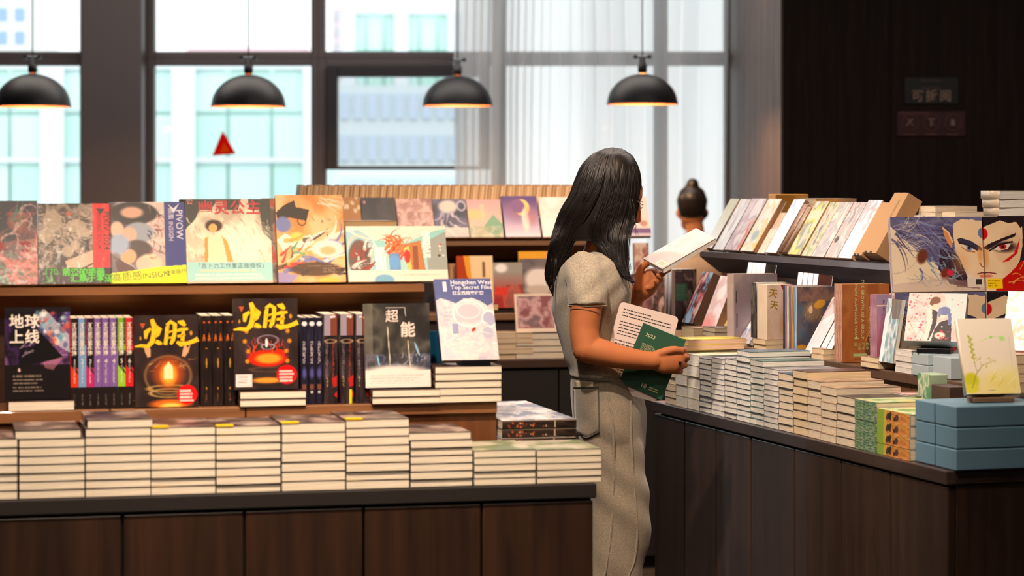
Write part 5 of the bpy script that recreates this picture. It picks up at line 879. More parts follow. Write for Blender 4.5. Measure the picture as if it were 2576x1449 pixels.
lettering(RR[0], 'THE GROWTH OF A GROUP.', .0125, (196, 200, 140), on_front(w_, h_, .43, .33, 90), off=.01, spacing=1.1); lettering(RR[0], 'FIGHT ALONGSIDE YOU.', .0125, (196, 200, 140), on_front(w_, h_, .29, .33, 90), off=.01, spacing=1.1); lettering(RR[0], '一·白熊强大的风范', .014, (196, 190, 120), on_front(w_, h_, .60, .47, 90), off=.01, spacing=1.15); lettering(RR[0], '湖人气作者\n亲子水', .0125, (190, 186, 120), on_front(w_, h_, .45, .80), line=.9)
rgrp(['purple wrapped book with rows of pale curls, facing the viewer beside the russet cover', 'purple spined copy, %s behind the purple cover'], 2189, 2206, 2248, 742, .286, Z1 + .032, 4, (170, 120, 140), a_((150, 110, 150), [(140, 104, 150), (176, 120, 140)], 550, 3, lambda A: A.grad((150, 130, 160), (176, 90, 110), 0, .9).rect(0, .17, 1, .185, (230, 190, 170)).rows(.35, .45, .1, .03, 8, (90, 60, 120), .5, .8)), a_((176, 130, 150), [(196, 150, 160), (150, 96, 120)], 551, 8), group='purple wrapped set')
rl(2163, 2208, .282, 2, .0155, 'under the purple wrapped set, right step', 'two books under the purple set', d=.135, noun='cream book')
o, w_, h_ = rlean('blue white wrapped picture cover leaning beside the purple set', 2211, 2246, 728, 888, .286, Z1 + .020, (170, 190, 200), a_((170, 190, 196), [(130, 160, 170), (226, 232, 232), (110, 140, 150)], 552, 3, lambda A: A.poly([(0, .3), (.35, .1), (.2, 1), (0, 1)], (240, 244, 250)).poly([(.3, 0), (1, 0), (1, .3), (.5, .32)], (110, 90, 76), .8)), .012, 9, m_art=PRF)
# wrapped landscape art books at the near end: each cover holds half a face
def face_art(w, h, blue):
    A = Art(w, h, (232, 200, 164), 640, 600 + blue)
    if blue:
        A.noise([(230, 206, 176), (236, 214, 186), (220, 196, 170)], 3).poly([(0, 0), (.92, 0), (.78, .1), (.7, .3), (.72, .55), (.66, .62), (.40, .60), (.25, .42), (.1, .25), (0, .12)], (104, 96, 130)).noise([(90, 84, 120), (130, 130, 160), (70, 60, 90)], 5, amt=.5, box=(.1, 0, .68, .3)).poly([(.55, .3), (.72, .5), (.86, .95), (.62, .9), (.5, .7)], (58, 40, 50))
        A.curl(70, [(112, 108, 150), (134, 140, 172), (70, 62, 96), (92, 86, 126)], .011, .8, (.0, .0, .62, .36), 30, 1.2, .32).curl(30, [(120, 140, 164), (150, 166, 180), (90, 86, 124)], .009, .85, (.3, .42, .7, .8), 55, 3, .18).curl(26, [(150, 134, 140), (196, 186, 176), (226, 206, 180)], .005, .7, (0, .1, .3, .5), -15, 2.5, .25).curl(10, [(170, 150, 150)], .004, .6, (.0, .7, .6, .9), 20, 1.5, .4)
        A.ell(.33, .53, .055, .1, (110, 56, 40), rot=25, soft=.5).ell(.58, .76, .05, .08, (120, 50, 36), rot=30, soft=.5).ell(.63, .75, .04, .04, (200, 50, 74), soft=.4).poly([(.12, .88), (.6, .8), (1, .96), (1, 1), (.0, 1), (0, .9)], (196, 170, 156), .5).poly([(.66, .86), (.86, .84), (.95, .97), (.7, .94)], (120, 84, 84), .7)
        A.poly([(.69, .09), (.78, .03), (1, .06), (1, .92), (.97, .9), (.86, .78), (.76, .62), (.70, .45), (.68, .25)], (238, 204, 164)).ell(.75, .6, .08, .14, (224, 150, 90), soft=1.2, al=.4).poly([(.57, .16), (.62, .2), (.67, .32), (.66, .42), (.62, .36), (.58, .24)], (222, 140, 86)).line([(.57, .15), (.63, .21), (.67, .34)], .008, (240, 200, 150)).poly([(.72, .30), (.76, .28), (.88, .33), (.99, .42), (.99, .46), (.90, .42), (.80, .37), (.74, .36)], (60, 54, 76)).poly([(.76, .37), (.84, .39), (.92, .45), (.86, .47), (.80, .45)], (226, 206, 190)).ell(.85, .42, .032, .042, (120, 130, 160), soft=.2).ell(.85, .42, .014, .02, (40, 40, 60)).line([(.75, .35), (.84, .38), (.94, .45)], .008, (50, 40, 50)).line([(.77, .41), (.83, .465), (.91, .475)], .005, (180, 100, 60)).ell(.97, .5, .03, .12, (222, 140, 70), soft=1, al=.6).line([(.93, .77), (.98, .755), (1, .76)], .006, (120, 50, 40)).ell(.98, .80, .03, .02, (220, 120, 90), soft=.6).line([(.96, .62), (.98, .67), (1, .68)], .006, (170, 90, 60)).ell(1.0, .22, .045, .07, (104, 124, 150), soft=.15)
        A.poly([(.84, 0), (1, 0), (1, .05), (.93, .05)], (110, 106, 146)).rect(.81, .82, .995, .945, (226, 206, 192)).rect(.90, .83, .98, .91, (236, 216, 200))
        for q in range(14): A.rect(.90 + q * .0058, .835, .90 + q * .0058 + .0032, .91, (60, 48, 46))
    else:
        A.noise([(234, 198, 156), (240, 208, 168), (230, 190, 150)], 3).poly([(0, 0), (.5, 0), (.5, .14), (.47, .08), (.43, .16), (.38, .07), (.3, .09), (.2, .05), (.1, .1), (.03, .13), (0, .16)], (40, 30, 34)).poly([(.44, .0), (1, 0), (1, 1), (.2, 1), (.3, .8), (.40, .6), (.44, .4), (.45, .2)], (50, 34, 36)).poly([(.3, .75), (.42, .6), (.6, .62), (1, .5), (1, 1), (.12, 1), (.14, .9)], (196, 24, 20)).curl(24, [(236, 170, 80), (240, 210, 140), (140, 20, 20)], .008, .85, (.22, .7, .9, 1), -30, 3, .2)
        A.ell(.0, .23, .06, .08, (200, 20, 24), soft=.12).poly([(.0, .42), (.06, .37), (.2, .30), (.38, .22), (.36, .27), (.2, .34), (.05, .45)], (44, 32, 40)).ell(.24, .41, .13, .07, (70, 44, 44), soft=.7).poly([(.1, .44), (.2, .37), (.32, .36), (.27, .44), (.18, .46)], (232, 206, 190)).ell(.22, .405, .04, .035, (180, 36, 30), soft=.2).ell(.22, .405, .014, .018, (60, 10, 10)).line([(.07, .46), (.18, .38), (.33, .34)], .008, (30, 20, 26)).poly([(.20, .62), (.34, .50), (.42, .28), (.38, .5), (.28, .6)], (206, 30, 24)).ell(.03, .55, .03, .14, (216, 130, 60), soft=1, al=.5).line([(0, .76), (.06, .755), (.13, .77)], .006, (120, 50, 40)).ell(.04, .80, .05, .02, (220, 120, 90), soft=.6).rect(.02, .84, .2, .97, (250, 206, 20)).rows(.04, .17, .87, .03, 3, (90, 70, 10), .5, .5)
    return A
aA = 1.046; bA = .330; zA = Z1; HB = .212
for lv, (z_, ln, yl) in enumerate(((zA, 0, 'lower'), (zA + HB + .001, 6, 'upper'))):
    for k in range(2):
        bb = bA + (0 if k == 0 else .2865) ; w_ = .283
        o = book('%s landscape art book with the %s half of a stern face' % (yl, 'blue haired' if k == 0 else 'black haired'), RF.M(aA + (0.0 if lv == 0 else -.006), bb + w_ / 2, z_, 90 - (1.0 if lv else 0), ln), w_, HB if k == 0 else HB, .014, cover=(196, 180, 176), art=face_art(w_, HB, 1 - k), spine=Art(.014, HB, (200, 180, 160), 700, 610).noise([(226, 206, 180), (130, 110, 130), (206, 180, 160)], 6), pg=PG_R, group=yl + ' row of landscape art books', m_art=PRF, board=mat('cover_196_180_176', (196, 180, 176), 0.35, coat=.4))
for k in range(1): book('wrapped landscape art book standing behind the lower blue haired cover%s' % '', RF.M(aA - .016 * (k + 1), bA + .1415, zA, 90), .283, HB, .014, cover=(206, 186, 170), spine=Art(.014, HB, (206, 186, 170), 700, 612 + k).noise([(226, 206, 180), (150, 110, 100), (206, 180, 160)], 6), pg=PG_R, group='art books behind the lower row', m_art=PRF)
# white pile, grey boxes, cherry cover on a black stand
stack(RF, RF.a(2250, .288), RF.a(2291, .288), .288, Z1, 4, .0155, .03, (226, 214, 206), FW, 'in the small pile left of the grey boxes', 'small white pile on the step', noun='white book')
gb = (176, 190, 196)
for j, (x0, x1, y0) in enumerate(((2293, 2334, 888),)):
    a0 = RF.a(x0, .285); a1 = RF.a(x1, .285)
    for i in range(2): boxed('pale grey gift box, %s, at the step edge beside the white pile' % ('lower', 'upper')[i], RF.M((a0 + a1) / 2, .285, Z1 + i * .0305), a1 - a0 - .002, .030, .16, gb, group='pale grey boxes under the cherry cover')
a2 = RF.a(2334, .285); a3 = min(a2 + .10, aE - .13)
boxed('pale grey gift box in front of the paired grey boxes, behind the pale flower cover', RF.M((a2 + a3) / 2, .30, Z1), a3 - a2, .058, .16, gb)
zC = Z1 + .0615; Mc = RF.M(RF.a(2322, .33), .335, zC + .001, 48)
ac = RF.a(2300, .30)
pc = Vector(((2350 - CX) * 6.52 / F, 6.52, zC)); Mc = Matrix.Translation(pc) @ Matrix.Rotation(math.radians(-20), 4, 'Z')
r = empty('book_stand', 'black stand holding the cherry blossom box on pale grey boxes', 'stand', Mc); MB().box(-.045, .045, -.016, .045, 0, .014, .002).build('stand_base', bk, r); MB().prism([(-.04, .02, .012), (-.04, .095, .14), (-.04, .099, .14), (-.04, .04, .012)], (.08, 0, 0)).build('stand_back', bk, r)
a = Art(.155, .158, (226, 198, 186), 680, 620).noise([(232, 208, 196), (222, 180, 174), (210, 202, 194)], 3).poly([(.6, 0), (1, 0), (1, 1), (.75, .6)], (196, 216, 214), .7).dots(60, [(220, 60, 96), (240, 120, 140), (200, 50, 80)], (.008, .022), (.02, .02, .42, .98)).dots(24, [(250, 226, 220), (246, 200, 196)], (.03, .07), (.0, .3, .5, .95), .7).curl(8, [(150, 80, 70)], .005, .8, (.05, .1, .4, .8), 60, 1, .3).dots(8, [(120, 170, 130), (226, 120, 130)], (.01, .02), (.65, .1, .95, .4))
a.poly([(.33, .36), (.42, .30), (.5, .34), (.5, .98), (.32, .98), (.36, .7)], (240, 214, 204)).poly([(.42, .33), (.52, .38), (.52, .66), (.42, .98), (.40, .98), (.45, .6)], (56, 46, 50)).ell(.47, .27, .055, .08, (240, 200, 170), soft=.2).ell(.47, .15, .085, .075, (120, 74, 50), soft=.2).ell(.41, .2, .04, .06, (120, 74, 50)).poly([(.58, .6), (.7, .55), (.78, .62), (.8, 1), (.46, 1), (.5, .75)], (56, 44, 46)).ell(.61, .44, .065, .09, (244, 216, 196), soft=.2).ell(.64, .37, .095, .09, (110, 116, 160), soft=.2).poly([(.7, .36), (.76, .42), (.78, .66), (.72, .66)], (110, 116, 160)).ell(.56, .4, .03, .1, (120, 126, 170)).ell(.62, .7, .015, .015, (240, 230, 220)).ell(.6, .88, .09, .07, (246, 210, 190), soft=.4).dots(12, [(216, 40, 60)], (.01, .018), (.5, .78, .75, .98))
o = boxed('square boxed set with cherry blossoms and a couple, tilted back on the black stand', Mc @ Matrix.Translation((0, -.016, .016)) @ Matrix.Rotation(math.radians(-33), 4, 'X'), .158, .150, .030, (186, 198, 202), art=a, name='boxed_set', bev=.001)
stack(RF, a3 - .09, a3 + .002, .175, Z0, 7, .0185, .10, (200, 150, 140), FW, 'in the pinkish pile behind the pale flower cover', 'pinkish pile behind the flower cover', noun='pinkish book')
# things at the right edge of the step
wA = book('white and orange wrapped cover tilted back at the right edge of the display', Matrix.Translation(((2570 - CX) * 6.35 / F, 6.35, Z1 + .075)) @ Matrix.Rotation(math.radians(-28), 4, 'Z') @ Matrix.Rotation(math.radians(-24), 4, 'X'), .11, .17, .012, cover=(226, 220, 226), art=Art(.11, .17, (236, 226, 226), 500, 630).noise([(206, 194, 196), (200, 130, 60), (160, 150, 186), (206, 160, 100)], 3, contrast=1.8).rect(0, .82, .5, 1, (226, 210, 200)), m_art=PRF)
for i in range(3): 
    p = Vector(((2600 - CX) * 6.32 / F, 6.30, Z1 + .0008 + i * .0245)); pr = flat_proto(.16, .12, .024, (206, 170, 150), FCn); pr.name = 'book'; pr.matrix_world = Matrix.Translation(p) @ Matrix.Rotation(math.radians(17), 4, 'Z'); tag(pr, 'thick pale book, %s, under the white and orange tilted cover' % fromtop(2 - i, 3), 'book', 'pale books at the right edge')
# ---- top tier: covers leaning back along the shelf
bU = bS + .018
U = [(1770, 1791, 503, 22, (206, 206, 190), [(196, 200, 180), (240, 244, 246), (214, 206, 190)], 'pale green grey cover leaning at the far end of the right top shelf', PRF), (1794, 1819, 503, 12, (206, 204, 206), [(226, 232, 240), (200, 196, 200), (190, 186, 190)], 'pale blue grey wrapped cover, second on the right top shelf', PRF),
     (1822, 1858, 502, 16, (196, 176, 186), [(206, 190, 200), (176, 150, 166), (220, 214, 220)], 'mauve cover with an orange edge on the right top shelf', PRF), (1862, 1894, 503, 16, (230, 214, 196), [(240, 232, 226), (236, 206, 140), (206, 206, 206), (240, 226, 210)], 'cream and yellow patterned cover beside the mauve one, right top shelf', PRF),
     (1925, 1952, 504, 16, (226, 228, 240), [(214, 222, 244), (246, 246, 250), (180, 196, 226)], 'glossy white blue cover leaning in the middle of the right top shelf', PRF), (1981, 2012, 509, 14, (220, 190, 160), [(226, 200, 170), (200, 190, 70), (120, 130, 140), (230, 196, 176)], 'peach cover with olive and grey specks, right top shelf', PR),
     (2016, 2041, 511, 10, (214, 180, 150), [(220, 190, 164), (140, 160, 110), (226, 200, 176), (120, 110, 130)], 'green speckled cream cover on the right top shelf', PR), (2042, 2072, 511, 10, (190, 170, 166), [(206, 180, 170), (150, 150, 160), (220, 200, 190)], 'pinkish grey flecked cover on the right top shelf', PRF),
     (2074, 2105, 511, 10, (180, 160, 160), [(200, 160, 156), (150, 156, 160), (210, 196, 190), (140, 130, 134)], 'wrapped cover with a dark oval on the right top shelf', PRF), (2107, 2141, 506, 12, (200, 200, 206), [(226, 230, 240), (170, 160, 166), (206, 206, 220)], 'silver wrapped cover beside the brown cardboard cases', PRF)]
for i, (x0, x1, yt, tt, c, cols, lb, ma) in enumerate(U):
    ex = None
    if i == 0: ex = lambda A: A.grad((180, 182, 160), (236, 242, 246), .1, .8)
    if i == 1: ex = lambda A: A.poly([(0, .5), (1, .75), (1, 1), (0, 1)], (236, 242, 250), .7)
    if i == 2: ex = lambda A: A.curl(16, [(220, 120, 70), (200, 90, 60)], .05, .8, (.75, .3, 1, 1), 80, 1, .3)
    if i == 3: ex = lambda A: A.curl(14, [(232, 180, 70)], .06, .8, (.7, .1, 1, .9), 80, 1, .3).ell(.5, .7, .25, .1, (150, 170, 176), soft=.6)
    if i == 4: ex = lambda A: A.poly([(0, .3), (.7, .5), (.6, 1), (0, 1)], (250, 250, 252), .8)
    if i == 8: ex = lambda A: A.ell(.22, .68, .14, .06, (50, 44, 50), soft=.2)
    if i == 9: ex = lambda A: A.ell(.3, .75, .5, .3, (240, 244, 250), soft=1, al=.6)
    zb = zR; yb = HY + (EYE - zb) * F / Rd(RF.a((x0 + x1) / 2, bU), bU)
    rlean(lb, x0, x1, yt, yb, bU, zb, c, a_(c, cols, 700 + i, 4, ex), tt / 1000 + .004, 31, group=None, m_art=ma, pg=pages('page_edges_peach', (214, 166, 118), .15))
rlean('low blush book leaning left of the glossy white blue cover, right top shelf', 1905, 1922, 570, 634, bU, zR, (236, 200, 176), a_((240, 206, 184), [(236, 200, 176), (246, 216, 196)], 720), .012, 31)
rlean('taller blush book behind the low one, right top shelf', 1907, 1922, 530, 634, bU + .0165, zR, (226, 186, 160), a_((232, 196, 172), [(226, 190, 166), (238, 206, 184)], 721), .01, 31)
for k in range(2): rlean(['tan edged copy directly right of the glossy white blue cover', 'second tan edged copy right of the glossy white blue cover'][k], 1957 + k * 12, 1967 + k * 12, 512 + k * 6, 640, bU + .004, zR, (150, 110, 80), None, .03, 31, group='tan edged copies by the white blue cover', pg=pages('page_edges_peach', (214, 166, 118), .15))
cb = (176, 134, 92)
def case(lb, x0, x1, h, t, b=bU, lean=31, z=zR, g=None):
    a0 = RF.a(x0, b); a1 = RF.a(x1, b); w_ = a1 - a0 - .001; r = empty('cardboard_case', lb, 'box', settle(RF.M((a0 + a1) / 2, b, z + .001, 0, lean), w_, t)[0], g); h -= t * .45
    MB().box(-w_ / 2, w_ / 2, 0, t, 0, h, .0015).build('case_body', cbm, r)
    for sx in (-.25, .12): MB().box(sx * w_ - .006, sx * w_ + .006, -.0012, .004, -.001, .006).build('slot_tab', bk, r); MB().box(sx * w_ - .006, sx * w_ + .006, .002, .010, h - .002, h + .0015).build('slot_tab', bk, r)
    return r, w_
cbm = mat('cardboard', cb, 0.75); noise_bump(cbm, 60, .2)
case('brown cardboard case leaning beside the thicker one, right top shelf', 2144, 2166, .205, .035); r, w_ = case('thick brown cardboard case leaning on the right top shelf, taller than the covers', 2168, 2203, .238, .055)
lettering(r, '限定版 收藏', .014, (150, 110, 74), Matrix.Translation((w_ * .15, -.0012, .15)) @ Matrix.Rotation(math.radians(90), 4, 'Y') @ RX90)
for k in range(5): rlean('grey glossy book leaning behind the art books, %s after the cardboard cases' % ORD[k], 2240 + k * 28, 2264 + k * 28, 520, 640, bU + .01, zR, (170, 158, 150), a_((166, 154, 146), [(150, 140, 134), (190, 180, 172), (160, 150, 142)], 730 + k, 3), .02, 31, group='grey glossy books behind the art books', m_art=PRF) if k < 4 else None
# piles lying on the ridge
def ridge_pile(x0, x1, b, n, t, d, cv, pg, lb, g=None, noun='paperback', yaw=0, top=None):
    a0 = RF.a(x0, b); a1 = RF.a(x1, b); return stack(RF, a0, a1, b, 1.4255, n, t, d, cv, pg, lb, g, noun=noun, yaw=yaw, topart=top(a1 - a0, d) if top else None)
yb_ = mat('box_228_160_56', (228, 160, 56), 0.5)
ar_ = RF.a(1942, .70); r = boxed('orange yellow box lying on the ridge at the far end of the right display', RF.M(ar_, .70, 1.4255, -14), .155, .068, .115, (228, 160, 56), name='gift_box')
ridge_pile(1992, 2006, .74, 2, .026, .05, (170, 176, 190), PG_W, 'lying behind the orange yellow box on the ridge', 'two grey blue books behind the yellow box', 'small grey blue book')
ridge_pile(2012, 2052, .68, 3, .018, .15, (230, 204, 176), FCn, 'in the ridge pile right of the yellow box', 'cream pile on the right ridge', 'cream book')
ridge_pile(2062, 2080, .69, 1, .026, .10, (226, 160, 60), pages('page_edges_amber', (232, 170, 80), .1), 'lying beside the cream pile on the ridge', None, 'amber edged book')
ridge_pile(2098, 2150, .70, 2, .017, .12, (236, 206, 170), FCn, 'in the low cream pile before the cardboard cases', 'low cream pile by the cardboard cases', 'cream book')
ridge_pile(2236, 2290, .66, 2, .017, .14, (190, 170, 146), FC, 'in the grey pile behind the thick cardboard case', 'grey pile behind the cardboard case', 'grey book')
ridge_pile(2300, 2350, .66, 2, .018, .14, (190, 170, 150), FC, 'in the middle grey pile above the grey glossy books', 'middle grey pile on the ridge', 'grey book')
ridge_pile(2366, 2400, .66, 1, .020, .14, (200, 150, 90), FC, 'lying on the ridge above the blue haired cover', None, 'orange topped book')
# black stepped riser with a wrapped pile at the near end of the ridge
aq = .990
r = empty('display_riser', 'black trapezoid riser behind the red flamed art book, right edge', 'stand', RF.M(aq, .84, Z1 + .001, 90)); MB().prism([(-.16, 0, 0), (.3, 0, 0), (.3, 0, .424), (-.10, 0, .424), (-.13, 0, .39)], (0, .028, 0)).build('riser_body', mat('riser_black', (26, 24, 26), .5), r)
for i in range(3):
    pr = flat_proto(.14, .11, .024, (190, 170, 146), FW); pr.name = 'paperback'; pr.matrix_world = Matrix.Translation(Vector(((2560 - CX) * 7.0 / F, 6.95, 1.436 + i * .0245))) @ Matrix.Rotation(math.radians(12 + i * 3), 4, 'Z'); tag(pr, 'film wrapped book, %s, on the black riser at the right edge' % fromtop(2 - i, 3), 'book', 'wrapped pile on the black riser')
# ------------------------------------------------------------------ people
DP = 6.91
def W(px, py, dy=0.0):
    D = DP + dy; return Vector(((px - CX) * D / F, D, EYE - (py - HY) * D / F))
def tube_vf(pts, rad, n=14, caps=True, flat=None, V=None, Q=None):
    """rounded tube through pts with a radius at each; flat = (axis vector, factor) squashes the section along that axis"""
    V = [] if V is None else V; Q = [] if Q is None else Q; pts = [Vector(p) for p in pts]; rad = list(rad)
    # resample smoothly
    P2 = []; R2 = []; m = len(pts)
    for i in range(m - 1):
        p0 = pts[max(i - 1, 0)]; p1 = pts[i]; p2 = pts[i + 1]; p3 = pts[min(i + 2, m - 1)]
        for k in range(5):
            t = k / 5; t2 = t * t; t3 = t2 * t
            P2.append(0.5 * ((2 * p1) + (p2 - p0) * t + (2 * p0 - 5 * p1 + 4 * p2 - p3) * t2 + (3 * p1 - p0 - 3 * p2 + p3) * t3)); R2.append(rad[i] * (1 - t) + rad[i + 1] * t)
    P2.append(pts[-1]); R2.append(rad[-1])
    if caps:
        d0 = (P2[0] - P2[1]).normalized(); d1 = (P2[-1] - P2[-2]).normalized(); a = []; b = []
        for th in (80, 55, 28): a.append((P2[0] + d0 * R2[0] * math.sin(math.radians(th)) * .9, R2[0] * math.cos(math.radians(th)))); b.append((P2[-1] + d1 * R2[-1] * math.sin(math.radians(th)) * .9, R2[-1] * math.cos(math.radians(th))))
        P2 = [p for p, _ in a] + P2 + [p for p, _ in b[::-1]]; R2 = [r for _, r in a] + R2 + [r for _, r in b[::-1]]
    up = None; o = len(V)
    for i, (p, r) in enumerate(zip(P2, R2)):
        d = (P2[min(i + 1, len(P2) - 1)] - P2[max(i - 1, 0)]).normalized()
        if up is None: up = d.orthogonal().normalized()
        up = (up - d * up.dot(d)).normalized(); sd = d.cross(up)
        for k in range(n):
            a_ = 2 * math.pi * k / n; off = up * math.cos(a_) * r + sd * math.sin(a_) * r
            if flat: ax = flat[0]; off = off - ax * off.dot(ax) * (1 - flat[1])
            V.append(p + off)
    m = len(P2)
    for i in range(m - 1):
        for k in range(n): a_ = o + i * n + k; b_ = o + i * n + (k + 1) % n; Q.append((a_, b_, b_ + n, a_ + n))
    Q.append(tuple(o + k for k in range(n))[::-1]); Q.append(tuple(o + (m - 1) * n + k for k in range(n))); return V, Q
def rings_vf(rings, n=28, V=None, Q=None, e=2.0):
    """horizontal rings: (cx, cy, z, rx, ry, rot_deg)"""
    V = [] if V is None else V; Q = [] if Q is None else Q; o = len(V)
    for cx, cy, z, rx, ry, rot in rings:
        c, s = math.cos(math.radians(rot)), math.sin(math.radians(rot))
        for k in range(n):
            a_ = 2 * math.pi * k / n; ca, sa = math.cos(a_), math.sin(a_); x = rx * math.copysign(abs(ca) ** (2 / e), ca); y = ry * math.copysign(abs(sa) ** (2 / e), sa); V.append(Vector((cx + x * c - y * s, cy + x * s + y * c, z)))
    m = len(rings)
    for i in range(m - 1):
        for k in range(n): a_ = o + i * n + k; b_ = o + i * n + (k + 1) % n; Q.append((a_, b_, b_ + n, a_ + n))
    Q.append(tuple(o + k for k in range(n))[::-1]); Q.append(tuple(o + (m - 1) * n + k for k in range(n))); return V, Q
def pxring(py, xl, xr, ry, dy=0.0, rot=0): 
    a = W(xl, py, dy); b = W(xr, py, dy); return ((a.x + b.x) / 2, a.y, a.z, (b.x - a.x) / 2, ry, rot)
def smooth_rings(r, k=4):
    out = []; m = len(r)
    for i in range(m - 1):
        for q in range(k):
            t = q / k; t2 = t * t; t3 = t2 * t; p0 = r[max(i - 1, 0)]; p1 = r[i]; p2 = r[i + 1]; p3 = r[min(i + 2, m - 1)]
            out.append(tuple(0.5 * (2 * b + (c - a) * t + (2 * a - 5 * b + 4 * c - d) * t2 + (3 * b - a - 3 * c + d) * t3) for a, b, c, d in zip(p0, p1, p2, p3)))
    out.append(r[-1]); return out
def fuse(name, V, Q, m, parent, voxel=0.004, sm=6, dec=None, post=None):
    """one continuous skin out of overlapping closed shapes"""
    me = bpy.data.meshes.new(name); me.from_pydata([tuple(v) for v in V], [], Q); me.update(); bm = bmesh.new(); bm.from_mesh(me); bmesh.ops.recalc_face_normals(bm, faces=bm.faces[:]); bm.to_mesh(me); bm.free()
    o = bpy.data.objects.new(name, me); COL.objects.link(o); md = o.modifiers.new('r', 'REMESH'); md.mode = 'VOXEL'; md.voxel_size = voxel; s_ = o.modifiers.new('s', 'SMOOTH'); s_.iterations = sm; s_.factor = .5
    bpy.context.view_layer.update(); dg = bpy.context.evaluated_depsgraph_get(); m2 = bpy.data.meshes.new_from_object(o.evaluated_get(dg)); bpy.data.objects.remove(o); m2.name = name
    if post:
        co = np.empty(len(m2.vertices) * 3); m2.vertices.foreach_get('co', co); co = co.reshape(-1, 3); no = np.empty(len(m2.vertices) * 3); m2.vertices.foreach_get('normal', no); no = no.reshape(-1, 3); co = post(co, no); m2.vertices.foreach_set('co', co.ravel()); m2.update()
    m2.materials.clear(); m2.materials.append(m); m2.polygons.foreach_set('use_smooth', [True] * len(m2.polygons)); o = bpy.data.objects.new(name, m2); place(o, parent); return o
skin = mat('skin', (178, 106, 64), 0.6, spec=.3); sb = skin.node_tree.nodes['Principled BSDF']; sb.inputs['Subsurface Weight'].default_value = 0.12; sb.inputs['Subsurface Radius'].default_value = (0.02, 0.008, 0.004); noise_bump(skin, 180, .12, .0006)
hairm = mat('hair_black', (22, 16, 15), 0.42, coat=.0, spec=.45)
def cloth(name, c1, c2, sc=260, bump=.35, rough=.9, fold=None):
    m = mat(name, c1, rough); b = m.node_tree.nodes['Principled BSDF']; b.inputs['Sheen Weight'].default_value = .25; tc = nd(m, 'ShaderNodeTexCoord'); n = nd(m, 'ShaderNodeTexNoise'); r = nd(m, 'ShaderNodeValToRGB'); n.inputs['Scale'].default_value = sc; n.inputs['Detail'].default_value = 3
    r.color_ramp.elements[0].position = .35; r.color_ramp.elements[1].position = .65; r.color_ramp.elements[0].color = L4(c1); r.color_ramp.elements[1].color = L4(c2); lk(m, tc.outputs['Object'], n.inputs['Vector']); lk(m, n.outputs['Fac'], r.inputs[0]); lk(m, r.outputs[0], b.inputs['Base Color'])
    bp = nd(m, 'ShaderNodeBump'); bp.inputs['Strength'].default_value = bump; bp.inputs['Distance'].default_value = .0008; lk(m, n.outputs['Fac'], bp.inputs['Height']); lk(m, bp.outputs[0], b.inputs['Normal']); return m
tee = cloth('heather_jersey', (146, 134, 120), (180, 168, 150), 300); den = cloth('washed_denim', (104, 93, 80), (134, 121, 104), 420, .5)
woman = empty('person', 'person with long black hair in a beige grey tee reading beside the charcoal table', 'person', Matrix.Translation((0.26, DP, 0)))
woman.matrix_world = Matrix.Identity(4)
hd = math.radians(22); fw = Vector((math.cos(hd), math.sin(hd), 0)); sdv = Vector((math.sin(hd), -math.cos(hd), 0))      # heading and her right-hand side (towards the viewer)
V = []; Q = []
# trunk, neck
rings_vf(smooth_rings([pxring(625, 1490, 1545, .045), pxring(650, 1470, 1555, .075), pxring(680, 1440, 1555, .12), pxring(720, 1415, 1565, .14), pxring(790, 1415, 1560, .12), pxring(880, 1438, 1552, .10), pxring(960, 1456, 1570, .12), pxring(1060, 1465, 1585, .13), pxring(1110, 1485, 1580, .12)]), V=V, Q=Q)
tube_vf([W(1510, 650), W(1522, 600), W(1538, 540)], [.055, .048, .050], V=V, Q=Q)
# head: skull, jaw, nose, lips, ear, chin - tipped down over the book
hc = W(1532, 480); fd = (fw * .86 + Vector((0, 0, -.5))).normalized(); hu = Vector((0, 0, 1)) - fd * fd.z; hu.normalize(); hr = fd.cross(hu)
def Hd(f, r, u): return hc + fd * f + hr * r + hu * u
tube_vf([Hd(-.035, 0, .015), Hd(.0, 0, .018), Hd(.035, 0, .012)], [.070, .078, .068], V=V, Q=Q); tube_vf([Hd(.03, 0, -.02), Hd(.045, 0, -.06), Hd(.055, 0, -.088)], [.062, .048, .028], V=V, Q=Q)
tube_vf([Hd(.098, 0, .012), Hd(.112, 0, -.012), Hd(.118, 0, -.026)], [.008, .010, .013], V=V, Q=Q); tube_vf([Hd(.085, -.018, -.055), Hd(.095, 0, -.054), Hd(.085, .018, -.055)], [.006, .009, .006], V=V, Q=Q)
for s_ in (-1, 1): tube_vf([Hd(-.005, s_ * .074, .015), Hd(-.01, s_ * .08, 0), Hd(-.004, s_ * .074, -.022)], [.010, .012, .007], V=V, Q=Q); tube_vf([Hd(.082, s_ * .018, .022), Hd(.078, s_ * .042, .020)], [.008, .006], V=V, Q=Q)
# near (right) arm: shoulder, elbow, wrist
tube_vf([W(1482, 705, -.12), W(1476, 760, -.165), W(1470, 830, -.18), W(1476, 878, -.19)], [.042, .046, .041, .040], n=36, V=V, Q=Q)
tube_vf([W(1472, 876, -.19), W(1510, 886, -.19), W(1560, 898, -.185), W(1610, 905, -.175), W(1645, 908, -.168)], [.040, .038, .033, .027, .025], n=36, V=V, Q=Q)
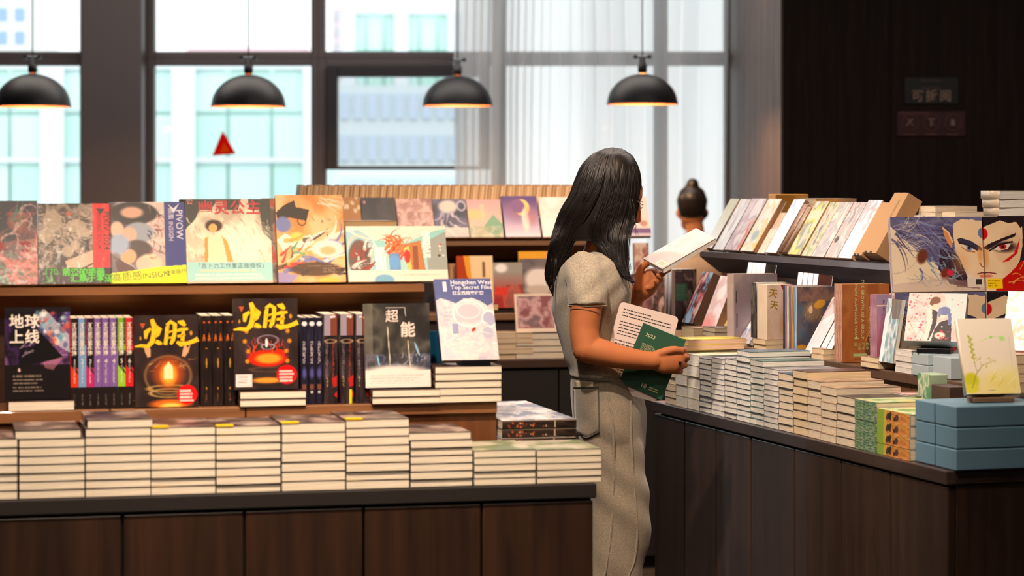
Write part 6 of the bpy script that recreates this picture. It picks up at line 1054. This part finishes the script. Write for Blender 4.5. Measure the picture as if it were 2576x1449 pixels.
# right hand: palm flat against the papers, four fingers over their edge, thumb on top
fl = Vector((0.1, 1, 0)).normalized()
tube_vf([W(1645, 908, -.168), W(1668, 908, -.165), W(1694, 908, -.158)], [.026, .036, .036], n=28, V=V, Q=Q, flat=(fl, .55))
for i, (y0, y1, y2, r_, ex) in enumerate(((884, 880, 888, .0088, 0), (900, 898, 903, .0090, 7), (916, 917, 920, .0086, 2), (930, 934, 934, .0076, -9))):
    tube_vf([W(1686, y0, -.164), W(1704 + ex, y1, -.161), W(1720 + ex, y1 + 1, -.142), W(1719 + ex, y2, -.112), W(1700 + ex, y2 + 1, -.100), W(1684 + ex, y2 + 2, -.100)], [r_ * 1.1, r_ * 1.04, r_ * 1.0, r_ * .96, r_ * .9, r_ * .78], n=10, V=V, Q=Q)
tube_vf([W(1656, 892, -.170), W(1680, 883, -.176), W(1700, 880, -.172), W(1714, 884, -.164)], [.014, .0125, .011, .009], n=10, V=V, Q=Q)
# far (left) arm raised, hand closing on the book's lower corner
tube_vf([W(1520, 705, .13), W(1550, 750, .16), W(1570, 800, .16)], [.042, .043, .038], V=V, Q=Q)
tube_vf([W(1570, 800, .16), W(1588, 765, .11), W(1606, 738, .07)], [.037, .031, .024], n=32, V=V, Q=Q)
tube_vf([W(1604, 742, .07), W(1622, 722, .058), W(1640, 700, .048)], [.025, .034, .030], V=V, Q=Q, flat=(Vector((.2, -.9, .3)).normalized(), .6))
for pts, r_ in ((((1634, 708, .05), (1656, 696, .035), (1672, 684, .005), (1665, 676, -.012)), .0084), (((1640, 700, .055), (1662, 686, .06), (1682, 678, .03), (1678, 672, .0)), .0086), (((1630, 716, .048), (1650, 712, .022), (1662, 700, -.006), (1655, 692, -.014)), .0080), (((1622, 724, .045), (1640, 724, .02), (1652, 714, -.004), (1648, 706, -.012)), .0070)):
    tube_vf([W(*p) for p in pts], [r_ * 1.1, r_ * 1.04, r_, r_ * .85], n=10, V=V, Q=Q)
tube_vf([W(1608, 724, .045), W(1607, 694, .038), W(1616, 672, .035), W(1638, 657, .022)], [.014, .0118, .0105, .0085], n=10, V=V, Q=Q)
# legs and feet
for s_, cx, tx in ((-1, 1530, 1530), (1, 1562, 1566)):
    dy = -.080 if s_ < 0 else .09; tube_vf([W(1545, 1080, dy), W(1553, 1250, dy), W(1545, 1420, dy), W(1522 + s_ * 6, 1600, dy), W(tx - 8, 1770, dy)], [.058, .052, .045, .044, .034], V=V, Q=Q)
    tube_vf([W(tx - 12, 1778, dy), W(tx + 60, 1786, dy + .06)], [.034, .026], V=V, Q=Q)
body = fuse('body', V, Q, skin, woman, .0027, 4)
# face details
for s_ in (-1, 1):
    MB().lathe([(.0001, .011), (.006, .009), (.0105, .003), (.0105, -.003), (.0001, -.011)], c=Hd(.078, s_ * .031, .0), n=14).build('eye', mat('eye_dark', (40, 30, 28), .15), woman, True)
b = MB()
for s_ in (-1, 1):
    for k in range(20):
        a0 = 2 * math.pi * k / 20; a1 = 2 * math.pi * (k + 1) / 20; b.cyl(Hd(.093, s_ * .030 + .021 * math.cos(a0), .0 + .018 * math.sin(a0)), Hd(.093, s_ * .030 + .021 * math.cos(a1), .018 * math.sin(a1)), .0012, n=6)
    b.cyl(Hd(.091, s_ * .05, .006), Hd(.0, s_ * .084, .008), .0011, n=6)
b.cyl(Hd(.095, -.009, .006), Hd(.095, .009, .006), .0012, n=6); b.build('glasses', mat('glasses_metal', (190, 180, 170), .25, metal=.9), woman)
# tee
def tee_post(co, no):
    x, y, z = co[:, 0], co[:, 1], co[:, 2]; d = .0022 * np.sin((z * .7 + x * 1.1) * 44 + np.sin(x * 19 + z * 7) * 2.4) + .0016 * np.sin((x * 1.2 - z * .8) * 63 + np.sin(z * 23) * 2)
    return co + no * d[:, None]
V = []; Q = []
rings_vf(smooth_rings([pxring(628, 1482, 1552, .06), pxring(642, 1455, 1562, .105), pxring(660, 1420, 1572, .155), pxring(690, 1398, 1580, .175), pxring(725, 1389, 1590, .172), pxring(765, 1389, 1590, .158), pxring(820, 1398, 1578, .142), pxring(880, 1415, 1572, .132), pxring(925, 1427, 1584, .140), pxring(945, 1430, 1592, .146)]), V=V, Q=Q)
tube_vf([W(1470, 668, -.105), W(1474, 705, -.145), W(1476, 742, -.162), W(1477, 772, -.170)], [.058, .0575, .0555, .0560], n=20, caps=False, V=V, Q=Q)
tube_vf([W(1505, 668, .11), W(1535, 715, .155), W(1556, 755, .172)], [.058, .056, .054], n=20, caps=False, V=V, Q=Q)
fuse('t_shirt', V, Q, tee, woman, .004, 4, post=tee_post)
b = MB(); c0 = W(1477, 768, -.1695)
for k in range(32):
    a0 = 2 * math.pi * k / 32; a1 = 2 * math.pi * (k + 1) / 32; b.cyl(c0 + Vector((.0552 * math.cos(a0), .0552 * math.sin(a0), 0)), c0 + Vector((.0552 * math.cos(a1), .0552 * math.sin(a1), 0)), .0012, n=6)
b.build('sleeve_hem', tee, woman, True)
# trousers
def den_post(co, no):
    x, y, z = co[:, 0], co[:, 1], co[:, 2]; k = np.clip((.85 - z) / .3, 0, 1); d = .0045 * k * np.sin(x * 52 + z * 5 + np.sin(z * 8) * 1.8) + -.003 * k * np.sin(z * 26 + x * 40 + np.sin(z * 13)) + .004 * np.sin((z + x * .8) * 60) * np.clip((.95 - z) / .3, 0, 1) * np.clip((z - .5) / .2, 0, 1); return co + no * d[:, None]
V = []; Q = []
rings_vf(smooth_rings([pxring(936, 1438, 1588, .142), pxring(960, 1435, 1602, .152), pxring(1010, 1436, 1622, .168), pxring(1060, 1441, 1627, .176), pxring(1100, 1450, 1626, .170), pxring(1140, 1458, 1618, .158), pxring(1180, 1472, 1600, .135), pxring(1210, 1500, 1580, .09)]), V=V, Q=Q)
tube_vf([W(1530, 1060, -.078), W(1546, 1180, -.082), W(1555, 1270, -.082), W(1553, 1360, -.080), W(1536, 1449, -.080), W(1524, 1600, -.08), W(1516, 1735, -.085)], [.086, .089, .090, .086, .082, .088, .094], n=36, caps=False, V=V, Q=Q)
tube_vf([W(1540, 1090, .07), W(1546, 1250, .09), W(1542, 1449, .09), W(1548, 1600, .09), W(1540, 1735, .09)], [.080, .074, .074, .080, .086], n=22, caps=False, V=V, Q=Q)
fuse('trousers', V, Q, den, woman, .0045, 4, post=den_post)
def on_body(px, py, prefer=('trousers',)):
    """nearest surface of the trousers under a pixel-free ray: straight back from the viewer's side"""
    dg = bpy.context.evaluated_depsgraph_get(); o = Vector((0, 0, EYE)); d = (W(px, py) - o).normalized(); best = None
    for ob in woman.children:
        if ob.name.split('.')[0] in prefer:
            ok, loc, n_, _ = ob.ray_cast(o, d)
            if ok and (best is None or (loc - o).length < (best - o).length): best = loc
    return best
def seam(pts, r, name, m, pref=('trousers',)):
    P_ = [on_body(x, y, pref) for x, y in pts]; P_ = [p + Vector((0, -r * .4, 0)) for p in P_ if p]
    if len(P_) > 1: V, Q = tube_vf(P_, [r] * len(P_), n=6); mesh_obj(name, V, Q, m, woman, True)
sm_ = mat('denim_stitch', (86, 84, 80), .9)
bpy.context.view_layer.update()
seam([(1528, 990), (1538, 1040), (1543, 1090), (1544, 1200), (1538, 1330), (1526, 1420), (1512, 1500), (1500, 1600)], .0032, 'side_seam', den)
seam([(1587, 1008), (1587, 1080), (1592, 1180), (1600, 1280), (1603, 1350), (1596, 1410), (1578, 1460), (1560, 1560)], .0032, 'side_seam', den)
seam([(1440, 952), (1480, 957), (1530, 960), (1580, 962)], .0016, 'waistband_seam', sm_)
# back pocket: a patch standing off the seat, open at the top
pkv = []; nu, nv = 10, 12
for j in range(nv + 1):
    for i in range(nu + 1):
        u = i / nu; v_ = j / nv; xx = 1442 + 62 * u + 2 * v_; yy = 974 + 112 * v_ + (16 * (1 - abs(2 * u - 1)) * v_ ** 3); p = on_body(xx, yy)
        pkv.append(p + Vector((0, -.007, 0)) if p else W(xx, yy, -.16))
pq = [(j * (nu + 1) + i, j * (nu + 1) + i + 1, (j + 1) * (nu + 1) + i + 1, (j + 1) * (nu + 1) + i) for j in range(nv) for i in range(nu)]
o = mesh_obj('back_pocket', pkv, pq, den, woman, True); md = o.modifiers.new('t', 'SOLIDIFY'); md.thickness = .003; md.offset = 1
ed_ = [pkv[i] for i in range(nu + 1)]; V, Q = tube_vf([p + Vector((0, -.001, 0)) for p in ed_], [.0018] * len(ed_), n=6); mesh_obj('pocket_stitch', V, Q, sm_, woman, True)
ed_ = [pkv[j * (nu + 1) + nu] for j in range(nv + 1)] + [pkv[nv * (nu + 1) + i] for i in range(nu, -1, -2)]; V, Q = tube_vf([p + Vector((0, -.001, 0)) for p in ed_], [.0014] * len(ed_), n=6); mesh_obj('pocket_stitch', V, Q, sm_, woman, True)
# shoes
for s_, tx, dy in ((-1, 1512, -.09), (1, 1570, .10)):
    V, Q = tube_vf([W(tx - 20, 1785, dy), W(tx + 20, 1785, dy + .03), W(tx + 88, 1793, dy + .075)], [.036, .038, .030], n=14); fuse('shoe', V, Q, mat('shoe_white', (220, 216, 208), .6), woman, .005, 2)
# hair: solid under-shape and combed strands following it
LB = [(1522, 376), (1494, 388), (1464, 415), (1447, 450), (1432, 490), (1410, 530), (1396, 570), (1385, 610), (1376, 650), (1371, 690), (1380, 722), (1394, 744)]     # outer edge at her back
RB = [(1562, 376), (1580, 386), (1600, 410), (1611, 445), (1611, 483), (1604, 518), (1596, 556), (1583, 594), (1580, 640), (1583, 680), (1588, 700), (1594, 711)]     # edge at her face
ML = [(1540, 373), (1532, 390), (1525, 415), (1518, 450), (1505, 490), (1486, 530), (1466, 565), (1448, 600), (1430, 635), (1414, 668), (1406, 705), (1398, 744)]      # inner edge of the part falling behind
MR = [(1540, 373), (1534, 390), (1528, 415), (1522, 450), (1514, 490), (1500, 530), (1486, 570), (1488, 606), (1512, 630), (1532, 662), (1560, 694), (1592, 711)]     # inner edge of the part falling in front
def lerp_path(Aa, Bb, u): return [((1 - u) * a[0] + u * b[0], (1 - u) * a[1] + u * b[1]) for a, b in zip(Aa, Bb)]
V = []; Q = []
rings_vf(smooth_rings([pxring(377, 1515, 1562, .02), pxring(388, 1488, 1588, .060), pxring(412, 1466, 1602, .082), pxring(450, 1449, 1609, .094), pxring(490, 1437, 1606, .098), pxring(530, 1420, 1590, .096), pxring(570, 1404, 1570, .09), pxring(605, 1395, 1552, .078)]), V=V, Q=Q)
tube_vf([W(1432, 560, -.02), W(1418, 620, -.01), W(1404, 680, -.01), W(1400, 730, -.01)], [.030, .028, .020, .010], V=V, Q=Q)
tube_vf([W(1540, 560, -.045), W(1542, 610, -.07), W(1558, 655, -.10), W(1576, 695, -.115)], [.038, .030, .018, .006], V=V, Q=Q)
fuse('hair', V, Q, hairm, woman, .005, 3)
rs = random.Random(5); V = []; Q = []
def dep(k, u, lock):
    base = [(.0), (-.055), (-.078), (-.092), (-.098), (-.100), (-.100), (-.098), (-.108), (-.118), (-.124), (-.126)][k] if lock else [(.0), (-.055), (-.078), (-.092), (-.096), (-.092), (-.08), (-.066), (-.05), (-.042), (-.036), (-.03)][k]
    return base
for lock, Aa, Bb, cnt in ((0, LB, ML, 190), (1, MR, RB, 210)):
    for q in range(cnt):
        u = (q + rs.random()) / cnt; path = lerp_path(Aa, Bb, u); e = rs.uniform(.82, 1.03); ui = u * .5 if not lock else .5 + u * .5; ph = rs.uniform(0, 6.28); jit = rs.uniform(-3, 3)
        pts = []
        for k, (x, y) in enumerate(path):
            bul = math.sqrt(max(0, 1 - (2 * ui - 1) ** 2)) if k < 7 else math.sqrt(max(0, 1 - (2 * u - 1) ** 2)) * .35 + .65
            f_ = k / 11; pts.append(W(x + jit * f_ + 2.2 * math.sin(ph + k * .9) * f_, y + rs.uniform(-1, 1), dep(k, u, lock) * bul - rs.uniform(0, .006)))
        n_ = max(6, int(round(12 * e))); pts = pts[:n_]; r_ = rs.uniform(.0012, .0026)
        tube_vf(pts, [r_ * (1 - .75 * (i / (len(pts) - 1)) ** 2) for i in range(len(pts))], n=5, caps=False, V=V, Q=Q)
for q in range(26):     # loose wisps at the tips and over the face
    x0, y0 = rs.choice([(1588, 500), (1592, 540), (1586, 580), (1580, 640), (1560, 690), (1396, 700), (1400, 650), (1575, 690)]); x0 += rs.uniform(-6, 4); sx = rs.uniform(-6, 16) if x0 > 1500 else rs.uniform(-18, 4)
    tube_vf([W(x0, y0, -.07), W(x0 + sx * .4, y0 + 20, -.08), W(x0 + sx, y0 + 42 + rs.uniform(0, 18), -.085)], [.0009, .0007, .0003], n=4, caps=False, V=V, Q=Q)
mesh_obj('hair_strands', V, Q, hairm, woman, True)
# ring on the near hand
b = MB(); c0 = W(1711, 901, -.150)
for k in range(18):
    a0 = 2 * math.pi * k / 18; a1 = 2 * math.pi * (k + 1) / 18; e1 = Vector((.25, .55, .1)).normalized() * .0115; e2 = Vector((.05, 0, 1)).normalized() * .0115; b.cyl(c0 + e1 * math.cos(a0) + e2 * math.sin(a0), c0 + e1 * math.cos(a1) + e2 * math.sin(a1), .0012, n=6)
b.build('ring', mat('ring_silver', (220, 220, 224), .15, metal=1), woman); MB().lathe([(.0001, .005), (.004, .004), (.005, 0), (.004, -.004), (.0001, -.005)], c=W(1711, 913, -.178), n=12).build('ring_stone', mat('onyx', (8, 8, 10), .1), woman, True)
# ---- what she holds
def axes_matrix(o, xv, zv):
    x = Vector(xv).normalized(); z = Vector(zv); z = (z - x * z.dot(x)).normalized(); y = z.cross(x); m = Matrix((x, y, z)).transposed().to_4x4(); m.translation = o; return m
A0 = W(1618, 650, .04); D0 = W(1666, 677, -.07); B0 = W(1749, 573, .09)
Mh = axes_matrix((A0 + D0) / 2, D0 - A0, B0 - A0); wH = (D0 - A0).length; hH = (B0 - A0).length
a = Art(wH, hH, (176, 162, 162), 760, 801).noise([(168, 154, 156), (186, 172, 170)], 3).rect(.55, .03, .92, .15, (236, 214, 190)).curl(6, [(226, 214, 210)], .004, .7, (.2, .2, .8, .8), 40, 1, .4)
for q in range(12): a.rect(.6 + q * .024, .05, .6 + q * .024 + .012, .13, (120, 100, 90))
a.a = a.a[::-1].copy(); a.rows(.2, .5, .72, .03, 3, (180, 166, 170), .3, .5)
book('grey mauve wrapped book held open-handed up to the reader, back cover showing', Mh, wH, hH, .014, cover=(190, 180, 196), art=a, pg=PG_W, m_art=PRF, name='held_book')
def sheet(name, label, tl, tr, bl, dy, th, c, art_f, cat, rnd=.0):
    a_, b_, c_ = W(*tl, dy[0]), W(*tr, dy[1]), W(*bl, dy[2]); w_ = (b_ - a_).length; h_ = (a_ - c_).length; M = axes_matrix((a_ + b_) / 2 - (a_ - c_), b_ - a_, a_ - c_); r = empty(name, label, cat, M); n = 6; P_ = []
    for cx, cz, a0 in ((w_ / 2 - rnd, h_ - rnd, 0), (-w_ / 2 + rnd, h_ - rnd, 90), (-w_ / 2 + rnd, rnd, 180), (w_ / 2 - rnd, rnd, 270)):
        if rnd == 0: P_.append((cx, 0, cz)); continue
        for k in range(n + 1): t = math.radians(a0 + 90 * k / n); P_.append((cx + rnd * math.cos(t), 0, cz + rnd * math.sin(t)))
    return r, w_, h_, P_
pr_ = mat('paper_print', (60, 56, 56), .7)
r, w_, h_, P_ = sheet('printed_papers', 'pale printed sheets with rounded corners held under the reader right arm', (1567, 760), (1714, 800), (1503, 972), (-.125, -.13, -.115), .003, None, None, 'paper', .012)
MB().prism(P_, (0, .003, 0)).build('paper_sheets', mat('paper_pale', (224, 206, 198), .6), r)
b = MB(); rq = random.Random(3)
for k in range(24):
    z = h_ * (.93 - k * .036)
    if k % 6 == 3: continue
    x = -w_ * .42; xe = w_ * (.42 if k % 5 else .05)
    while x < xe: l = rq.uniform(.004, .014); b.box(x, min(x + l, xe), -.0006, 0.0, z - .0011, z + .0011); x += l + .0022
b.build('printed_lines', pr_, r)
r, w_, h_, P_ = sheet('green_booklet', 'dark green booklet marked 2023 held against the printed sheets', (1607, 808), (1714, 852), (1557, 962), (-.132, -.137, -.122), .006, None, None, 'booklet')
MB().prism(P_, (0, .005, 0)).build('booklet_cover', mat('booklet_green', (34, 82, 60), .55), r)
T2 = lambda u, v: Matrix.Translation((-w_ / 2 + u * w_, -.0008, h_ * (1 - v))) @ RX90
lettering(r, '2023', .0145, (214, 214, 180), T2(.14, .15), align='LEFT', off=.005); lettering(r, 'IMPLANTING\nA STRONG SENSE\nOF DEDICATION\nCULTIVATING AN\nENTERPRISING CHARACTER', .0062, (196, 200, 160), T2(.14, .36), align='LEFT', line=.9)
lettering(r, '10', .017, (220, 206, 160), T2(.52, .90), off=.03)
b = MB()
for q in range(2):
    for k in range(8): b.box(-w_ / 2 + .65 * w_ + k * .0035, -w_ / 2 + .65 * w_ + k * .0035 + .0026, -.0006, 0, h_ * (.105 - q * .035), h_ * (.105 - q * .035) + .003)
b.build('small_print', mat('ink_206_196_150', (206, 196, 150), .5), r)
wv_ = []
for j in range(7):
    for i in range(7): p = on_body(1446 + 46 * i / 6 - j * .3, 957 + 34 * j / 6 + i * .5); wv_.append((p or W(1470, 970, -.15)) + Vector((0, -.004, 0)))
c_ = sum(wv_, Vector()) / 49; r = empty('wallet', 'cream wallet peeking from the reader back pocket', 'wallet', Matrix.Translation(c_))
o = mesh_obj('wallet_cover', [p - c_ for p in wv_], [(j * 7 + i, j * 7 + i + 1, j * 7 + i + 8, j * 7 + i + 7) for j in range(6) for i in range(6)], mat('wallet_cream', (196, 180, 150), .6), r, True); md = o.modifiers.new('t', 'SOLIDIFY'); md.thickness = .003; md.offset = 1
# ---- second visitor far behind, hair in a bun, back of the head towards us
DP2 = 13.2
def W2(px, py, dy=0.0):
    D = DP2 + dy; return Vector(((px - CX) * D / F, D, EYE - (py - HY) * D / F))
p2 = empty('person', 'person with black hair in a bun seen from behind, before the curtain', 'person')
V = []; Q = []
tube_vf([W2(1742, 540), W2(1740, 510)], [.074, .078], V=V, Q=Q); tube_vf([W2(1738, 545, .03), W2(1728, 565, .045)], [.062, .035], V=V, Q=Q)
tube_vf([W2(1745, 555, -.01), W2(1750, 590, -.01), W2(1752, 630, 0)], [.048, .050, .07], V=V, Q=Q); tube_vf([W2(1752, 640), W2(1752, 700), W2(1750, 860), W2(1750, 1000)], [.06, .085, .085, .10], n=20, V=V, Q=Q)
for s_ in (-1, 1):
    tube_vf([W2(1752 + s_ * 70, 665), W2(1752 + s_ * 92, 780), W2(1752 + s_ * 84, 880, .1), W2(1752 + s_ * 66, 930, .22)], [.038, .036, .032, .024], V=V, Q=Q); tube_vf([W2(1752 + s_ * 66, 930, .22), W2(1752 + s_ * 62, 940, .28)], [.028, .02], V=V, Q=Q)
    for k in range(4): tube_vf([W2(1752 + s_ * 62 + (k - 1.5) * 7, 940, .27), W2(1752 + s_ * 62 + (k - 1.5) * 7, 948, .34)], [.009, .007], n=8, V=V, Q=Q)
    tube_vf([W2(1752 + s_ * 66 - s_ * 22, 935, .24), W2(1752 + s_ * 66 - s_ * 30, 938, .28)], [.01, .008], n=8, V=V, Q=Q)
    tube_vf([W2(1750 + s_ * 34, 960), W2(1750 + s_ * 36, 1080), W2(1750 + s_ * 36, 1155)], [.085, .06, .04], V=V, Q=Q); tube_vf([W2(1750 + s_ * 36, 1158), W2(1750 + s_ * 36, 1160, .16)], [.035, .03], V=V, Q=Q)
    tube_vf([W2(1741 + s_ * 35, 528), W2(1741 + s_ * 37, 536), W2(1741 + s_ * 34, 546)], [.010, .012, .008], n=10, V=V, Q=Q)
fuse('body', V, Q, mat('visitor_skin', (196, 132, 94), .5), p2, .007, 4)  # one even skin colour for the far visitor
V = []; Q = []
tube_vf([W2(1741, 528, -.012), W2(1741, 505, -.006), W2(1741, 498, .0)], [.078, .086, .080], n=20, V=V, Q=Q); tube_vf([W2(1740, 470, -.02), W2(1743, 462, -.02)], [.036, .034], V=V, Q=Q); tube_vf([W2(1775, 540, -.02), W2(1772, 548, -.03)], [.016, .010], V=V, Q=Q)
fuse('hair', V, Q, hairm, p2, .007, 3)
V = []; Q = []
rings_vf(smooth_rings([(W2(1752, 600).x, DP2, W2(1752, 600).z, .07, .065, 0), (W2(1752, 615).x, DP2, W2(1752, 615).z, .12, .085, 0), (W2(1752, 640).x, DP2, W2(1752, 640).z, .17, .09, 0), (W2(1752, 700).x, DP2, W2(1752, 700).z, .19, .115, 0), (W2(1752, 900).x, DP2, W2(1752, 900).z, .165, .12, 0)]), V=V, Q=Q)
for s_ in (-1, 1): tube_vf([W2(1752 + s_ * 64, 655), W2(1752 + s_ * 90, 770)], [.062, .055], V=V, Q=Q)
fuse('blouse', V, Q, cloth('blouse_beige', (196, 170, 146), (214, 190, 168)), p2, .008, 3)
V = []; Q = []
rings_vf(smooth_rings([(W2(1752, 880).x, DP2, W2(1752, 880).z, .16, .125, 0), (W2(1752, 960).x, DP2, W2(1752, 960).z, .185, .14, 0), (W2(1752, 1130).x, DP2, W2(1752, 1130).z, .25, .22, 0)]), V=V, Q=Q); fuse('skirt', V, Q, cloth('skirt_grey', (120, 116, 106), (136, 130, 120)), p2, .01, 3)
